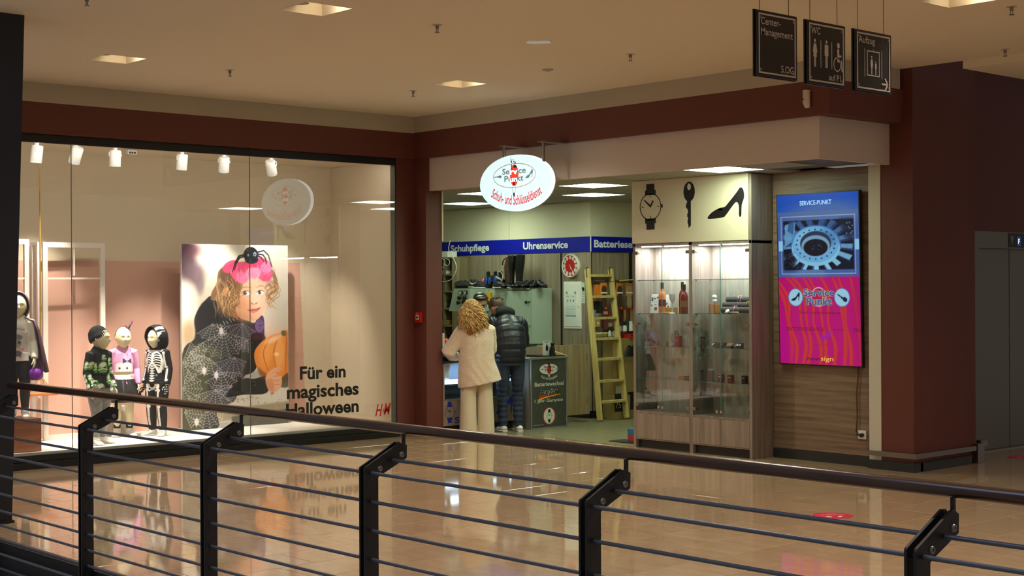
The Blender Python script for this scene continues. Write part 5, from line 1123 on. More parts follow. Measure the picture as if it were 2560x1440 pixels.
stext('1 Jahr Garantie', 1336.5, 1407, 1010, 11, M_PW, .012, yb2=1006); c = sp_(1373, 1039.5); stand('red_ring', [ellipse(c[0], c[1], .108, .108, 40)], M_PR, .0005); stand('white_disc', [ellipse(c[0], c[1], .093, .098, 40)], M_PW, .001); stand('watch_mark', watch_polys(c[0], c[1], .044, 1.12), M_INK, .0016)
stext('www', 1333, 1360, 1065, 1.6, M_PW, .0)
# things on the poster stand
g = G(); g.box(.02, 1.76, .869, .44, 2.03, .892, b=.004); o = g.build('black_tray', mat('tray_black', '141416', .4)); tag(o, 'flat black tray on top of the poster cabinet', 'tray')
t = thing('polish_stand', 'black shoe polish applicator bottle on a round holder', 'bottle', (.38, 1.93, .893)); bx, by = .36, 1.90
g = G(); g.lathe([(.001, 0), (.045, 0), (.045, .012), (.03, .03), (.03, .095), (.022, .11), (.022, .13), (.001, .13)], (bx, by, .893), 18); g.build('bottle', mat('black_gloss', '101012', .25), t, smooth=.7); g = G(); g.ball((bx, by, 1.04), (.028, .028, .022), n=14, k=8); g.build('cap', mat('cap_black', '1c1a1a', .4), t, smooth=True)
for k, dy in enumerate((-.07, -.04)):
    g = G(); g.lathe([(.001, 0), (.018, 0), (.018, .06), (.012, .08), (.010, .10), (.001, .10)], (.40, 1.93+dy-.03, .893), 14); o = g.build('polish_bottle', mat('black_gloss', '101012')); tag(o, 'small dark polish bottle in front of the white card, '+('left' if k == 0 else 'right')+' of two', 'bottle', 'polish bottles on the counter')
t = thing('price_card', 'white upright card with a black bottle picture beside the polish holder', 'card', (.30, 1.86, .893)); g = G(); g.box(.29, 1.80, .893, .294, 1.93, 1.075); g.build('card', mat('white_card', (.82, .82, .8), .6), t); g = G(); g.poly([(1.845, .95), (1.885, .95), (1.885, 1.0), (1.872, 1.02), (1.872, 1.04), (1.858, 1.04), (1.858, 1.02), (1.845, 1.0)], (.2945, 0, 0), (0, 1, 0), (0, 0, 1)); g.poly([(1.82, 1.055), (1.91, 1.055), (1.91, 1.062), (1.82, 1.062)], (.2945, 0, 0), (0, 1, 0), (0, 0, 1)); g.build('card_print', M_INK, t)
# raised oak back of the counter
t = thing('counter_hutch', 'low oak counter back with a slanted pale edge behind the poster stand', 'counter', (.10, 1.8, .87)); g = G(); g.box(-.02, CY1+.02, .869, .0, 2.20, .99); g.build('back_board', M_OAK_V, t); g = G(); g.poly([(-.02, .99), (.0, .99), (.46, .89), (.46, .869), (-.02, .869)], (0, 2.062, 0), (1, 0, 0), (0, 0, 1), .018); g.build('slanted_side', mat('pale_edge', 'c9ac7c', .5), t)
g = G(); g.box(.10, 1.43, .87, .104, 1.56, .965, b=.003); o = g.build('red_sticker_card', mat('sticker_red', 'c43038', .5)); q = G(); q.box(.1045, 1.45, .915, .1055, 1.53, .925); q.box(.1045, 1.455, .935, .1055, 1.51, .944); q.box(.1045, 1.452, .893, .1055, 1.53, .900); q.build('white_print', M_PW, o); tag(o, 'small red card with white print standing beside the man on the counter', 'card')
g = G(); g.box(-.42, 1.58, .871, -.12, 1.95, 1.04, b=.008); o = g.build('receipt_printer', mat('printer_black', '1d1d1f', .45)); q = G(); q.box(-.119, 1.63, .885, -.116, 1.74, .95); q.build('paper_slot', M_WHITE, o); q = G(); q.box(-.42, 1.58, 1.041, -.14, 1.95, 1.055, b=.004); q.build('lid', mat('lid_black', '252426', .4), o); tag(o, 'black receipt printer on the counter behind the man', 'printer')
# half door
t = thing('half_door', 'low oak swing door at the end of the counter', 'door', (CX, 2.48, 0)); g = G(); g.box(CX-.02, 2.09, .10, CX, 2.658, 1.005, b=.002); g.build('door_leaf', wood('half_door_oak', 'a58e70', '85704f', 'z', .5), t); g = G(); g.box(CX-.04, 2.668, .10, CX-.01, 2.72, 1.0); g.build('hinge_post', wood('half_door_oak', 'a58e70', '85704f'), t)
g = G()
for z in (.28, .84): g.cyl((CX+.004, 2.663, z-.04), (CX+.004, 2.663, z+.04), .008, 8)
g.build('hinge', mat('brass', 'b08a3c', .35, .9), t)
# ================================================================ REPAIR SHOP: machine, shoes, wall things, ladder, goods
M_MACH = mat('machine_enamel', 'a9b8aa', .4, bump=(8, .03, .004)); M_MACH2 = mat('machine_panel', '8f9a92', .4); M_YEL = mat('switch_yellow', 'd8a51e', .4); M_LEA = mat('black_leather', '131315', .35); M_BK = mat('black_plastic', '161617', .4)
mb, mf = BY-.04, 2.66      # machine back and front
ML, MR, MT = at(1181, 722, 'y', mf).x, at(1330, 720, 'y', mf).x, 1.735
t = thing('finishing_machine', 'big pale green shoe finishing machine against the oak back wall', 'machine', ((ML+MR)/2, 2.75, .0))
g = G(); g.box(ML, mf, .98, MR, mb, MT, b=.006); g.box(ML+.1, mf+.1, .02, MR-.02, mb, .98); g.build('housing', M_MACH, t)
d0, d1 = at(1266, 728, 'y', mf).x, at(1326, 728, 'y', mf).x
g = G(); g.box(d0, mf-.012, 1.23, d1, mf, 1.70, b=.004); dr = g.build('service_door', M_MACH, t); kq = at(1317, 755, 'y', mf-.02); g = G(); g.ball((kq.x, mf-.035, kq.z), .022, n=14, k=8); g.cyl((kq.x+.05, mf-.012, kq.z), (kq.x+.05, mf-.03, kq.z), .012, 10); g.build('knob', M_BK, dr, smooth=True)
g = G(); g.box(d0+.02, mf-.013, 1.705, d1-.01, mf, 1.715); g.build('hinge_strip', M_DKSKIRT, t); lp = at(1318, 729, 'y', mf); g = G(); g.box(lp.x-.055, mf-.004, lp.z-.035, lp.x+.055, mf, lp.z+.035); lb = g.build('label_plate', M_MACH2, t); text('lettering', 'M72', (lp.x-.045, mf-.0045, lp.z+.006), (1, 0, 0), (0, 0, 1), .06, .018, M_INK, lb)
yq = at(1226, 741, 'y', mf); g = G(); g.box(yq.x-.045, mf-.05, yq.z-.06, yq.x+.045, mf, yq.z+.055, b=.006); yb_ = g.build('switch_box', M_YEL, t); g = G(); g.cyl((yq.x, mf-.058, yq.z-.02), (yq.x, mf-.05, yq.z-.02), .014, 12); g.build('button', M_BK, yb_)
pq = at(1250, 748, 'y', mf); g = G(); g.box(pq.x-.13, mf-.006, pq.z-.06, pq.x+.13, mf, pq.z+.065); g.build('grey_plate', M_MACH2, t)
# control box on the left
x0, x1 = at(1135, 720, 'y', 2.3).x, at(1172, 722, 'y', 2.3).x; tx = thing('gauge_box', 'slanted control box with two round gauges left of the finishing machine', 'control box', ((x0+x1)/2, 2.4, 1.41))
g = G(); a = at(1122, 778, 'y', 2.3).x; g.poly([(a, 1.42), (x1+.02, 1.42), (x1+.02, MT), (x0, MT)], (0, 2.30+.35, 0), (1, 0, 0), (0, 0, 1), .35); g.build('housing', M_MACH, tx)
for px in (1152, 1163.5):
    q = at(px, 732, 'y', 2.29); g = G(); g.lathe([(.001, -.012), (.036, -.012), (.036, .008), (.03, .012), (.028, .008), (.001, .008)], (q.x, 2.288, q.z), 20, 0, Matrix.Rotation(math.pi/2, 3, 'X')); gb = g.build('gauge', M_BK, tx, smooth=.6); g = G(); g.poly(ellipse(q.x, q.z, .027, .027, 18), (0, 2.2795, 0), (1, 0, 0), (0, 0, 1)); g.build('dial', mat('dial_white', (.86, .88, .84), .3), gb); g = G(); g.box(q.x-.002, 2.278, q.z, q.x+.002, 2.279, q.z+.022); g.build('needle', M_INK, gb)
for (px, py, r) in ((1150, 745, .022), (1163, 745, .022), (1147, 757, .018), (1161, 755, .024)):
    q = at(px, py, 'y', 2.29); g = G(); g.cyl((q.x, 2.30, q.z), (q.x, 2.255, q.z), r, 12); g.cyl((q.x, 2.262, q.z-.03), (q.x, 2.262, q.z+.03), .007, 8); g.build('valve', M_BK, tx, smooth=.7)
# shoes standing on the machine
def pair_shoe(cx, y, ang, L, h, lab, m, sole=None, grp='shoes on the finishing machine', tall=0, wd=.095, heel=True, extra=None):
    y += .15; cx -= .168
    t = thing('shoe' if not tall else 'riding_boot', lab, 'boot' if tall else 'shoe', (cx, y, MT), 0, grp)
    d = Vector((math.cos(ang), math.sin(ang), 0)); c0 = Vector((cx, y, MT))-d*L*.45; g = G(); shoe(g, c0+Vector((0, 0, .014)), d, L, h, wd)
    if tall:
        hp = c0+d*.07; g.loft([hp+Vector((0, 0, .05)), hp+Vector((0, 0, .12)), hp+Vector((.0, 0, tall*.55)), hp+Vector((.02, 0, tall*.8)), hp+Vector((.03, 0, tall))], [(.048, .042), (.050, .044), (.062, .058), (.066, .064), (.064, .060)], 16, ref=(0, 1, 0))
    else: g.loft([c0+d*.06+Vector((0, 0, .03)), c0+d*.06+Vector((0, 0, h*.92)), c0+d*.055+Vector((0, 0, h*1.12))], [(.040, .050), (.036, .046), (.038, .048)], 14)
    part_ = remesh(g, .006, 2); part_.materials.append(m); u = link(bpy.data.objects.new('upper', part_), t); part_.name = 'upper'
    g = G(); pts = [c0+d*(L*q)+Vector((0, 0, .0095)) for q in (-.03, .15, .4, .65, .9, 1.03)]; g.loft(pts, [(w_*wd*1.03, .009) for w_ in (.36, .5, .47, .54, .52, .3)], 14); g.build('sole', sole or M_BK, t, smooth=.8)
    if not tall:
        g = G()
        for q in (.42, .52, .62):
            cc = c0+d*(L*q)+Vector((0, 0, h*(1.12-q*.72)+.012)); sd = Vector((d.y, -d.x, 0)); g.loft([cc-sd*.025, cc+sd*.025], .004, 6)
        g.build('laces', mat('lace_dark', '2a2a2c', .7), t)
    if extra: extra(t, c0, d, L, h)
    return t
M_SN = mat('sneaker_black', '18181b', .6); M_BROWNL = mat('brown_leather', '3e2318', .5); M_WS = mat('sneaker_white', (.8, .8, .78), .5); M_SUEDE = mat('grey_suede', '26272a', .9)
def xon(px, y): return at(px, 700, 'y', y).x
pair_shoe(xon(1158, 2.62), 2.62, .9, .27, .10, 'dark grey ankle shoe at the left end of the machine top', M_SUEDE); pair_shoe(xon(1166, 2.72), 2.74, 1.0, .27, .10, 'dark ankle shoe half hidden behind the running shoe', M_SUEDE)
def swoosh(t, c0, d, L, h):
    g = G(); sd = Vector((d.y, -d.x, 0)); o = c0+d*L*.34+sd*.053+Vector((0, 0, .055)); pts = spline([(-.075, .03), (-.055, .012), (-.02, .0), (.03, .012), (.085, .035), (.03, .022), (-.02, .022), (-.05, .025)], 4); g.poly(pts, o, -d*-1, Vector((0, 0, 1)), .004); g.build('white_mark', M_WS, t)
    g = G(); g.loft([c0+d*(L*q)+Vector((0, 0, .016)) for q in (-.04, .1, .3)], [(.05, .016), (.056, .016), (.05, .014)], 12); g.build('air_heel', mat('heel_cream', 'c8c4a4', .4), t, smooth=True)
pair_shoe(xon(1193, 2.53), 2.53, -.05, .34, .115, 'black running shoe with a white curved stripe on the machine', M_SN, M_WS, extra=swoosh)
pair_shoe(xon(1255, 2.52), 2.52, .2, .30, .085, 'black and white laced running shoe lying under the blue device', M_SN, M_WS)
g0 = xon(1236, 2.70); t = thing('inline_skate', 'black and blue strapped footwear with a red tip behind the running shoes', 'skate', (g0, 2.72, MT))
g = G(); g.loft([(g0-.16, 2.70, MT+.12), (g0-.06, 2.70, MT+.125), (g0+.08, 2.70, MT+.125), (g0+.2, 2.70, MT+.09)], [(.055, .045), (.07, .06), (.07, .06), (.04, .03)], 16); me = remesh(g, .008, 2); me.materials.append(M_BK); link(bpy.data.objects.new('shell', me), t)
for dx in (-.11, -.03, .09):
    g = G(); g.ball((g0+dx, 2.635, MT+.105), (.035, .014, .048), n=16, k=8); g.build('blue_pad', mat('blue_gloss', '1b3f9c', .25), t, smooth=True)
for dx in (-.13, .02, .13):
    g = G(); g.box(g0+dx-.018, 2.68, MT+.16, g0+dx+.018, 2.72, MT+.235, b=.005); g.build('strap', M_BK, t)
g = G(); g.ball((g0-.225, 2.70, MT+.10), (.03, .03, .04), n=12, k=8); g.build('red_tip', mat('coral_red', 'd04a34', .4), t, smooth=True); g = G(); g.box(g0-.13, 2.66, MT, g0-.08, 2.74, MT+.09); g.box(g0+.06, 2.66, MT, g0+.11, 2.74, MT+.09); g.build('foot_block', M_BK, t)
g = G(); a = Vector((g0+.15, 2.62, MT+.20)); g.loft(spline([a, a+Vector((.06, 0, .03)), a+Vector((.12, 0, -.04)), a+Vector((.11, -.03, -.12))], 5, False), .006, 6); g.build('grey_lace', mat('lace_grey', 'a09c90', .7), t, smooth=True)
bz = at(1287, 635, 'y', 2.60).z-MT
pair_shoe(xon(1277, 2.62)-.02, 2.60, -1.3, .28, .09, 'tall black riding boot, the straighter of the pair', M_LEA, tall=bz-.01); pair_shoe(xon(1297, 2.64), 2.62, -1.2, .28, .09, 'tall black riding boot with a flared top next to the straight one', M_LEA, tall=bz)
q0 = xon(1266, 2.74); t = thing('leather_gaiter', 'brown leather boot shaft with a black strap behind the riding boots', 'boot', (q0, 2.78, MT), 0, 'shoes on the finishing machine')
g = G(); g.loft([(q0, 2.78, MT), (q0, 2.78, MT+.15), (q0-.005, 2.78, MT+.30), (q0+.02, 2.78, MT+.43)], [(.05, .06), (.052, .06), (.055, .06), (.03, .05)], 16, ref=(0, 1, 0)); g.build('shaft', M_BROWNL, t, smooth=.8); g = G(); g.loft([(q0+.01, 2.72, MT+.42), (q0-.035, 2.71, MT+.38), (q0-.05, 2.71, MT+.32)], .008, 6); g.build('strap', M_BK, t, smooth=True)
for px, ang, lb in ((1307, -1.45, 'black lace-up shoe nearest the riding boots, heel towards the hall'), (1322, -1.4, 'black lace-up shoe in the middle of the row right of the riding boots'), (1334, -1.1, 'black lace-up shoe turned slightly right of the middle one'), (1348, -.25, 'black pointed slip-on shoe at the right end of the machine top')):
    pair_shoe(xon(px, 2.6), 2.60+.03*(px > 1330), ang, .27, .095, lb, M_LEA)
# cubby shelf at the left of the back wall
sx0, sx1 = at(1100, 700, 'y', 2.7).x, at(1131, 700, 'y', 2.7).x; sh = wood('cubby_oak', '8c7c62', '6b5d47', 'z', .5)
t = thing('cubby_shelf', 'open oak cubby shelf in the left corner of the shop', 'shelf', (sx0, 2.9, 0)); zs = [at(1125, y, 'y', 2.7).z for y in (645, 687, 729, 772, 815)]
for x in (sx0-.45, sx0+.08, sx1):
    g = G(); g.box(x-.012, 2.70, 0, x+.012, BY-.03, zs[0]); g.build('upright', sh, t)
for z in zs+[1.0, .6, .2]:
    g = G(); g.box(sx0-.44, 2.70, z-.012, sx1-.012, BY-.03, z+.012); g.build('shelf_board', sh, t)
g = G(); g.box(sx0-.44, BY-.05, .05, sx1, BY-.04, zs[0]); g.build('back_panel', mat('cubby_back', '4a4234', .8), t)
g = G(); g.box(sx0-.10, 2.72, zs[0]+.013, sx0+.15, 2.9, zs[0]+.10, b=.006); o = g.build('router_box', M_WHITE); q = G(); q.box(sx0-.06, 2.717, zs[0]+.03, sx0+.02, 2.72, zs[0]+.045); q.build('slot', M_INK, o); tag(o, 'white router box on top of the cubby shelf', 'box')
M_CAB = mat('cable_white', (.8, .8, .76), .5)
for k, (pts, lb) in enumerate(((((1126, 600), (1122, 625), (1136, 650), (1141, 672), (1130, 697), (1110, 704), (1085, 704)), 'long white cable looping down from the blue band to the cubby shelf'), (((1103, 645), (1112, 652), (1108, 668), (1096, 668)), 'short white cable loop below the router box'), (((1112, 645), (1124, 652), (1120, 664), (1108, 660)), 'second white cable loop in the cubby shelf'))):
    g = G(); g.loft(spline([at(x, y, 'y', 2.69) for x, y in pts], 5, False), .006, 6); o = g.build('cable', M_CAB, smooth=True); tag(o, lb, 'cable')
for k, (px, py, w_, h_, m, lb) in enumerate(((1118, 683, .12, .05, M_WHITE, 'small white box in the upper cubby'), (1120, 797, .16, .07, mat('yellow_cloth', 'a08a4a', .9), 'yellowish cloth roll in the lower cubby'), (1122, 760, .14, .12, M_BK, 'dark tool case in the third cubby'))):
    q = at(px, py, 'y', 2.8); z = max([zz for zz in zs if zz < q.z] or [1.0])+.0125; g = G(); g.box(q.x-w_/2, 2.74, z, q.x+w_/2, 2.90, z+h_, b=.01); o = g.build('stored_box', m); q2 = G(); q2.box(q.x-w_*.3, 2.737, z+h_*.3, q.x+w_*.2, 2.74, z+h_*.6); q2.build('label', M_MACH2, o); tag(o, lb, 'box')
# clock, fuse box, leaflets on the back wall
cy = BY-.022; cc = at(1426, 664.5, 'y', cy-.04); cr_ = .155
t = thing('wall_clock', 'round red wall clock with white number discs above the fuse box', 'clock', (cc.x, cy, cc.z)); RX = Matrix.Rotation(math.pi/2, 3, 'X')
g = G(); g.lathe([(.001, 0), (cr_*.97, 0), (cr_, .02), (cr_, .05), (cr_*.985, .056), (cr_*.93, .056), (cr_*.92, .046), (.001, .046)], (cc.x, cy, cc.z), 48, 0, RX); g.build('case', M_WHITE, t, smooth=.5)
cyf = cy-.0465; g = G(); g.poly(ellipse(cc.x, cc.z, cr_*.91, cr_*.91, 48), (0, cyf-.0005, 0), U3, V3); g.build('red_face', mat('clock_red', 'b8141c', .4), t)
for k in range(12):
    a = math.pi/2-(k+1)*math.pi/6; X, Z = cc.x+.112*math.cos(a), cc.z+.112*math.sin(a); g = G(); g.poly(ellipse(X, Z, .023, .025, 18), (0, cyf-.0012, 0), U3, V3); nd = g.build('number_disc', M_PW, t); s_ = str(k+1); w_ = .013 if len(s_) == 1 else .022; text('numeral', s_, (X-w_/2*(.6 if s_ == '1' else 1), cyf-.0012, Z-.012), U3, V3, w_*(.5 if s_ == '1' else 1), .024, M_INK, nd, .02, lift=.0008)
for L, wv, a in ((.062, .007, math.radians(-67)), (.098, .005, math.radians(-56))):
    u = Vector((math.cos(a), 0, math.sin(a))); v = Vector((-u.z, 0, u.x)); g = G(); c0 = Vector((cc.x, cyf-.003, cc.z)); g.add([c0-u*.02-v*wv/2, c0+u*L-v*wv/2, c0+u*L+v*wv/2, c0-u*.02+v*wv/2], [(0, 1, 2, 3)]); g.build('hand', M_PW, t)
f0, f1 = at(1408, 704, 'y', cy-.02), at(1452, 822, 'y', cy-.02); t = thing('fuse_box', 'flat white fuse box with a notice taped on its door', 'fuse box', (f0.x, cy, f1.z))
g = G(); g.box(f0.x, cy-.012, f1.z, f1.x, cy, f0.z, b=.003); g.build('frame', M_WHITE, t); g = G(); g.box(f0.x+.02, cy-.02, f1.z+.03, f1.x-.015, cy-.012, f0.z-.03, b=.003); fd_ = g.build('door', M_WHITE, t); g = G(); g.cyl((f1.x-.045, cy-.02, (f0.z+f1.z)/2-.02), (f1.x-.045, cy-.028, (f0.z+f1.z)/2-.02), .014, 12); g.build('latch', M_PFR, fd_)
n0, n1 = at(1413.5, 736, 'y', cy-.021), at(1440, 791, 'y', cy-.021); g = G(); g.box(n0.x, cy-.0215, n1.z, n1.x, cy-.0203, n0.z); nt_ = g.build('notice', mat('paper', (.84, .87, .86), .7), t)
g = G(); g.box(n0.x, cy-.0222, n1.z, n1.x, cy-.0216, n1.z+.012); g.build('blue_footer', mat('footer_blue', '2f77b4', .5), nt_); g = G()
for z in (.13, .10, .092, .06, .045, .03): g.box(n0.x+.015, cy-.0222, n1.z+z, n1.x-.02, cy-.0216, n1.z+z+.003)
for x in (.02, .12): g.box(n0.x+x, cy-.0222, n0.z-.03, n0.x+x+.05, cy-.0216, n0.z-.022)
g.build('print_lines', mat('print_greyblue', '7b8a94', .5), nt_)
for k, c_ in enumerate(('7a8a6a', 'c49a72', '3f6f7f')):
    g = G(); g.poly(ellipse(n0.x+.045+.055*k, n0.z-.085, .012, .018, 12), (0, cy-.0225, 0), U3, V3); g.build('symbol', mat('symbol'+str(k), c_, .5), nt_)
for px in (1417, 1438):
    q = at(px, 732, 'y', cy-.021); g = G(); g.poly(ellipse(q.x, q.z, .02, .02, 16), (0, cy-.0215, 0), U3, V3); g.build('tape_dot', M_MACH2, fd_)
l0, l1 = at(1453.5, 706, 'y', cy-.004), at(1462, 758, 'y', cy-.004); g = G(); g.box(l0.x, cy-.003, l1.z, l1.x, cy, l0.z); o = g.build('leaflet', mat('paper', (.84, .87, .86))); q = G(); q.poly(ellipse((l0.x+l1.x)/2, (l0.z+l1.z)/2+.05, .022, .03, 14, .5), (0, cy-.0035, 0), U3, V3); q.build('black_picture', M_INK, o); q = G()
for k in range(7): q.box(l0.x+.012, cy-.0036, l1.z+.02+.022*k, l1.x-.012, cy-.003, l1.z+.026+.022*k)
q.build('print_lines', mat('print_greyblue', '7b8a94'), o); tag(o, 'narrow white leaflet with a black picture right of the fuse box', 'leaflet')
# ladder
M_PINE = wood('pine_yellow', 'cdb878', 'b39a58', 'z', .5)
A0, A1 = at(1491, 1055, 'z', .0), at(1568, 1050, 'z', .0); B0, B1 = at(1469, 675, 'x', SX+.06), at(1527, 670, 'x', SX+.06)
A0 = Vector((.345, A0.y+.03, 0)); A1 = Vector((.345, A1.y+.04, 0)); zt_ = 1.985; B0 = Vector((SX+.05, B0.y, zt_)); B1 = Vector((SX+.05, B1.y, zt_))
t = thing('wooden_ladder', 'pale pine ladder with seven rungs leaning on the goods wall', 'ladder', (.34, (A0.y+A1.y)/2, 0))
for a, b_ in ((A0, B0), (A1, B1)):
    g = G(); n = (b_-a).normalized(); s_ = Vector((0, 1, 0)); s_ = (s_-n*s_.dot(n)).normalized(); w_ = n.cross(s_); M = Matrix((w_, s_, n)).transposed(); g.obox((a+b_)/2+Vector((0, 0, .012)), (.085, .030, (b_-a).length-.02), M, b=.004); rl = g.build('side_rail', M_PINE, t)
    g = G(); g.obox(b_-n*.05+w_*.0, (.02, .036, .14), M, b=.003); g.cyl(b_-n*.01-s_*.02, b_-n*.01+s_*.02, .014, 10); g.build('top_fitting', M_STEEL, rl)
for k, py in enumerate((689, 742, 796, 848, 899, 954, 1006)):
    f = (py-672)/(1056-672); f = min(max(f, 0), 1); zq = None
    q = .5
    lo, hi = 0.0, 1.0
    for _ in range(30):
        m_ = (lo+hi)/2; p = A0*(1-m_)+B0*m_; d = p-CAM; yy = 720-FPX*d.dot(CU)/d.dot(CF)
        if yy > py: lo = m_
        else: hi = m_
    p, p2 = A0*(1-m_)+B0*m_, A1*(1-m_)+B1*m_; g = G(); g.box(p.x-.042, p.y+.013, p.z-.016, p.x+.042, p2.y-.013, p.z+.016, b=.003); rg = g.build('rung', M_PINE, t)
    if k == 1: q_ = G(); q_.box(p.x-.03, p.y+.02, p.z-.026, p.x+.03, p2.y-.02, p.z-.0165); q_.build('metal_strip', M_ALU, rg)
# goods wall facing the hall side (plane x = SX)
wx_ = SX+.002
def W(px, py, x=wx_): return at(px, py, 'x', x)
t = thing('hook_rail', 'silver hook rail over the insole packs on the goods wall', 'rail', W(1530, 705)); a, b_ = W(1485, 704), W(1590, 702); g = G(); g.box(wx_, a.y, a.z-.006, wx_+.01, b_.y, a.z+.02); g.build('rail', M_STEEL, t); g = G()
for k in range(9): y = a.y+.03+(b_.y-a.y-.05)*k/8; g.loft([(wx_+.01, y, a.z+.005), (wx_+.16, y, a.z+.005), (wx_+.17, y, a.z+.016)], .004, 6)
g.build('hooks', M_STEEL, t)['kind'] = 'stuff'
M_OR = mat('pack_orange', 'd07a2a', .5); M_SOLE = mat('insole_brown', '43291d', .9); M_SOLE2 = mat('insole_tan', 'a58a5a', .9); M_FELT = mat('felt_black', '1b1a19', .9)
def insole(px, py, w_, h_, ms, lab, back, x):
    c = W(px, py, x); t = thing('insole_pack', lab, 'insole pack', c, 0, 'insole packs on the goods wall')
    g = G(); g.box(x-.008, c.y-w_/2, c.z-h_*.08, x, c.y+w_/2, c.z+h_/2, b=.002); g.build('card', back, t); g = G(); g.poly(spline([(-.36, -.5), (-.40, -.2), (-.33, .05), (-.44, .30), (-.30, .48), (0, .52), (.30, .48), (.44, .30), (.33, .05), (.40, -.2), (.36, -.5), (0, -.56)], 4), (x+.001, c.y, c.z-h_*.10), (0, w_*.9, 0), (0, 0, h_*.9), .006); so = g.build('insole', ms, t)
    g = G(); g.box(x+.0015, c.y-w_*.46, c.z+h_*.02, x+.010, c.y+w_*.46, c.z+h_*.09); g.build('paper_band', M_PW, t); g = G(); g.poly([(-.02, 0), (.02, 0), (.012, .025), (-.012, .025)], (x+.009, c.y+w_*.2, c.z-h_*.66), (0, 1, 0), (0, 0, 1), .002); g.build('orange_tab', mat('tab_orange', 'e0521e', .5), t)
insole(1510, 735, .115, .30, M_SOLE, 'brown insole pack with orange card between the upper ladder rungs', M_OR, wx_+.15)
insole(1549, 735, .115, .30, M_SOLE, 'brown insole pack with orange card right of the ladder', M_OR, wx_+.15); insole(1573, 735, .12, .30, M_SOLE2, 'tan insole pack with orange card at the cabinet edge', M_OR, wx_+.15)
for k in range(6):
    c = W(1486+3.3*k, 726, wx_+.03+.018*k); g = G(); g.box(c.x-.006, c.y-.012, c.z-.14, c.x+.006, c.y+.028, c.z+.10, b=.002); o = g.build('insole_pack', M_OR); q = G(); q.box(c.x-.0065, c.y-.0125, c.z-.30, c.x+.0065, c.y+.03, c.z-.145); q.build('black_insole', M_FELT, o); q = G(); q.box(c.x-.0068, c.y-.013, c.z+.08, c.x+.0068, c.y+.029, c.z+.10); q.build('top_strip', M_FELT, o)
    tag(o, ORD[k]+' thin orange insole pack, seen edge on, counting from the ladder rail', 'insole pack', 'edge-on insole packs')
t = thing('shoe_horn', 'yellow and cream plastic shoe horn lying over the tan insole pack', 'shoe horn', W(1565, 701, wx_+.19)); a, b_ = W(1551, 702, wx_+.19), W(1585, 699, wx_+.19); g = G(); g.loft([a, a*.6+b_*.4], [(.018, .008), (.016, .008)], 10); g.build('yellow_tip', mat('horn_yellow', 'd8c23a', .4), t); g = G(); g.loft([a*.6+b_*.4, b_], [(.015, .008), (.022, .006)], 10); g.build('cream_handle', mat('horn_cream', 'd8cfae', .4), t)
# glass shelves with polish goods
def shelf(px0, px1, py, lab):
    a, b_ = W(px0, py, wx_+.12), W(px1, py, wx_+.12); g = G(); g.box(wx_, a.y, a.z-.004, wx_+.20, b_.y, a.z+.004); o = g.build('glass_shelf', glass('shelf_glass', (.85, .93, .9), 1.5, 1.5)); q = G()
    for y in (a.y+.03, b_.y-.03): q.box(wx_, y-.005, a.z-.03, wx_+.15, y+.005, a.z-.0045)
    q.build('bracket', M_STEEL, o); tag(o, lab, 'shelf'); return a.z+.0045, a.y, b_.y
z1, ya, yb2 = shelf(1486, 1536, 843, 'narrow glass shelf of polish tubs behind the ladder')
for k in range(8):
    y = ya+.02+(yb2-ya-.04)*k/7; g = G(); g.lathe([(.001, 0), (.019, 0), (.019, .035), (.017, .038), (.001, .038)], (wx_+.12, y, z1), 14); o = g.build('polish_tub', mat('tub_gold', 'a88f3a', .35)); q = G(); q.lathe([(.001, .038), (.019, .038), (.019, .056), (.001, .056)], (wx_+.12, y, z1), 14); q.build('lid', M_WHITE, o); tag(o, ORD[k]+' gold tub from the left on the narrow glass shelf', 'tub', 'polish tubs behind the ladder')
for k, (px, c_, h_) in enumerate(((1524, 'd8d6cc', .085), (1534, '8b8f98', .08))):
    q = W(px, 840, wx_+.16); g = G(); g.lathe([(.001, 0), (.024, 0), (.024, h_*.6), (.012, h_*.8), (.012, h_), (.001, h_)], (wx_+.16, q.y, z1), 14); o = g.build('polish_bottle', mat('bottle'+str(k), c_, .35)); q2 = G(); q2.ball((wx_+.16, q.y, z1+h_+.012), (.022, .022, .018), n=12, k=6); q2.build('cap', M_BK, o, smooth=True); tag(o, ('white' if k == 0 else 'grey')+' polish bottle with a black cap at the right of the narrow glass shelf', 'bottle')
z2, ya, yb2 = shelf(1548, 1592, 829, 'glass shelf with white capped bottles beside the cabinet edge')
for k, (px, h_, c_, w_) in enumerate(((1553, .07, 'd8d4c6', .030), (1562, .075, 'e2e0d8', .030), (1572, .16, '26302c', .026), (1577, .13, 'e4e2dc', .030))):
    q = W(px, 820, wx_+.13); g = G(); g.lathe([(.001, 0), (w_, 0), (w_, h_*.7), (w_*.8, h_*.75), (.001, h_*.75)], (wx_+.10+.03*(k % 2), q.y, z2), 16); o = g.build('care_bottle', mat('care'+str(k), c_, .4)); q2 = G(); q2.lathe([(.001, h_*.75), (w_*.82, h_*.75), (w_*.82, h_), (.001, h_)], (wx_+.10+.03*(k % 2), q.y, z2), 14); q2.build('cap', M_WHITE if k != 2 else mat('cap_green', '24443a', .4), o)
    tag(o, ('short cream jar at the left of the four', 'short white jar, second of the four', 'dark tall bottle with a green cap', 'taller white bottle nearest the cabinet')[k]+' on the glass shelf', 'bottle')
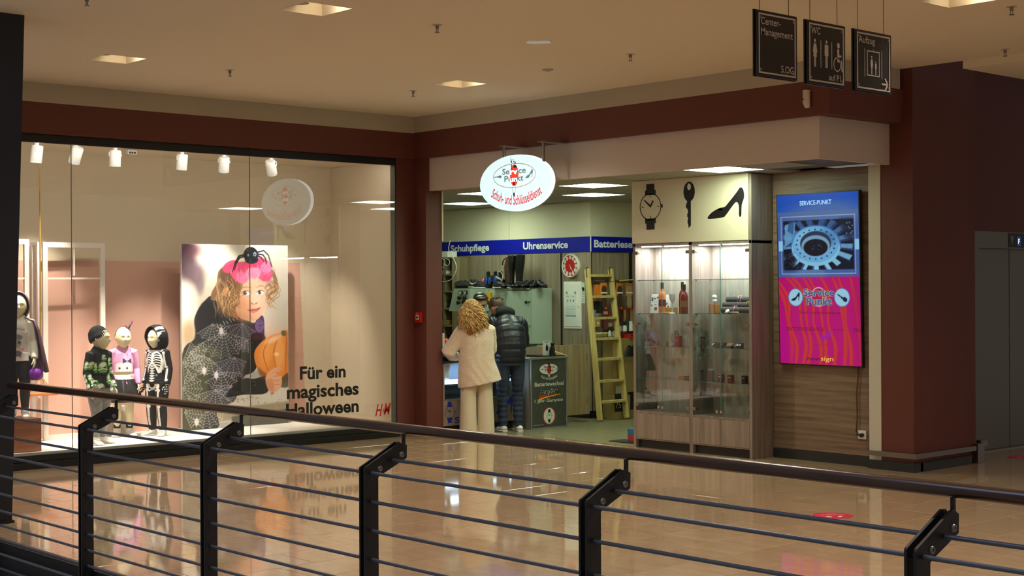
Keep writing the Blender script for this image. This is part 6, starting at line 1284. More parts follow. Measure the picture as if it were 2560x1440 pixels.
for k in range(7):   # lace packs
    px = (1547, 1555, 1562, 1568, 1574, 1579, 1583)[k]; c = W(px, 788, wx_+.05+.01*(k % 3)); g = G(); g.box(c.x-.004, c.y-.022, c.z-.085, c.x+.004, c.y+.022, c.z+.07, b=.003); o = g.build('lace_pack', mat('lace'+str(k % 3), ('7a4a30', '5c3020', 'b08a60')[k % 3], .6)); q = G(); q.box(c.x-.0045, c.y-.022, c.z+.07, c.x+.0045, c.y+.022, c.z+.10); q.build('header_card', mat('lace_head', 'a83a30', .5), o)
    tag(o, ORD[k]+' lace pack from the ladder on the goods wall, red header', 'lace pack', 'shoe lace packs')
for k, (px, py, w_, h_, c_, lb) in enumerate(((1513, 782, .16, .10, 'a02a2c', 'red boxed product on the goods wall behind the ladder'), (1494, 783, .14, .09, '8c8a90', 'grey blister pack behind the ladder below the insoles'), (1492, 808, .09, .10, 'c0a050', 'yellow polishing sponge pack behind the ladder'), (1521, 812, .15, .13, '8a5248', 'reddish bag of laces behind the ladder'))):
    c = W(px, py, wx_+.05); g = G(); g.box(wx_+.003, c.y-w_/2, c.z-h_/2, wx_+.05+.01*k, c.y+w_/2, c.z+h_/2, b=.004); o = g.build('boxed_product', mat('prod'+str(k), c_, .45)); q = G(); q.box(wx_+.05+.01*k, c.y-w_*.2, c.z-h_*.2, wx_+.052+.01*k, c.y+w_*.3, c.z+h_*.2); q.build('label', M_PW, o); tag(o, lb, 'product')
# cartons on the floor below the goods wall
M_CARD = mat('cardboard', '9c8350', .8); 
def carton(px, py0, py1, x, w_, dep, lab, mark=None):
    a = at(px, py1, 'x', x); 
    return a
cx0 = .13; ca, cb = at(1534, 1050, 'x', cx0), at(1590, 845, 'x', cx0); t = thing('cardboard_box', 'tall brown cardboard box with black print right of the ladder', 'box', (SX+.12, ca.y+.5, 0)); g = G(); g.box(SX+.03, ca.y, .0, cx0, ca.y+.75, cb.z, b=.004); g.build('carton', M_CARD, t)
g = G(); g.box(cx0, ca.y+.28, 0.10, cx0+.001, ca.y+.60, .34); g.build('black_print', M_INK, t); q = at(1583, 872, 'x', cx0+.001); text('lettering', 'SHOE', (cx0+.001, q.y-.12, q.z-.07), (0, 1, 0), (0, 0, 1), .5, .12, M_INK, t, .03); g = G(); q = at(1546, 975, 'x', cx0); g.box(cx0, q.y-.045, q.z-.05, cx0+.0012, q.y+.05, q.z+.05); g.build('white_label', M_PW, t)
cx1 = .24; ca = at(1531, 1052, 'x', cx1); t = thing('cardboard_box', 'small cardboard box with a black square marked 75 on the floor by the ladder', 'box', (cx1, ca.y, 0)); cb = at(1556, 990, 'x', cx1); g = G(); g.box(cx0+.004, ca.y, 0, cx1, ca.y+.34, cb.z+.01, b=.003); g.build('carton', M_CARD, t); g = G(); g.box(cx1, ca.y+.045, .10, cx1+.001, ca.y+.24, .34); g.build('black_square', M_INK, t); text('lettering', '75', (cx1+.001, ca.y+.06, .145), (0, 1, 0), (0, 0, 1), .10, .085, M_PW, t, .01)
q = at(1571, 841, 'x', .1); g = G(); g.box(SX+.04, q.y-.03, q.z-.025, .16, q.y+.2, q.z+.03, b=.004); o = g.build('red_pouch', mat('red_vinyl', 'c8201e', .45)); q2 = G(); q2.box(.16, q.y-.02, q.z+.012, .163, q.y+.15, q.z+.02); q2.build('zip', M_INK, o); tag(o, 'red pouch lying on the tall cardboard box', 'pouch')
q = at(1574, 880, 'x', .2); g = G(); g.poly([(-.10, -.06), (.16, -.06), (.16, .07), (-.05, .07)], (.20, q.y, q.z), (0, 1, 0), (0, 0, 1), .05); o = g.build('rubber_mat_roll', mat('rubber', '17191a', .7)); q2 = G()
for k in range(5): q2.box(.2505, q.y-.05+.04*k, q.z-.05, .253, q.y-.035+.04*k, q.z+.06)
q2.build('ribs', M_BK, o); tag(o, 'black ribbed rubber sheet leaning on the cardboard box', 'rubber sheet')
# floor things beside the cabinet
q = at(1560, 1104, 'z', 0); t = thing('floor_mat', 'thin black anti-slip mat lying on the floor left of the cabinet', 'mat', q); g = G(); g.box(q.x-.12, q.y-.12, .0025, 2.66, q.y+.14, .012, b=.003); g.build('mat', mat('mat_rubber', '1a1b1a', .8), t)
q = at(1577, 1082, 'y', 1.15); g = G(); g.box(q.x-.06, 1.16, .0125, q.x+.07, 1.26, .16, b=.004); o = g.build('blue_carton', mat('carton_blue', '2c6f9c', .5)); q2 = G(); q2.box(q.x-.055, 1.157, .03, q.x+.07, 1.16, .085); q2.build('red_panel', mat('carton_red', 'c02a2c', .5), o); tag(o, 'small blue and red carton on the floor behind the cabinet edge', 'box')
# ================================================================ DISPLAY CABINET AND SCREEN
CFY, CBY = .90, 1.248; K0, K1 = 2.697, 4.335
t = thing('display_cabinet', 'tall oak display cabinet with glass doors and a printed top board', 'cabinet', ((K0+K1)/2, 1.07, 0)); KAB = t
m0, m1 = at(1722.5, 800, 'y', CFY).x, at(1731, 800, 'y', CFY).x; P = .035
zT, zL = 2.212, .405
M_OAKC = wood('cabinet_oak', '958a80', '786c63', 'z', .45)
for nm, x0, x1, z0, z1 in (('side_panel', K0, K0+P, 0, zT), ('side_panel', K1-P, K1, 0, zT+.0), ('middle_post', m0, m1, 0, zT)):
    g = G(); g.box(x0, CFY, z0, x1, CBY, z1, b=.002); g.build(nm, M_OAKC, t)
g = G(); g.box(K1-P, CFY+.001, zT+.003, K1, CBY, 2.885, b=.002); g.build('side_panel', M_OAKC, t)
g = G(); g.box(K0+P, CBY-.018, .08, K1-P, CBY-.004, zT); g.build('back_panel', wood('cabinet_back', 'bdb4aa', '9c9288', 'z', .5), t)
g = G(); g.box(K0+P, CFY+.004, zL-.025, K1-P, CBY-.02, zL); g.build('base_board', M_OAKC, t); g = G(); g.box(K0+P, CFY+.002, .095, K1-P, CBY-.02, .110); g.build('base_board', M_OAKC, t)
g = G(); g.box(K0, CFY, zT-.028, K1, CBY-.02, zT); g.build('head_board', M_OAKC, t)
g = G(); g.box(K0+P, CFY+.05, 0, m0, CFY+.065, .095); g.box(m1, CFY+.05, 0, K1-P, CFY+.065, .095); g.build('plinth', M_DKSKIRT, t)
g = G(); g.box(K0-.005, CFY-.006, zT+.003, K1-P, CFY+.02, 2.892, b=.002); tp_ = g.build('top_board', mat('cabinet_cream', 'd6cdb4', .5), t)
g = G(); g.box(K0, CFY+.02, zT, K1-P, CBY, 2.885); g.build('top_box', M_OAKC, t)
def onb(px, py): q = at(px, py, 'y', CFY-.007); return q.x, q.z
def bprint(nm, polys):
    g = G()
    for pl in polys: g.poly(pl, (0, CFY-.0075, 0), U3, V3)
    return g.build(nm, M_INK, tp_)
wc = onb(1626, 517); bprint('watch_print', watch_polys(wc[0], wc[1], onb(1653, 517)[0]-wc[0], (onb(1626, 483)[1]-wc[1])/(onb(1653, 517)[0]-wc[0])))
kc = onb(1723, 513); kt, kb_ = onb(1723, 454)[1], onb(1723, 570.5)[1]; kh = kt-kb_; kq = [(kc[0]+kh*.95*x, kb_+kh*(y+.5)/1.02) for x, y in KEY]; bprint('key_print', [kq])
hx, hz = kc[0], onb(1723, 467)[1]; g = G(); g.poly(ellipse(hx, hz, .025, .035, 20), (0, CFY-.0083, 0), U3, V3); g.build('key_hole', mat('cabinet_cream', 'd6cdb4'), tp_)
s0, s1_ = onb(1769, 547), onb(1861, 467); bprint('shoe_print', [[(s0[0]+(x+.5)/.97*(s1_[0]-s0[0]), s0[1]+(y+.31)/.78*(s1_[1]-s0[1])) for x, y in SHOE]])
bw = onb(1800, 524); bprint('shoe_bow', [ellipse(bw[0], bw[1], .032, .012, 14)])
M_CG = glass('cabinet_glass', (.95, .98, .97), 1.5, 2.4); M_EDGE = mat('glass_edge_green', '4f7f78', .2); M_CHR = mat('chrome', (.8, .8, .8), .15, 1.0); M_HING = mat('hinge_nickel', (.55, .52, .46), .35, .8)
bays = ((K0+P+.002, m0-.002), (m1+.002, K1-P-.002))
for bi, (x0, x1) in enumerate(bays):
    xm = (x0+x1)/2
    for di, (a, b_) in enumerate(((x0, xm-.0015), (xm+.0015, x1))):
        g = G(); g.box(a, CFY+.002, zL+.004, b_, CFY+.008, zT-.03); d = g.build('glass_door', M_CG, t)
        g = G(); e = b_ if di == 0 else a; g.box(e-.0015, CFY+.0015, zL+.004, e+.0015, CFY+.0085, zT-.03); g.build('glass_edge', M_EDGE, d)
        kx_ = b_-.028 if di == 0 else a+.028; g = G(); g.lathe([(.001, 0), (.010, 0), (.008, .012), (.016, .020), (.016, .028), (.001, .030)], (kx_, CFY+.001, zL+.055), 16, 0, Matrix.Rotation(math.pi/2, 3, 'X')); g.build('knob', M_CHR, d, smooth=.6)
        hx_ = a+.018 if di == 0 else b_-.018
        for z in (zT-.10, 1.35, .47) if True else ():
            g = G(); g.box(hx_-.022, CFY-.006, z-.018, hx_+.022, CFY+.0015, z+.018, b=.006); g.cyl((hx_+(.012 if di == 0 else -.012), CFY+.01, z), (hx_+(.012 if di == 0 else -.012), CFY+.04, z), .011, 10); g.build('hinge', M_HING, d)
    zs_ = [at(1600 if bi == 0 else 1740, py, 'y', CFY+.03).z for py in ((701, 783.5, 865, 944.5), (698.5, 784, 868.5, 953.5))[bi]]
    for z in zs_:
        g = G(); g.box(x0+.006, CFY+.02, z-.003, x1-.006, CBY-.022, z+.003); s_ = g.build('glass_shelf', glass('shelf_glass'), t); g = G(); g.box(x0+.006, CFY+.019, z-.003, x1-.006, CFY+.0205, z+.003); g.build('shelf_edge', M_EDGE, s_); g = G()
        for x in (x0+.004, x1-.004):
            for y in (CFY+.06, CBY-.06): g.cyl((x-.008, y, z-.008), (x+.008, y, z-.008), .005, 8)
        g.build('shelf_pin', M_STEEL, s_)
    for (a, b_) in ((x0+.05, xm-.05), (xm+.0, x1-.03)):
        g = G(); g.box(a, CFY+.045, zT-.038, b_, CFY+.057, zT-.0285); g.build('led_strip', mat('led_warmwhite', (1, 1, 1), .4, emit=(1, .99, .97), es=22), t)
    lq = lamp('cabinet_led', 'AREA', (xm, CFY+.16, zT-.04), 14, (1, .99, .97), .62, shape='RECTANGLE', size_y=.06)
    # lower doors
    for a, b_ in ((x0, xm-.0015), (xm+.0015, x1)):
        g = G(); g.box(a, CFY-.001, .110, b_, CFY+.018, .378, b=.0015); g.build('lower_door', wood('cabinet_door_oak', 'a09184', '80716a', 'z', .45, .8), t)
    if bi == 0: ZA = zs_
    else: ZB = zs_
YI = 1.09
def IX(px, y=YI): return at(px, 750, 'y', y).x
def item(lab, cat, name, loc, grp=None): return thing(name, lab, cat, loc, 0, grp)
def bottle(px, y, z, h, r, mg, mc, lab, label=None):
    x = IX(px, y); t = item(lab, 'bottle', 'wine_bottle', (x, y, z)); g = G(); g.lathe([(.001, 0), (r, 0), (r, h*.58), (r*.8, h*.68), (r*.36, h*.76), (r*.34, h*.82), (.001, h*.82)], (x, y, z), 20); g.build('glass_body', mg, t, smooth=.7); g = G(); g.lathe([(.001, h*.80), (r*.42, h*.80), (r*.42, h), (.001, h)], (x, y, z), 16); g.build('capsule', mc, t, smooth=.7)
    if label: g = G(); g.loft([(x, y, z+h*.22), (x, y, z+h*.44)], r*1.03, 20, ref=(0, 1, 0)); g.build('label', label, t, smooth=.6)
z = ZA[1]+.0035; M_DKC = mat('capsule_dark', '1d1816', .35)
bottle(1655.5, 1.06, z, .33, .040, mat('rose_wine', 'd07a4a', .1), M_DKC, 'rose wine bottle in the left bay beside the stemmed glass', mat('label_maroon', '5c1820', .5))
bottle(1706, 1.12, z, .335, .038, mat('dark_wine', '5a1f22', .12), M_DKC, 'dark wine bottle at the rear of the pair by the middle post', mat('label_dark', '2a1a16', .5)); bottle(1710.5, 1.05, z, .31, .042, mat('red_liquor', '7c2a22', .12), M_DKC, 'red liquor bottle in front of the pair by the middle post', mat('label_kraft', '8a6a44', .5))
x = IX(1680.5, 1.04); g = G(); g.lathe([(.001, 0), (.034, 0), (.03, .004), (.005, .008), (.004, .10), (.010, .115), (.030, .15), (.034, .21), (.033, .21), (.028, .152), (.001, .12)], (x, 1.04, z), 20); o = g.build('stem_glass', mat('engraved_glass', 'd8dce6', .1, spec=.6), smooth=.8); q = G(); q.lathe([(.001, .155), (.028, .155), (.033, .205), (.001, .205)], (x, 1.04, z), 18); q.build('pink_wine', mat('pink_wine', 'b04a5a', .2), o); tag(o, 'stemmed glass of pink wine right of the rose bottle', 'glass')
def card(px, y, z, w_, h_, m, lab, prints=(), lean=.03):
    x = IX(px, y); g = G(); g.add([(x-w_/2, y, z), (x+w_/2, y, z), (x+w_/2, y+lean, z+h_), (x-w_/2, y+lean, z+h_), (x-w_/2, y+.004, z), (x+w_/2, y+.004, z), (x+w_/2, y+lean+.004, z+h_), (x-w_/2, y+lean+.004, z+h_)], [(0, 1, 2, 3), (7, 6, 5, 4), (0, 4, 5, 1), (1, 5, 6, 2), (2, 6, 7, 3), (3, 7, 4, 0)]); o = g.build('card', m); tag(o, lab, 'card')
    for (u0, v0, u1, v1, mm) in prints:
        q = G(); f = lambda u, v: (x+(u-.5)*w_, y+lean*v-.0012, z+v*h_); q.add([f(u0, v0), f(u1, v0), f(u1, v1), f(u0, v1)], [(0, 1, 2, 3)]); q.build('print', mm, o)
    return o
M_PG = mat('print_slate', '4a5664', .5)
card(1636, 1.12, z, .135, .205, M_WHITE, 'white card with grey pictures behind the rose bottle', ((.06, .62, .25, .82, M_PG), (.35, .72, .55, .80, M_PG), (.62, .78, .8, .86, M_PG), (.08, .34, .2, .44, M_PG), (.45, .14, .75, .3, M_PG), (.4, .55, .45, .6, M_PG), (.62, .55, .67, .6, M_PG), (.45, .42, .65, .45, M_PG)))
card(1667, 1.13, z, .075, .20, M_WHITE, 'narrow white card between the rose bottle and the stemmed glass', ((.2, .45, .5, .55, M_PG), (.5, .3, .8, .38, M_PG)))
x = IX(1671, 1.05); g = G(); g.box(x-.06, 1.06, z, x+.06, 1.13, z+.062, b=.004); o = g.build('wooden_gift_box', mat('box_pine', 'b88f4a', .5)); q = G(); q.box(x-.06, .99, z, x+.05, 1.055, z+.012, b=.002); q.build('open_lid', mat('lid_pine', 'd8bc84', .5), o); tag(o, 'small pine gift box between the bottle and the stemmed glass', 'box')
# third shelf, left bay
z = ZA[2]+.0035
x = IX(1626, 1.1); g = G(); g.loft([(x-.07, 1.12, z+.03), (x-.05, 1.12, z+.10), (x+.0, 1.12, z+.115), (x+.07, 1.12, z+.05), (x+.09, 1.12, z+.02)], [(.04, .03), (.05, .04), (.05, .04), (.04, .03), (.02, .02)], 14); me = remesh(g, .007, 2); me.materials.append(mat('blue_cap_cloth', '3c4258', .5)); o = link(bpy.data.objects.new('blue_hat', me)); q = G(); q.loft([(x-.08, 1.08, z+.006), (x+.10, 1.08, z+.006)], [(.006, .03), (.006, .02)], 8); q.build('brim', M_INK, o); tag(o, 'dark blue hat shaped item on the left bay shelf', 'hat')
for k, px in enumerate((1636, 1648)): 
    x = IX(px, 1.04); g = G(); g.obox((x, 1.04, z+.012), (.075, .03, .022), Matrix.Identity(3), b=.004); g.box(x+.028, 1.03, z+.023, x+.034, 1.036, z+.045+.02*k); o = g.build('name_plate', M_STEEL); q = G(); q.box(x-.03, 1.0245, z+.005, x+.025, 1.0249, z+.018); q.build('engraving', M_INK, o); tag(o, 'small steel name plate, '+('left' if k == 0 else 'right')+' of two in front of the blue hat', 'plate')
x = IX(1665, 1.05); g = G(); g.box(x-.02, 1.03, z, x+.02, 1.07, z+.05, b=.003); g.box(x-.035, 1.03, z, x-.022, 1.07, z+.035, b=.003); o = g.build('wooden_block', M_CARD); q = G(); q.box(x-.015, 1.0285, z+.01, x+.015, 1.0298, z+.04); q.build('plate', M_STEEL, o); tag(o, 'small brown wooden block right of the name plates', 'block')
x = IX(1695, 1.05); t = item('burgundy gift box in front of the middle post', 'box', 'gift_box', (x, 1.05, z)); g = G(); g.box(x-.035, 1.03, z, x+.025, 1.09, z+.115, b=.004); g.build('red_box', mat('burgundy', '7a1626', .4), t); g = G(); g.box(x-.02, 1.0285, z+.06, x+.01, 1.0298, z+.066); g.build('gold_print', M_YEL, t)
x = IX(1685, 1.13); g = G(); g.ball((x, 1.15, z+.085), (.06, .02, .085), n=20, k=12); o = g.build('patterned_cloth', mat('pattern_cloth', '8a8a84', .8, noise=(70, '2a2a2a'))); q = G(); q.box(x-.03, 1.13, z, x+.03, 1.17, z+.01); q.build('base', M_INK, o); tag(o, 'dark patterned round item behind the burgundy box', 'case')
# fourth shelf, left bay
z = ZA[3]+.0035; x = IX(1712, 1.05); g = G(); g.box(x-.05, 1.0, z, x+.03, 1.10, z+.03, b=.004); o = g.build('orange_box', mat('box_orange', 'a8693a', .5)); q = G(); q.box(x-.05, 1.0, z+.0305, x+.03, 1.10, z+.036); q.build('lid', M_CARD, o); tag(o, 'flat orange box on the lowest left shelf by the middle post', 'box')
# right bay
z = ZB[1]+.0035; x = IX(1786, 1.08); t = item('clear acrylic tower holding two golf balls on a wooden block', 'display', 'ball_display', (x, 1.08, z)); g = G(); g.box(x-.045, 1.04, z, x+.045, 1.12, z+.095, b=.003); g.build('wood_block', mat('block_orange', 'a8713f', .5), t)
g = G(); g.box(x-.045, 1.04, z+.097, x+.045, 1.12, z+.245); g.build('acrylic_case', glass('acrylic', (.95, .97, .98), 1.45, 1.4), t)
for k in range(2):
    g = G(); g.ball((x, 1.08, z+.128+.040*k), .0265, n=18, k=12); g.build('golf_ball', mat('ball_white', (.88, .89, .92), .35), t, smooth=True)
M_VEL = mat('black_velvet', '141012', .9, sheen=.3); x0r, x1r = IX(1806, 1.08), bays[1][1]-.02
for k, (px, zz, yy, lb) in enumerate(((1805, .035, 1.04, 'black velvet bracelet roll, lowest of the three'), (1809, .085, 1.10, 'black velvet bracelet roll in the middle of the three'), (1818, .14, 1.16, 'black velvet bracelet roll, topmost of the three'))):
    a = IX(px, yy); t = item(lb, 'bracelet roll', 'bracelet_roll', (a, yy, z), 'bracelet rolls in the right bay'); g = G(); g.loft([(a, yy, z+zz), (a+.006, yy, z+zz), (x1r-.005*k, yy, z+zz)], [.027, .033, .032], 18, ref=(0, 1, 0)); g.build('roll', M_VEL, t, smooth=.7); g = G(); g.box(a+.01, yy-.015, z, a+.045, yy+.02, z+zz-.015, b=.003); g.box(x1r-.06, yy-.015, z, x1r-.03, yy+.02, z+zz-.015, b=.003); g.build('foot', M_VEL, t)
def bangle(px, y, z, r, m, lab, grp=None):
    x = IX(px, y); g = G(); pts = [Vector((x+.008*math.sin(3*a), y+r*math.cos(a), z+r*math.sin(a))) for a in np.linspace(0, 2*math.pi, 21)]; g.loft(pts, .004, 6); o = g.build('bracelet', m, smooth=True); q = G()
    for a in np.linspace(.6, 2.4, 4): q.ball((x, y+(r+.003)*math.cos(a), z+(r+.003)*math.sin(a)), .007, n=8, k=5)
    q.build('charm', m, o, smooth=True); tag(o, lab, 'bracelet', grp)
M_PKS = mat('pink_glitter_glow', 'e29ac0', .15, .5, emit='c070a0', es=.05)  # slight glow put into the pink for its sparkle
bangle(1850, 1.16, z+.14, .036, M_CHR, 'silver bracelet at the left on the topmost velvet roll'); bangle(1856, 1.16, z+.14, .036, M_PKS, 'pink glittering bracelet on the topmost velvet roll'); bangle(1839, 1.04, z+.035, .038, M_PKS, 'pink glittering bracelet on the lowest velvet roll'); bangle(1870, 1.10, z+.085, .036, mat('gold', 'b89a4a', .25, .9), 'gold watch bracelet on the middle velvet roll')
x = IX(1822, 1.0); g = G(); g.loft([(x-.05, .99, z+.006), (x-.02, .985, z+.012), (x+.02, .985, z+.012), (x+.12, 1.0, z+.012), (x+.13, 1.0, z+.006)], [(.008, .004), (.012, .005), (.012, .005), (.012, .008), (.010, .004)], 10); o = g.build('watch_strap', mat('strap_tan', 'b8895a', .6), smooth=True); q = G(); q.lathe([(.001, 0), (.024, 0), (.024, .010), (.020, .012), (.001, .012)], (x+.0, .982, z+.022), 18, 0, rotm(0, .9)); q.build('watch_case', mat('watch_face_pale', 'bcd8d8', .2), o, smooth=.6); tag(o, 'pale blue watch with a tan strap lying before the velvet rolls', 'watch')
g = G(); x = bays[1][1]-.035; g.box(x-.03, 1.0, z, x+.025, 1.05, z+.018, b=.004); o = g.build('silver_box', M_STEEL); q = G(); q.box(x-.02, .9985, z+.004, x+.01, .9998, z+.013); q.build('label', M_WHITE, o); tag(o, 'small silver box at the right end of the velvet roll shelf', 'box')
z = ZB[2]+.0035
def post_stand(px, y, z, h, m, lab):
    x = IX(px, y); g = G(); g.lathe([(.001, 0), (.026, 0), (.024, .012), (.016, .02), (.015, h-.02), (.024, h-.008), (.026, h), (.001, h)], (x, y, z), 18); o = g.build('watch_pillar', m, smooth=.7); q = G(); q.lathe([(.001, h), (.02, h), (.02, h+.003), (.001, h+.003)], (x, y, z), 16); q.build('pad', M_VEL, o); tag(o, lab, 'stand')
post_stand(1757, 1.05, z, .10, mat('dark_red_brown', '4a2620', .5), 'dark red brown pillar stand on the middle shelf of the right bay')
for k, (px, lb, m) in enumerate(((1783, 'white faced watch on a tilted stand, first from the left', M_CHR), (1794, 'black watch on a tilted stand, second from the left', M_BK), (1804, 'dark ring shaped bracelet watch, third from the left', M_BK), (1847, 'pair of round silver watches on a dark tilted stand at the right', M_CHR))):
    x = IX(px, 1.03); g = G(); g.add([(x-.03, 1.0, z), (x+.03, 1.0, z), (x+.03, 1.07, z), (x-.03, 1.07, z), (x-.03, 1.05, z+.05), (x+.03, 1.05, z+.05), (x+.03, 1.07, z+.05), (x-.03, 1.07, z+.05)], [(3, 2, 1, 0), (4, 5, 6, 7), (0, 1, 5, 4), (1, 2, 6, 5), (2, 3, 7, 6), (3, 0, 4, 7)]); o = g.build('watch_stand', M_VEL); q = G()
    for dx in ((0,) if k < 3 else (-.016, .018)): q.lathe([(.001, .0), (.019, 0), (.019, .008), (.015, .010), (.001, .010)], (x+dx, 1.022, z+.028), 18, 0, rotm(0, .8))
    q.build('watch_case', m, o, smooth=.6); tag(o, lb, 'watch')
x = IX(1820, 1.02); g = G(); g.box(x-.042, 1.0, z, x+.042, 1.06, z+.018, b=.003); o = g.build('gift_box', mat('box_purple', '4a2a6a', .4)); q = G(); q.add([(x-.038, .999, z+.0), (x+.03, .999, z+.0), (x+.04, 1.05, z+.05), (x-.02, 1.05, z+.05)], [(0, 1, 2, 3)]); q.build('gold_card', mat('card_gold', 'b8a05a', .4), o); tag(o, 'purple box with a gold card in the middle shelf of the right bay', 'box')
z = ZB[3]+.0035
post_stand(1754, 1.05, z, .105, mat('grey_brown', '4a3c34', .5), 'grey brown pillar stand at the left of the lowest right shelf'); x = IX(1776, 1.05); g = G(); g.lathe([(.001, 0), (.035, 0), (.035, .11), (.001, .11)], (x, 1.05, z), 22); o = g.build('metal_tin', mat('tin_dark', '4a4644', .3, .6), smooth=.6); q = G(); q.lathe([(.001, .11), (.030, .11), (.030, .125), (.001, .127)], (x, 1.05, z), 20); q.build('lid', mat('tin_lid', 'a8b8c8', .3, .6), o); tag(o, 'dark cylindrical tin with a pale lid on the lowest right shelf', 'tin')
for k, (px, m, lb) in enumerate(((1803, mat('dark_grey_box', '2a2a2c', .4), 'dark upright box right of the tin on the lowest shelf'), (1827, mat('box_rust', '5c2e1a', .4), 'rust brown small box in the middle of the lowest right shelf'), (1862, M_BK, 'black box at the right of the lowest right shelf'))):
    x = IX(px, 1.05); g = G(); g.box(x-.026, 1.02, z, x+.026, 1.07, z+.075, b=.005); o = g.build('jewellery_box', m); q = G(); q.box(x-.015, 1.0185, z+.045, x+.015, 1.0198, z+.055); q.build('clasp', M_CHR, o); tag(o, lb, 'box')
x = bays[1][1]-.03; g = G(); g.ball((x, 1.02, z+.018), (.028, .028, .018), n=16, k=8); o = g.build('silver_dish', M_CHR, smooth=True); q = G(); q.cyl((x, 1.02, z), (x, 1.02, z+.004), .02, 14); q.build('foot', M_BK, o); tag(o, 'small silver dish at the right corner of the lowest right shelf', 'dish')
# ---------------------------------------------------------------- screen on the oak wall
xa, xb_, zb, ztp = 4.458, 5.432, .967, 2.66; yb_s, yt_s = 1.205, 1.158
tv = thing('advertising_screen', 'tall lit advertising screen in a thin black frame on the oak wall', 'screen', ((xa+xb_)/2, 1.22, zb)); VV = Vector((0, yt_s-yb_s, ztp-zb)); HH = VV.length; VV.normalize(); NN = Vector((1, 0, 0)).cross(VV); Ms = Matrix((Vector((1, 0, 0)), -NN, VV)).transposed()
o0 = Vector((xa, yb_s, zb)); W_ = xb_-xa; g = G(); g.obox(o0+Vector((W_/2, 0, 0))+VV*(HH/2)-NN*.02, (W_+.024, .038, HH+.024), Ms, b=.003); g.build('housing', M_BK, tv)
g = G(); g.box(xa+.3, 1.20, 1.5, xb_-.3, 1.243, 2.1); g.build('wall_mount', M_BK, tv)
c = Canvas(200, 348, 0, 97, 0, 169, 'cc0f7c')
c.poly([(0, 0), (97, 0), (97, 17), (0, 17)], '0f52cc')
for k in range(9): c.line([(0, 2+k*1.9), (97, 2+k*1.9)], .35, '2f70e0', .35)
c.poly([(0, 17), (97, 17), (97, 82), (0, 82)], '4c6ab0'); c.ell(60, 18, 45, 10, '6a86b8', .7, soft=.9); c.poly([(20, 78), (45, 62), (60, 82), (10, 82)], '6f95c6', .6, soft=2)
c.poly([(7, 26), (91, 26), (91, 75), (7, 75)], '141a2c')
gx, gy = 46, 50
for k in range(17):
    a = k*2*math.pi/17+.1; r0, r1 = 24, 44+3*math.sin(k*2.1); w0, w1 = .10, .085
    P4 = [(gx+r*math.cos(a+da)*1.0, gy+r*math.sin(a+da)*.66) for r, da in ((r0, -w0*1.1), (r1, -w1), (r1, w1), (r0, w0*1.1))]; b = .55+.45*math.sin(a); P4 = [(min(max(x, 7), 91), min(max(y, 26), 75)) for x, y in P4]
    col = tuple(np.array((.16, .30, .55))*(1-b)+np.array((.62, .88, 1.0))*b); c.poly(P4, col)
    P5 = [P4[2], P4[3], (P4[3][0]+1.5, P4[3][1]+1.6), (min(P4[2][0]+2.0, 91), min(P4[2][1]+2.0, 75))]; c.poly(P5, '2b4a86', .8)
c.poly([(7, 54), (20, 60), (22, 75), (7, 75)], '10131f', .85, soft=2); c.poly([(74, 26), (91, 26), (91, 48), (80, 44)], '1a2238', .8, soft=2); c.poly([(9, 30), (22, 27), (20, 46), (8, 52)], '6fb2e0', .9); c.poly([(14, 27), (21, 26), (19, 40), (12, 36)], '2e5a96', .8)
c.ell(gx, gy+1, 30, 20, '3f7cc0'); c.ell(gx, gy+3.5, 29, 18, '8fd8fb'); c.ell(gx, gy, 28, 18, '78bdf0'); c.ell(gx-8, gy-4, 14, 10, 'a6e4ff', .6, soft=.9); c.ell(gx+14, gy-6, 12, 8, '3f6ea8', .6, soft=.9)
for k in range(20): a = k*2*math.pi/20; c.ell(gx+23*math.cos(a), gy+14.6*math.sin(a), .9, .7, '12203a')
c.ell(gx, gy-1, 18.5, 12, '2a3a5c'); c.ell(gx, gy+1.5, 17, 10.5, '9fd0ee', .8); c.ell(gx, gy+3.2, 14.5, 8.5, '15192a')
for k in range(40): c.ell(8+RNG.random()*20, 56+RNG.random()*18, .5, .4, '6d7c9c', .7)
for k in range(8): c.ell(82+RNG.random()*8, 28+RNG.random()*14, .7, .8, '9fc0e8', .8); c.ell(gx-8+16*RNG.random(), gy+RNG.random()*6, .8, .6, '7f8cac', .5)
for L in ([(4.5, 22), (92.5, 22)], [(92.5, 22), (92.5, 79)], [(92.5, 79), (4.5, 79)], [(4.5, 79), (4.5, 22)]): c.line(L, .7, 'b9d8f6', .95)
c.poly([(1, 46), (6, 46), (6, 56), (1, 56)], '9bdcff'); c.poly([(92, 46), (97, 46), (97, 56), (92, 56)], '9bdcff')
for k in range(17):
    x = 1+k*6.1; b = (x-70)*.35; pts = [(x-10+.0*k+(b*.4), 82), (x-2, 100+3*math.sin(k)), (x+3*math.sin(k*1.7), 128), (x+5-b*.12, 150), (x+4+2*math.sin(k), 170)]
    if k in (1, 2, 5, 7, 10, 12, 13, 15, 4, 8): c.line(pts, [1.5, 4.2, 2.2, 4.5, 3.4], 'd8452e', .85, True)
c.poly([(97, 82), (90, 82), (86, 130), (92, 169), (97, 169)], 'c00c6c', .5, soft=2); c.poly([(0, 110), (12, 140), (16, 169), (0, 169)], 'c81494', .6, soft=3)
for (x, r) in ((20.5, 8.4), (76, 8.6)): c.ell(x, 102.5, r+.5, r+.5, '3a78c8'); c.ell(x, 102.5, r, r, 'a9e2fb')
c.poly([(20.5+11*x, 102.5-11*y) for x, y in SHOE], '12203f'); ca_, sa_ = math.cos(-1.05), math.sin(-1.05); c.poly([(76+13*(x*ca_-(-y)*sa_), 102.5+13*(x*sa_+(-y)*ca_)*1.0) for x, y in [(a, -b) for a, b in KEY]], '16284a')
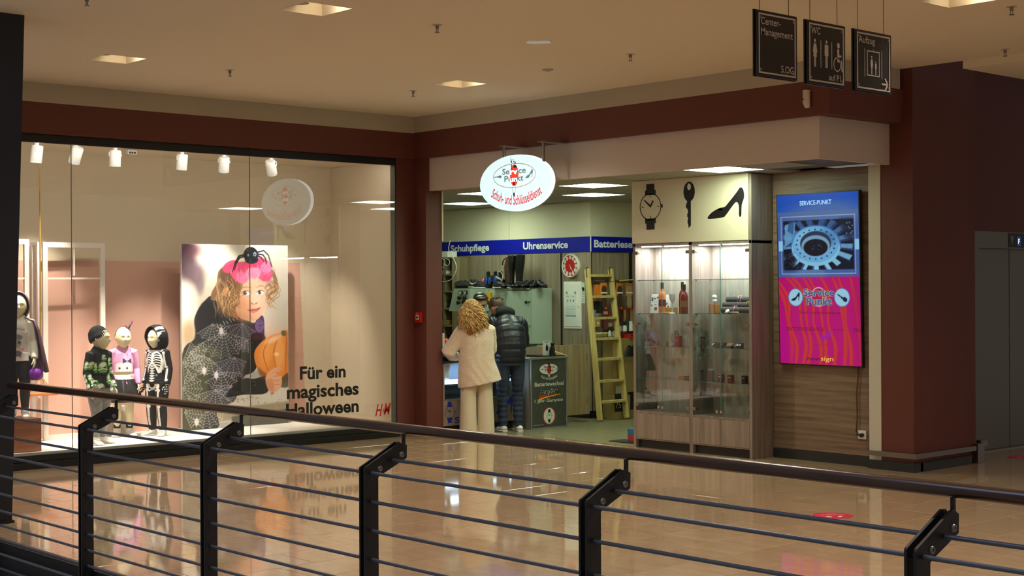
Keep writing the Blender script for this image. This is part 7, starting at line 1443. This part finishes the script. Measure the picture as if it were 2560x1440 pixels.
c.ell(48.5, 102, 9.2, 9.6, 'f2e4f0'); c.ell(48.5, 102, 8.3, 8.7, 'c81c54'); c.poly([(50, 143), (62, 135), (61, 140), (54, 144)], 'a824c8'); 
M_SCRN = attr_mat('screen_picture', .25, 0.68, .5)
fr = o0+NN*.0008; grid_print('lit_picture', c, fr, (1, 0, 0), tuple(VV), W_, HH, M_SCRN, tv, 200, 348)
def em(nm, col, s_=1.1): return mat(nm, (.02, .02, .02), .4, emit=col, es=s_)
def st(s, x0, x1, yb, h, m, bold=.0, low=0, lift=.002):
    o = fr+Vector((1, 0, 0))*(x0/97*W_)+VV*((169-yb)/169*HH-low*h/169*HH); return text('lettering', s, tuple(o), (1, 0, 0), tuple(VV), (x1-x0)/97*W_, h*(1+low)/169*HH, m, tv, bold, lift=lift)
st('SERVICE-PUNKT', 28, 66, 11, 4.4, em('screen_pale', 'a8d8f4'), .012)
for dx, dy, m, bo, li in ((0, 0, em('screen_white', 'dff0fb'), .075, .0015), (0, 0, em('screen_navy', '2a5a9e', .9), .012, .0025)):
    st('Service', 30.2-(bo > .05)*.5, 67.2+(bo > .05)*.5, 101.2+(bo > .05)*.5, 7.2+(bo > .05), m, bo, 0, li); st('Punkt', 33.8-(bo > .05)*.5, 64+(bo > .05)*.5, 110+(bo > .05)*.5, 7.2+(bo > .05), m, bo, 0, li)
M_SD = em('screen_dark', '6a1440', .8); st('Schuh- und Schlüsseldienst', 25, 74, 119, 3.0, M_SD, .004); st('BATTERIESERVICE', 9, 54, 136, 3.8, M_SD, .0); st('* * *', 65, 77, 135, 1.6, M_SD, .02); st('EIN', 89, 97, 136, 3.8, M_SD, .0); st('powered by', 40, 59, 150.5, 2.2, em('screen_mid', '9a1458', .8), .0, .25)
st('novi', 33.5, 49, 165, 3.6, em('screen_plum', '4a1030', .8), .01); st('sign', 49.6, 64.5, 165, 4.2, em('screen_amber', 'e0a83a'), .01, .35)
# cable, socket
sq = at(2156, 1087, 'y', 1.24); t = thing('wall_socket', 'white wall socket with a black plug low on the oak wall', 'socket', sq); g = G(); g.box(sq.x-.045, 1.232, sq.z-.042, sq.x+.045, 1.2425, sq.z+.042, b=.006); g.build('cover', M_WHITE, t); pq_ = at(2155, 1088, 'y', 1.22); g = G(); g.cyl((pq_.x-.0, 1.232, pq_.z), (pq_.x-.0, 1.195, pq_.z), .019, 16); g.cyl((pq_.x-.0, 1.20, pq_.z), (pq_.x-.05, 1.20, pq_.z+.003), .007, 8); g.build('plug', M_BK, t, smooth=.6)
pts = [at(x, y, 'y', 1.225) for x, y in ((2145, 912), (2145, 940), (2142, 985), (2143, 1040), (2142, 1062), (2141, 1078), (2146, 1086))]+[Vector((pq_.x-.045, 1.20, pq_.z+.003))]
g = G(); g.loft(spline(pts, 5, False), .006, 6); o = g.build('power_cable', mat('cable_brown', '4a2e1e', .5), smooth=True); tag(o, 'thin brown cable running from the screen down to the wall socket', 'cable')
# ================================================================ RAILING, COLUMN, HALL FITTINGS
M_STEELD = mat('railing_black', '14161b', .42, bump=(70, .05, .001)); M_BAR = mat('railing_bar', '62656e', .4, .3); M_BOLT = mat('bolt_steel', '8d8b86', .35, .8); M_RAILW = mat('handrail_wood', '523626', .24, coat=.4, noise=(6, '3a2418', (.5, 9, 9)))
POSTS = [3.57, 5.098, 6.602, 8.09, 9.584, 11.093]
t = thing('balcony_railing', 'black steel railing with a dark wooden handrail along the hall edge', 'railing', (8, -6.6, 0))
RY, RZ, RR = -6.405, 1.063, .026
g = G(); g.loft([(3.43, RY, RZ), (3.44, RY, RZ), (8, RY, RZ), (13.6, RY, RZ)], [RR*.55, RR, RR, RR], 24); g.build('handrail', M_RAILW, t, smooth=.9)
prof = [(-6.652, -.40), (-6.572, -.40), (-6.572, .842), (-6.563, .850), (-6.400, .922), (-6.398, .985), (-6.412, .992), (-6.42, 1.000), (-6.428, .992), (-6.44, 1.001), (-6.648, .897), (-6.652, .890)]
for x in POSTS:
    g = G(); g.poly(prof, (x-.011, 0, 0), (0, 1, 0), (0, 0, 1), .011); ps = g.build('post', M_STEELD, t)
    g = G(); g.poly(prof, (x-.047, 0, 0), (0, 1, 0), (0, 0, 1), .011); g.build('post_plate', M_STEELD, ps)
    g = G(); g.box(x-.024, -6.413, .93, x-.012, -6.398, 1.045); g.build('rail_pin', M_STEELD, ps)
    for (y, z) in ((-6.431, .941), (-6.561, .884)):
        g = G(); g.lathe([(.001, 0), (.0145, 0), (.012, .005), (.006, .006), (.005, .003), (.001, .003)], (x, y, z), 14, 0, Matrix.Rotation(math.pi/2, 3, 'Y')); g.build('bolt', M_BOLT, ps, smooth=.6)
    g = G(); g.box(x-.05, -6.575, -.36, x+.004, -6.56, -.1); g.build('slab_bracket', M_STEELD, ps)
for (y, z) in ((-6.486, .919), (-6.611, .867), (-6.611, .730), (-6.611, .592), (-6.611, .454), (-6.611, .328), (-6.611, .210), (-6.611, .110), (-6.611, .012), (-6.611, -.09), (-6.611, -.19)):
    g = G(); g.loft([(2.4, y, z), (13.6, y, z)], .0085, 10); g.build('horizontal_bar', M_BAR, t, smooth=.9)
# leaning black column at the left
cyr = -6.22; dx = (at(62, 0, 'y', cyr).x-at(30, 1307, 'y', cyr).x)/3.88; xb0 = at(30, 1307, 'y', cyr).x
g = G(); h_ = 6.5; w_ = .42; vs = []
for z in (0, h_):
    s_ = dx*z; vs += [(xb0-w_+s_, cyr-.33, z), (xb0+s_, cyr-.33, z), (xb0+s_, cyr, z), (xb0-w_+s_, cyr, z)]
g.add(vs, [(3, 2, 1, 0), (4, 5, 6, 7), (0, 1, 5, 4), (1, 2, 6, 5), (2, 3, 7, 6), (3, 0, 4, 7)]); cl_ = struct(g.build('pillar', mat('column_navy', '121a26', .45)))
g = G(); g.box(xb0-w_-.02, cyr-.35, .001, xb0+.015, cyr+.015, .02); g.build('base_plate', M_STEELD, cl_)
# ---- hanging direction signs
M_SGN = mat('sign_panel_dark', '1a1614', .35); M_SGB = mat('sign_back_black', '060607', .3); M_SLT = mat('sign_letter_grey', 'd4ccc4', .5); M_WIRE = mat('wire', '4a4038', .4, .5)
XS = 8.0
def hsign(k, y0, y1, z0, z1, lab):
    t = thing('direction_sign', lab, 'sign', (XS, (y0+y1)/2, z0), 0, 'hanging direction signs')
    g = G(); g.box(XS-.030, y0-.006, z0-.004, XS-.018, y1+.004, z1+.006); g.build('back_panel', M_SGB, t)
    g = G(); g.box(XS-.012, y0, z0, XS, y1, z1, b=.001); pn = g.build('front_panel', M_SGN, t)
    for y in (y0+.05, y1-.06):
        for z in (z0+.06, z1-.06): g = G(); g.cyl((XS-.018, y, z), (XS-.012, y, z), .012, 10); g.build('spacer', M_STEEL, t)
        g = G(); g.cyl((XS-.02, y, z1-.01), (XS-.02, y, HALL_Z), .0022, 6); g.build('wire', M_WIRE, t)
    g = G(); a, b = .016, .010
    for (p0, q0, p1, q1) in ((y0+a, z0+a, y1-a, z0+a+b), (y0+a, z1-a-b, y1-a, z1-a), (y0+a, z0+a+b, y0+a+b, z1-a-b), (y1-a-b, z0+a+b, y1-a, z1-a-b)): g.box(XS, p0, q0, XS+.0012, p1, q1)
    g.build('border_line', M_SLT, pn)
    for y in (y0+.036, y1-.036):
        for z in (z0+.04, z1-.04): g = G(); g.lathe([(.001, 0), (.009, 0), (.007, .004), (.001, .005)], (XS, y, z), 12, 0, Matrix.Rotation(math.pi/2, 3, 'Y')); g.build('screw', M_BOLT, pn, smooth=.6)
    return pn
def slet(pn, s, y, z, w_, h, low=0, bold=.0): return text('lettering', s, (XS, y, z-low*h), (0, 1, 0), (0, 0, 1), w_, h*(1+low), M_SLT, pn, bold, lift=.0012)
def spoly(pn, nm, polys):
    g = G()
    for p in polys: g.poly(p, (XS+.0012, 0, 0), (0, 1, 0), (0, 0, 1))
    return g.build(nm, M_SLT, pn)
SY = [(-3.582, -3.180), (-3.068, -2.664), (-2.547, -2.133)]; Z0, Z1 = 3.054, 3.46
p = hsign(0, *SY[0], Z0, Z1, 'dark hanging sign reading Center-Management 5.OG'); y0 = SY[0][0]
slet(p, 'Center-', y0+.038, Z1-.085, .195, .046, 0, .006); slet(p, 'Management', y0+.038, Z1-.150, .318, .044, .33, .006); slet(p, '5.OG', y0+.238, Z0+.036, .126, .046, 0, .006)
def rectp(a, b, c, d): return [(a, b), (c, b), (c, d), (a, d)]
def figure_polys(y, z, h, skirt, w=.13):
    s_ = h; P = [ellipse(y, z+s_*.93, s_*.055, s_*.065, 16)]
    if skirt: P += [[(y-s_*.07, z+s_*.83), (y+s_*.07, z+s_*.83), (y+s_*.135, z+s_*.52), (y+s_*.10, z+s_*.49), (y+s_*.07, z+s_*.62), (y+s_*.105, z+s_*.36), (y-s_*.105, z+s_*.36), (y-s_*.07, z+s_*.62), (y-s_*.10, z+s_*.49), (y-s_*.135, z+s_*.52)], rectp(y-s_*.055, z, y-s_*.008, z+s_*.36), rectp(y+s_*.008, z, y+s_*.055, z+s_*.36)]
    else: P += [[(y-s_*.11, z+s_*.83), (y+s_*.11, z+s_*.83), (y+s_*.115, z+s_*.44), (y+s_*.08, z+s_*.42), (y-s_*.08, z+s_*.42), (y-s_*.115, z+s_*.44)], rectp(y-s_*.066, z, y-s_*.006, z+s_*.42), rectp(y+s_*.006, z, y+s_*.066, z+s_*.42)]
    return P
p = hsign(1, *SY[1], Z0-.002, Z1-.002, 'dark hanging sign reading WC with three white figures'); y0 = SY[1][0]
slet(p, 'WC', y0+.036, Z1-.086, .097, .046, 0, .006); slet(p, 'auf P1', y0+.222, Z0+.034, .132, .042, 0, .006)
spoly(p, 'woman_symbol', figure_polys(y0+.075, Z0+.108, .182, True)); spoly(p, 'man_symbol', figure_polys(y0+.198, Z0+.112, .180, False)); spoly(p, 'divider', [rectp(y0+.134, Z0+.108, y0+.141, Z0+.285), rectp(y0+.252, Z0+.108, y0+.259, Z0+.285)])
wy_, wz_ = y0+.320, Z0+.155; spoly(p, 'wheelchair_symbol', ring(wy_-.005, wz_-.01, .042, .048, .008, 30)+[ellipse(wy_+.008, wz_+.115, .016, .019, 14), [(wy_-.006, wz_+.092), (wy_+.016, wz_+.092), (wy_+.018, wz_+.055), (wy_+.040, wz_+.052), (wy_+.040, wz_+.04), (wy_+.018, wz_+.038), (wy_+.018, wz_+.022), (wy_+.048, wz_+.018), (wy_+.056, wz_-.055), (wy_+.042, wz_-.055), (wy_+.036, wz_+.004), (wy_-.004, wz_+.006)]])
p = hsign(2, *SY[2], Z0-.002, Z1-.002, 'dark hanging sign reading Aufzug with a lift symbol and arrow'); y0 = SY[2][0]
slet(p, 'Aufzug', y0+.034, Z1-.086, .188, .045, .33, .006)
a, b, c_, d = y0+.128, Z0+.105, y0+.275, Z0+.275; e = .008
spoly(p, 'lift_symbol', [rectp(a, b, c_, b+e), rectp(a, d-e, c_, d), rectp(a, b+e, a+e, d-e), rectp(c_-e, b+e, c_, d-e), rectp(y0+.100, Z0+.095, y0+.106, Z0+.285), rectp(y0+.297, Z0+.095, y0+.303, Z0+.285), rectp(y0+.199, d, y0+.204, d+.015)]); spoly(p, 'passenger_symbol', figure_polys(a+.055, b+.012, .125, True)+figure_polys(a+.102, b+.012, .092, False))
ax_, az_ = y0+.355, Z0+.062; spoly(p, 'arrow', [rectp(ax_-.055, az_-.006, ax_+.012, az_+.006), [(ax_-.024, az_+.040), (ax_-.008, az_+.040), (ax_+.022, az_), (ax_+.006, az_)], [(ax_+.006, az_), (ax_+.022, az_), (ax_-.008, az_-.040), (ax_-.024, az_-.040)]])
# ---- lift
d = G(); d.box(5.44, 2.93, 0, 5.60, 3.05, 2.31); d.box(5.44, 3.05, 2.135, 5.60, 4.55, 2.31); d.box(5.44, 4.45, 0, 5.6, 4.55, 2.135); M_LIFT = mat('lift_steel', (.50, .49, .45), .42, .7, bump=(60, .05, .001))
dr = struct(d.build('door_1', M_LIFT)); yg = at(2520, 800, 'x', 5.53).y
for a, b_ in ((3.05, yg-.006), (yg+.006, yg+.33), (yg+.342, 4.45)):
    g = G(); g.box(5.52, a, .012, 5.545, b_, 2.135, b=.002); g.build('door_panel', M_LIFT, dr)
g = G(); g.box(5.40, 3.05, 0, 5.60, 4.45, .011); g.build('sill', M_STEEL, dr); g = G(); g.box(5.44, 3.05, .012, 5.515, 4.45, 2.135); g.build('shaft_dark', M_INK, dr)
q = at(2540, 603, 'x', 5.602); g = G(); g.box(5.60, at(2521, 600, 'x', 5.6).y, 2.15, 5.604, q.y+.5, 2.30); hd_ = g.build('header_panel', mat('lift_header', '2a2826', .3, .5), dr)
q = at(2547, 603, 'x', 5.605); g = G(); g.box(5.604, q.y-.04, q.z-.055, 5.606, q.y+.04, q.z+.05); g.build('display', mat('display_blue', '05070c', .2, emit='12305a', es=.8), hd_); text('numeral', 'F', (5.606, q.y-.014, q.z-.03), (0, 1, 0), (0, 0, 1), .03, .055, em('lift_digit', 'e8f2ff', 1.6), hd_, .01); q = at(2530.5, 601, 'x', 5.605); g = G(); g.poly([(-.035, .045), (.035, .045), (0, -.05)], (5.605, q.y, q.z), (0, 1, 0), (0, 0, 1)); g.build('down_arrow', mat('arrow_grey', '8a8578', .4), hd_)
# ---- bumper rail round the pillar
t = thing('bumper_rail', 'brushed steel bumper rail around the foot of the oxblood pillar', 'rail', (6.06, 1.15, .2)); q0, q1 = at(2288, 1136, 'x', 6.075).z, at(2288, 1148.7, 'x', 6.075).z
g = G(); x0_ = at(2170, 1130, 'y', 1.125).x; g.box(x0_, 1.115, q1, 6.085, 1.127, q0, b=.002); g.build('rail', M_STEEL, t); g = G(); g.box(6.073, 1.127, q1, 6.085, 2.17, q0, b=.002); g.build('rail', M_STEEL, t)
for x in (5.62, 5.9): g = G(); g.cyl((x, 1.127, (q0+q1)/2), (x, 1.168, (q0+q1)/2), .012, 10); g.build('spacer', M_STEEL, t)
for y in (1.5, 2.0): g = G(); g.cyl((6.03, y, (q0+q1)/2), (6.073, y, (q0+q1)/2), .012, 10); g.build('spacer', M_STEEL, t)
t = thing('rail_end_post', 'short steel post with a round drum at the end of the bumper rail', 'post', (6.0, 2.27, 0)); a = at(2441, 1158, 'z', 0); g = G(); g.box(a.x-.02, a.y-.02, .001, a.x+.03, a.y+.10, .19, b=.002); g.build('post', M_STEEL, t); b_ = at(2455, 1125, 'x', 5.98); g = G(); g.cyl((5.98, b_.y, q1+.02), (5.98, b_.y, q0+.03), .055, 20); g.cyl((a.x, a.y+.05, q1+.04), (5.98, b_.y, q1+.04), .012, 8); g.build('drum', M_STEEL, t, smooth=.6)
# ---- small wall devices
fq = at(1049.5, 793, 'y', .018); t = thing('fire_call_point', 'red fire alarm call point on the brown wall by the fashion window', 'fire alarm', fq); g = G(); g.box(fq.x-.055, -.02, fq.z-.062, fq.x+.055, .02, fq.z+.062, b=.006); g.build('housing', mat('alarm_red', 'b81c14', .4), t); g = G(); g.box(fq.x-.028, -.024, fq.z-.03, fq.x+.028, -.02, fq.z+.03, b=.002); wp = g.build('window', mat('alarm_white', (.82, .80, .76), .4), t); g = G(); g.box(fq.x-.02, -.026, fq.z-.008, fq.x+.02, -.024, fq.z+.004); g.box(fq.x-.004, -.026, fq.z-.02, fq.x+.004, -.024, fq.z+.016); g.build('press_mark', M_INK, wp); g = G(); g.poly([(-.012, 0), (.012, 0), (0, .022)], (fq.x-.005, -.021, fq.z+.036), U3, V3); g.build('symbol', M_PW, t)
sq = at(2019, 248, 'y', -.01); t = thing('motion_sensor', 'white motion sensor on the brown band above the screen', 'sensor', sq); g = G(); g.loft([(sq.x, -.0, sq.z+.075), (sq.x, -.026, sq.z+.073), (sq.x, -.028, sq.z-.03), (sq.x, -.012, sq.z-.076)], [(.037, .004), (.037, .028), (.037, .028), (.028, .012)], 20, ref=(0, 1, 0)); g.build('housing', mat('sensor_white', (.80, .77, .70), .4), t, smooth=.8); g = G(); g.box(sq.x-.018, -.058, sq.z-.01, sq.x-.010, -.050, sq.z+.004); g.build('led_window', M_INK, t)
# ---- ceiling fittings
M_REC = mat('recess_white', (.85, .80, .70), .6); M_DISC = mat('downlight_disc', (1, 1, 1), .3, emit=(1, .94, .84), es=12); M_RING = mat('downlight_ring', '4a463e', .4)
DL = ['square recessed downlight nearest the black column', 'square recessed downlight at the top edge of the ceiling', 'square recessed downlight near the inner corner above the oval sign', 'square recessed downlight beyond the hanging signs', 'square recessed downlight over the railing behind the signs', 'square recessed downlight over the far end of the railing', 'square recessed downlight at the lift side of the hall']
for (x, y), lb in zip(DOWNLIGHTS, DL):
    t = thing('recessed_downlight', lb, 'ceiling light', (x, y, HALL_Z), 0, 'square recessed downlights'); z0, z1 = HALL_Z, HALL_Z+.12; g = G()
    for (a, b, c_, d) in ((-HS+.001, -HS+.001, HS-.001, -HS+.004), (-HS+.001, HS-.004, HS-.001, HS-.001), (-HS+.001, -HS+.004, -HS+.004, HS-.004), (HS-.004, -HS+.004, HS-.001, HS-.004)): g.box(x+a, y+b, z0-.001, x+c_, y+d, z1)
    g.box(x-HS+.001, y-HS+.001, z1, x+HS-.001, y+HS-.001, z1+.01); g.build('housing', M_REC, t)
    for k, s_ in enumerate((-1, 1)):
        cx_, cy_ = x+.085*s_, y+.085*s_
        if k == 1: g = G(); g.lathe([(.001, .052), (.062, .052), (.062, .11), (.001, .11)], (cx_, cy_, HALL_Z), 24); g.build('lamp_disc', M_DISC, t)
        if k == 0: g = G(); g.lathe([(.066, .045), (.076, .045), (.076, .118), (.066, .118)], (cx_, cy_, HALL_Z), 24); g.build('lamp_ring', M_RING, t, smooth=.6)
        if k == 0: g = G(); g.lathe([(.001, .075), (.064, .075), (.064, .11), (.001, .11)], (cx_, cy_, HALL_Z), 24); g.build('lamp_lens', mat('lens_dull', 'b8ae98', .3), t)
for k, (px, py) in enumerate(((217, 4), (575, 183), (1093, 72), (1033, 234), (1576, 144), (2529, 27), (2513, 132))):
    q = at(px, py, 'z', HALL_Z-.03); t = thing('sprinkler', ('sprinkler head at the ceiling edge above the black column', 'sprinkler head above the track spotlights side of the ceiling', 'sprinkler head in the middle of the ceiling', 'sprinkler head close to the inner wall corner', 'sprinkler head between the round vent and the hanging signs', 'sprinkler head at the far right of the ceiling', 'sprinkler head under the ceiling edge by the lift lobby')[k], 'sprinkler', (q.x, q.y, HALL_Z), 0, 'ceiling sprinklers')
    c0 = Vector((q.x, q.y, HALL_Z)); g = G(); g.lathe([(.001, -.004), (.038, -.004), (.038, 0), (.001, 0)], c0, 18); g.build('rosette', mat('rosette_white', (.78, .74, .66), .4), t); g = G(); g.cyl(c0+Vector((0, 0, -.03)), c0+Vector((0, 0, -.004)), .014, 10); g.cyl(c0+Vector((-.010, 0, -.055)), c0+Vector((-.010, 0, -.03)), .0035, 6); g.cyl(c0+Vector((.010, 0, -.055)), c0+Vector((.010, 0, -.03)), .0035, 6); g.build('nozzle', M_BOLT, t, smooth=.6); g = G(); g.lathe([(.001, -.06), (.018, -.06), (.018, -.056), (.001, -.056)], c0, 14); g.build('deflector', M_BOLT, t)
q = at(1346, 104, 'z', HALL_Z); t = thing('ceiling_vent', 'round white ceiling speaker with a pale rim', 'ceiling speaker', (q.x, q.y, HALL_Z)); g = G(); g.lathe([(.085, -.002), (.105, -.006), (.11, 0), (.085, 0)], (q.x, q.y, HALL_Z), 36); g.build('rim', mat('rim_white', (.9, .92, .9), .25), t, smooth=.8); g = G(); g.lathe([(.001, -.001), (.085, -.001), (.085, .0), (.001, .0)], (q.x, q.y, HALL_Z), 30); g.build('grille', mat('grille_grey', (.50, .50, .47), .7), t)
q = at(1369, 173.5, 'z', HALL_Z); t = thing('smoke_detector', 'small flat round detector on the ceiling near the sign', 'detector', (q.x, q.y, HALL_Z)); g = G(); g.lathe([(.001, -.014), (.04, -.014), (.05, -.008), (.052, 0), (.001, 0)], (q.x, q.y, HALL_Z), 24); g.build('housing', mat('detector_white', (.72, .69, .62), .5), t, smooth=.7); g = G(); g.lathe([(.001, -.017), (.012, -.017), (.012, -.014), (.001, -.014)], (q.x, q.y, HALL_Z), 12); g.build('cap', M_RING, t)
# ---- floor stickers
def sticker(c, r, lab):
    t = thing('floor_sticker', lab, 'sticker', c); g = G(); g.lathe([(.001, .0006), (r, .0006), (r, .0016), (.001, .0016)], c, 40); g.build('disc', mat('sticker_pink', 'c8143c', .35), t)
    r_ = Vector((CR.x, CR.y, 0)).normalized(); f = Vector((CF.x, CF.y, 0)).normalized(); o = Vector(c)+Vector((0, 0, .002))
    text('lettering', 'ABSTAND HALTEN', tuple(o-r_*r*.6+f*r*.05), tuple(r_), tuple(f), r*1.2, r*.16, M_PW, t, .0, lift=.0003); text('lettering', 'BITTE', tuple(o-r_*r*.22+f*r*.35), tuple(r_), tuple(f), r*.44, r*.13, M_PW, t, lift=.0003)
    g = G()
    for s_ in (-1, 1): g.poly(ellipse(s_*r*.28, -r*.40, r*.10, r*.22, 14, -.5*s_), tuple(o+Vector((0, 0, .0003))), tuple(r_), tuple(f))
    g.build('foot_symbol', M_PW, t)
c = at(2082, 1289, 'z', 0); sticker((c.x, c.y, 0), .150, 'round pink red floor sticker in the middle of the hall'); c = at(2556, 1143.5, 'z', 0); sticker((c.x, c.y, 0), .15, 'round pink red floor sticker in front of the lift')
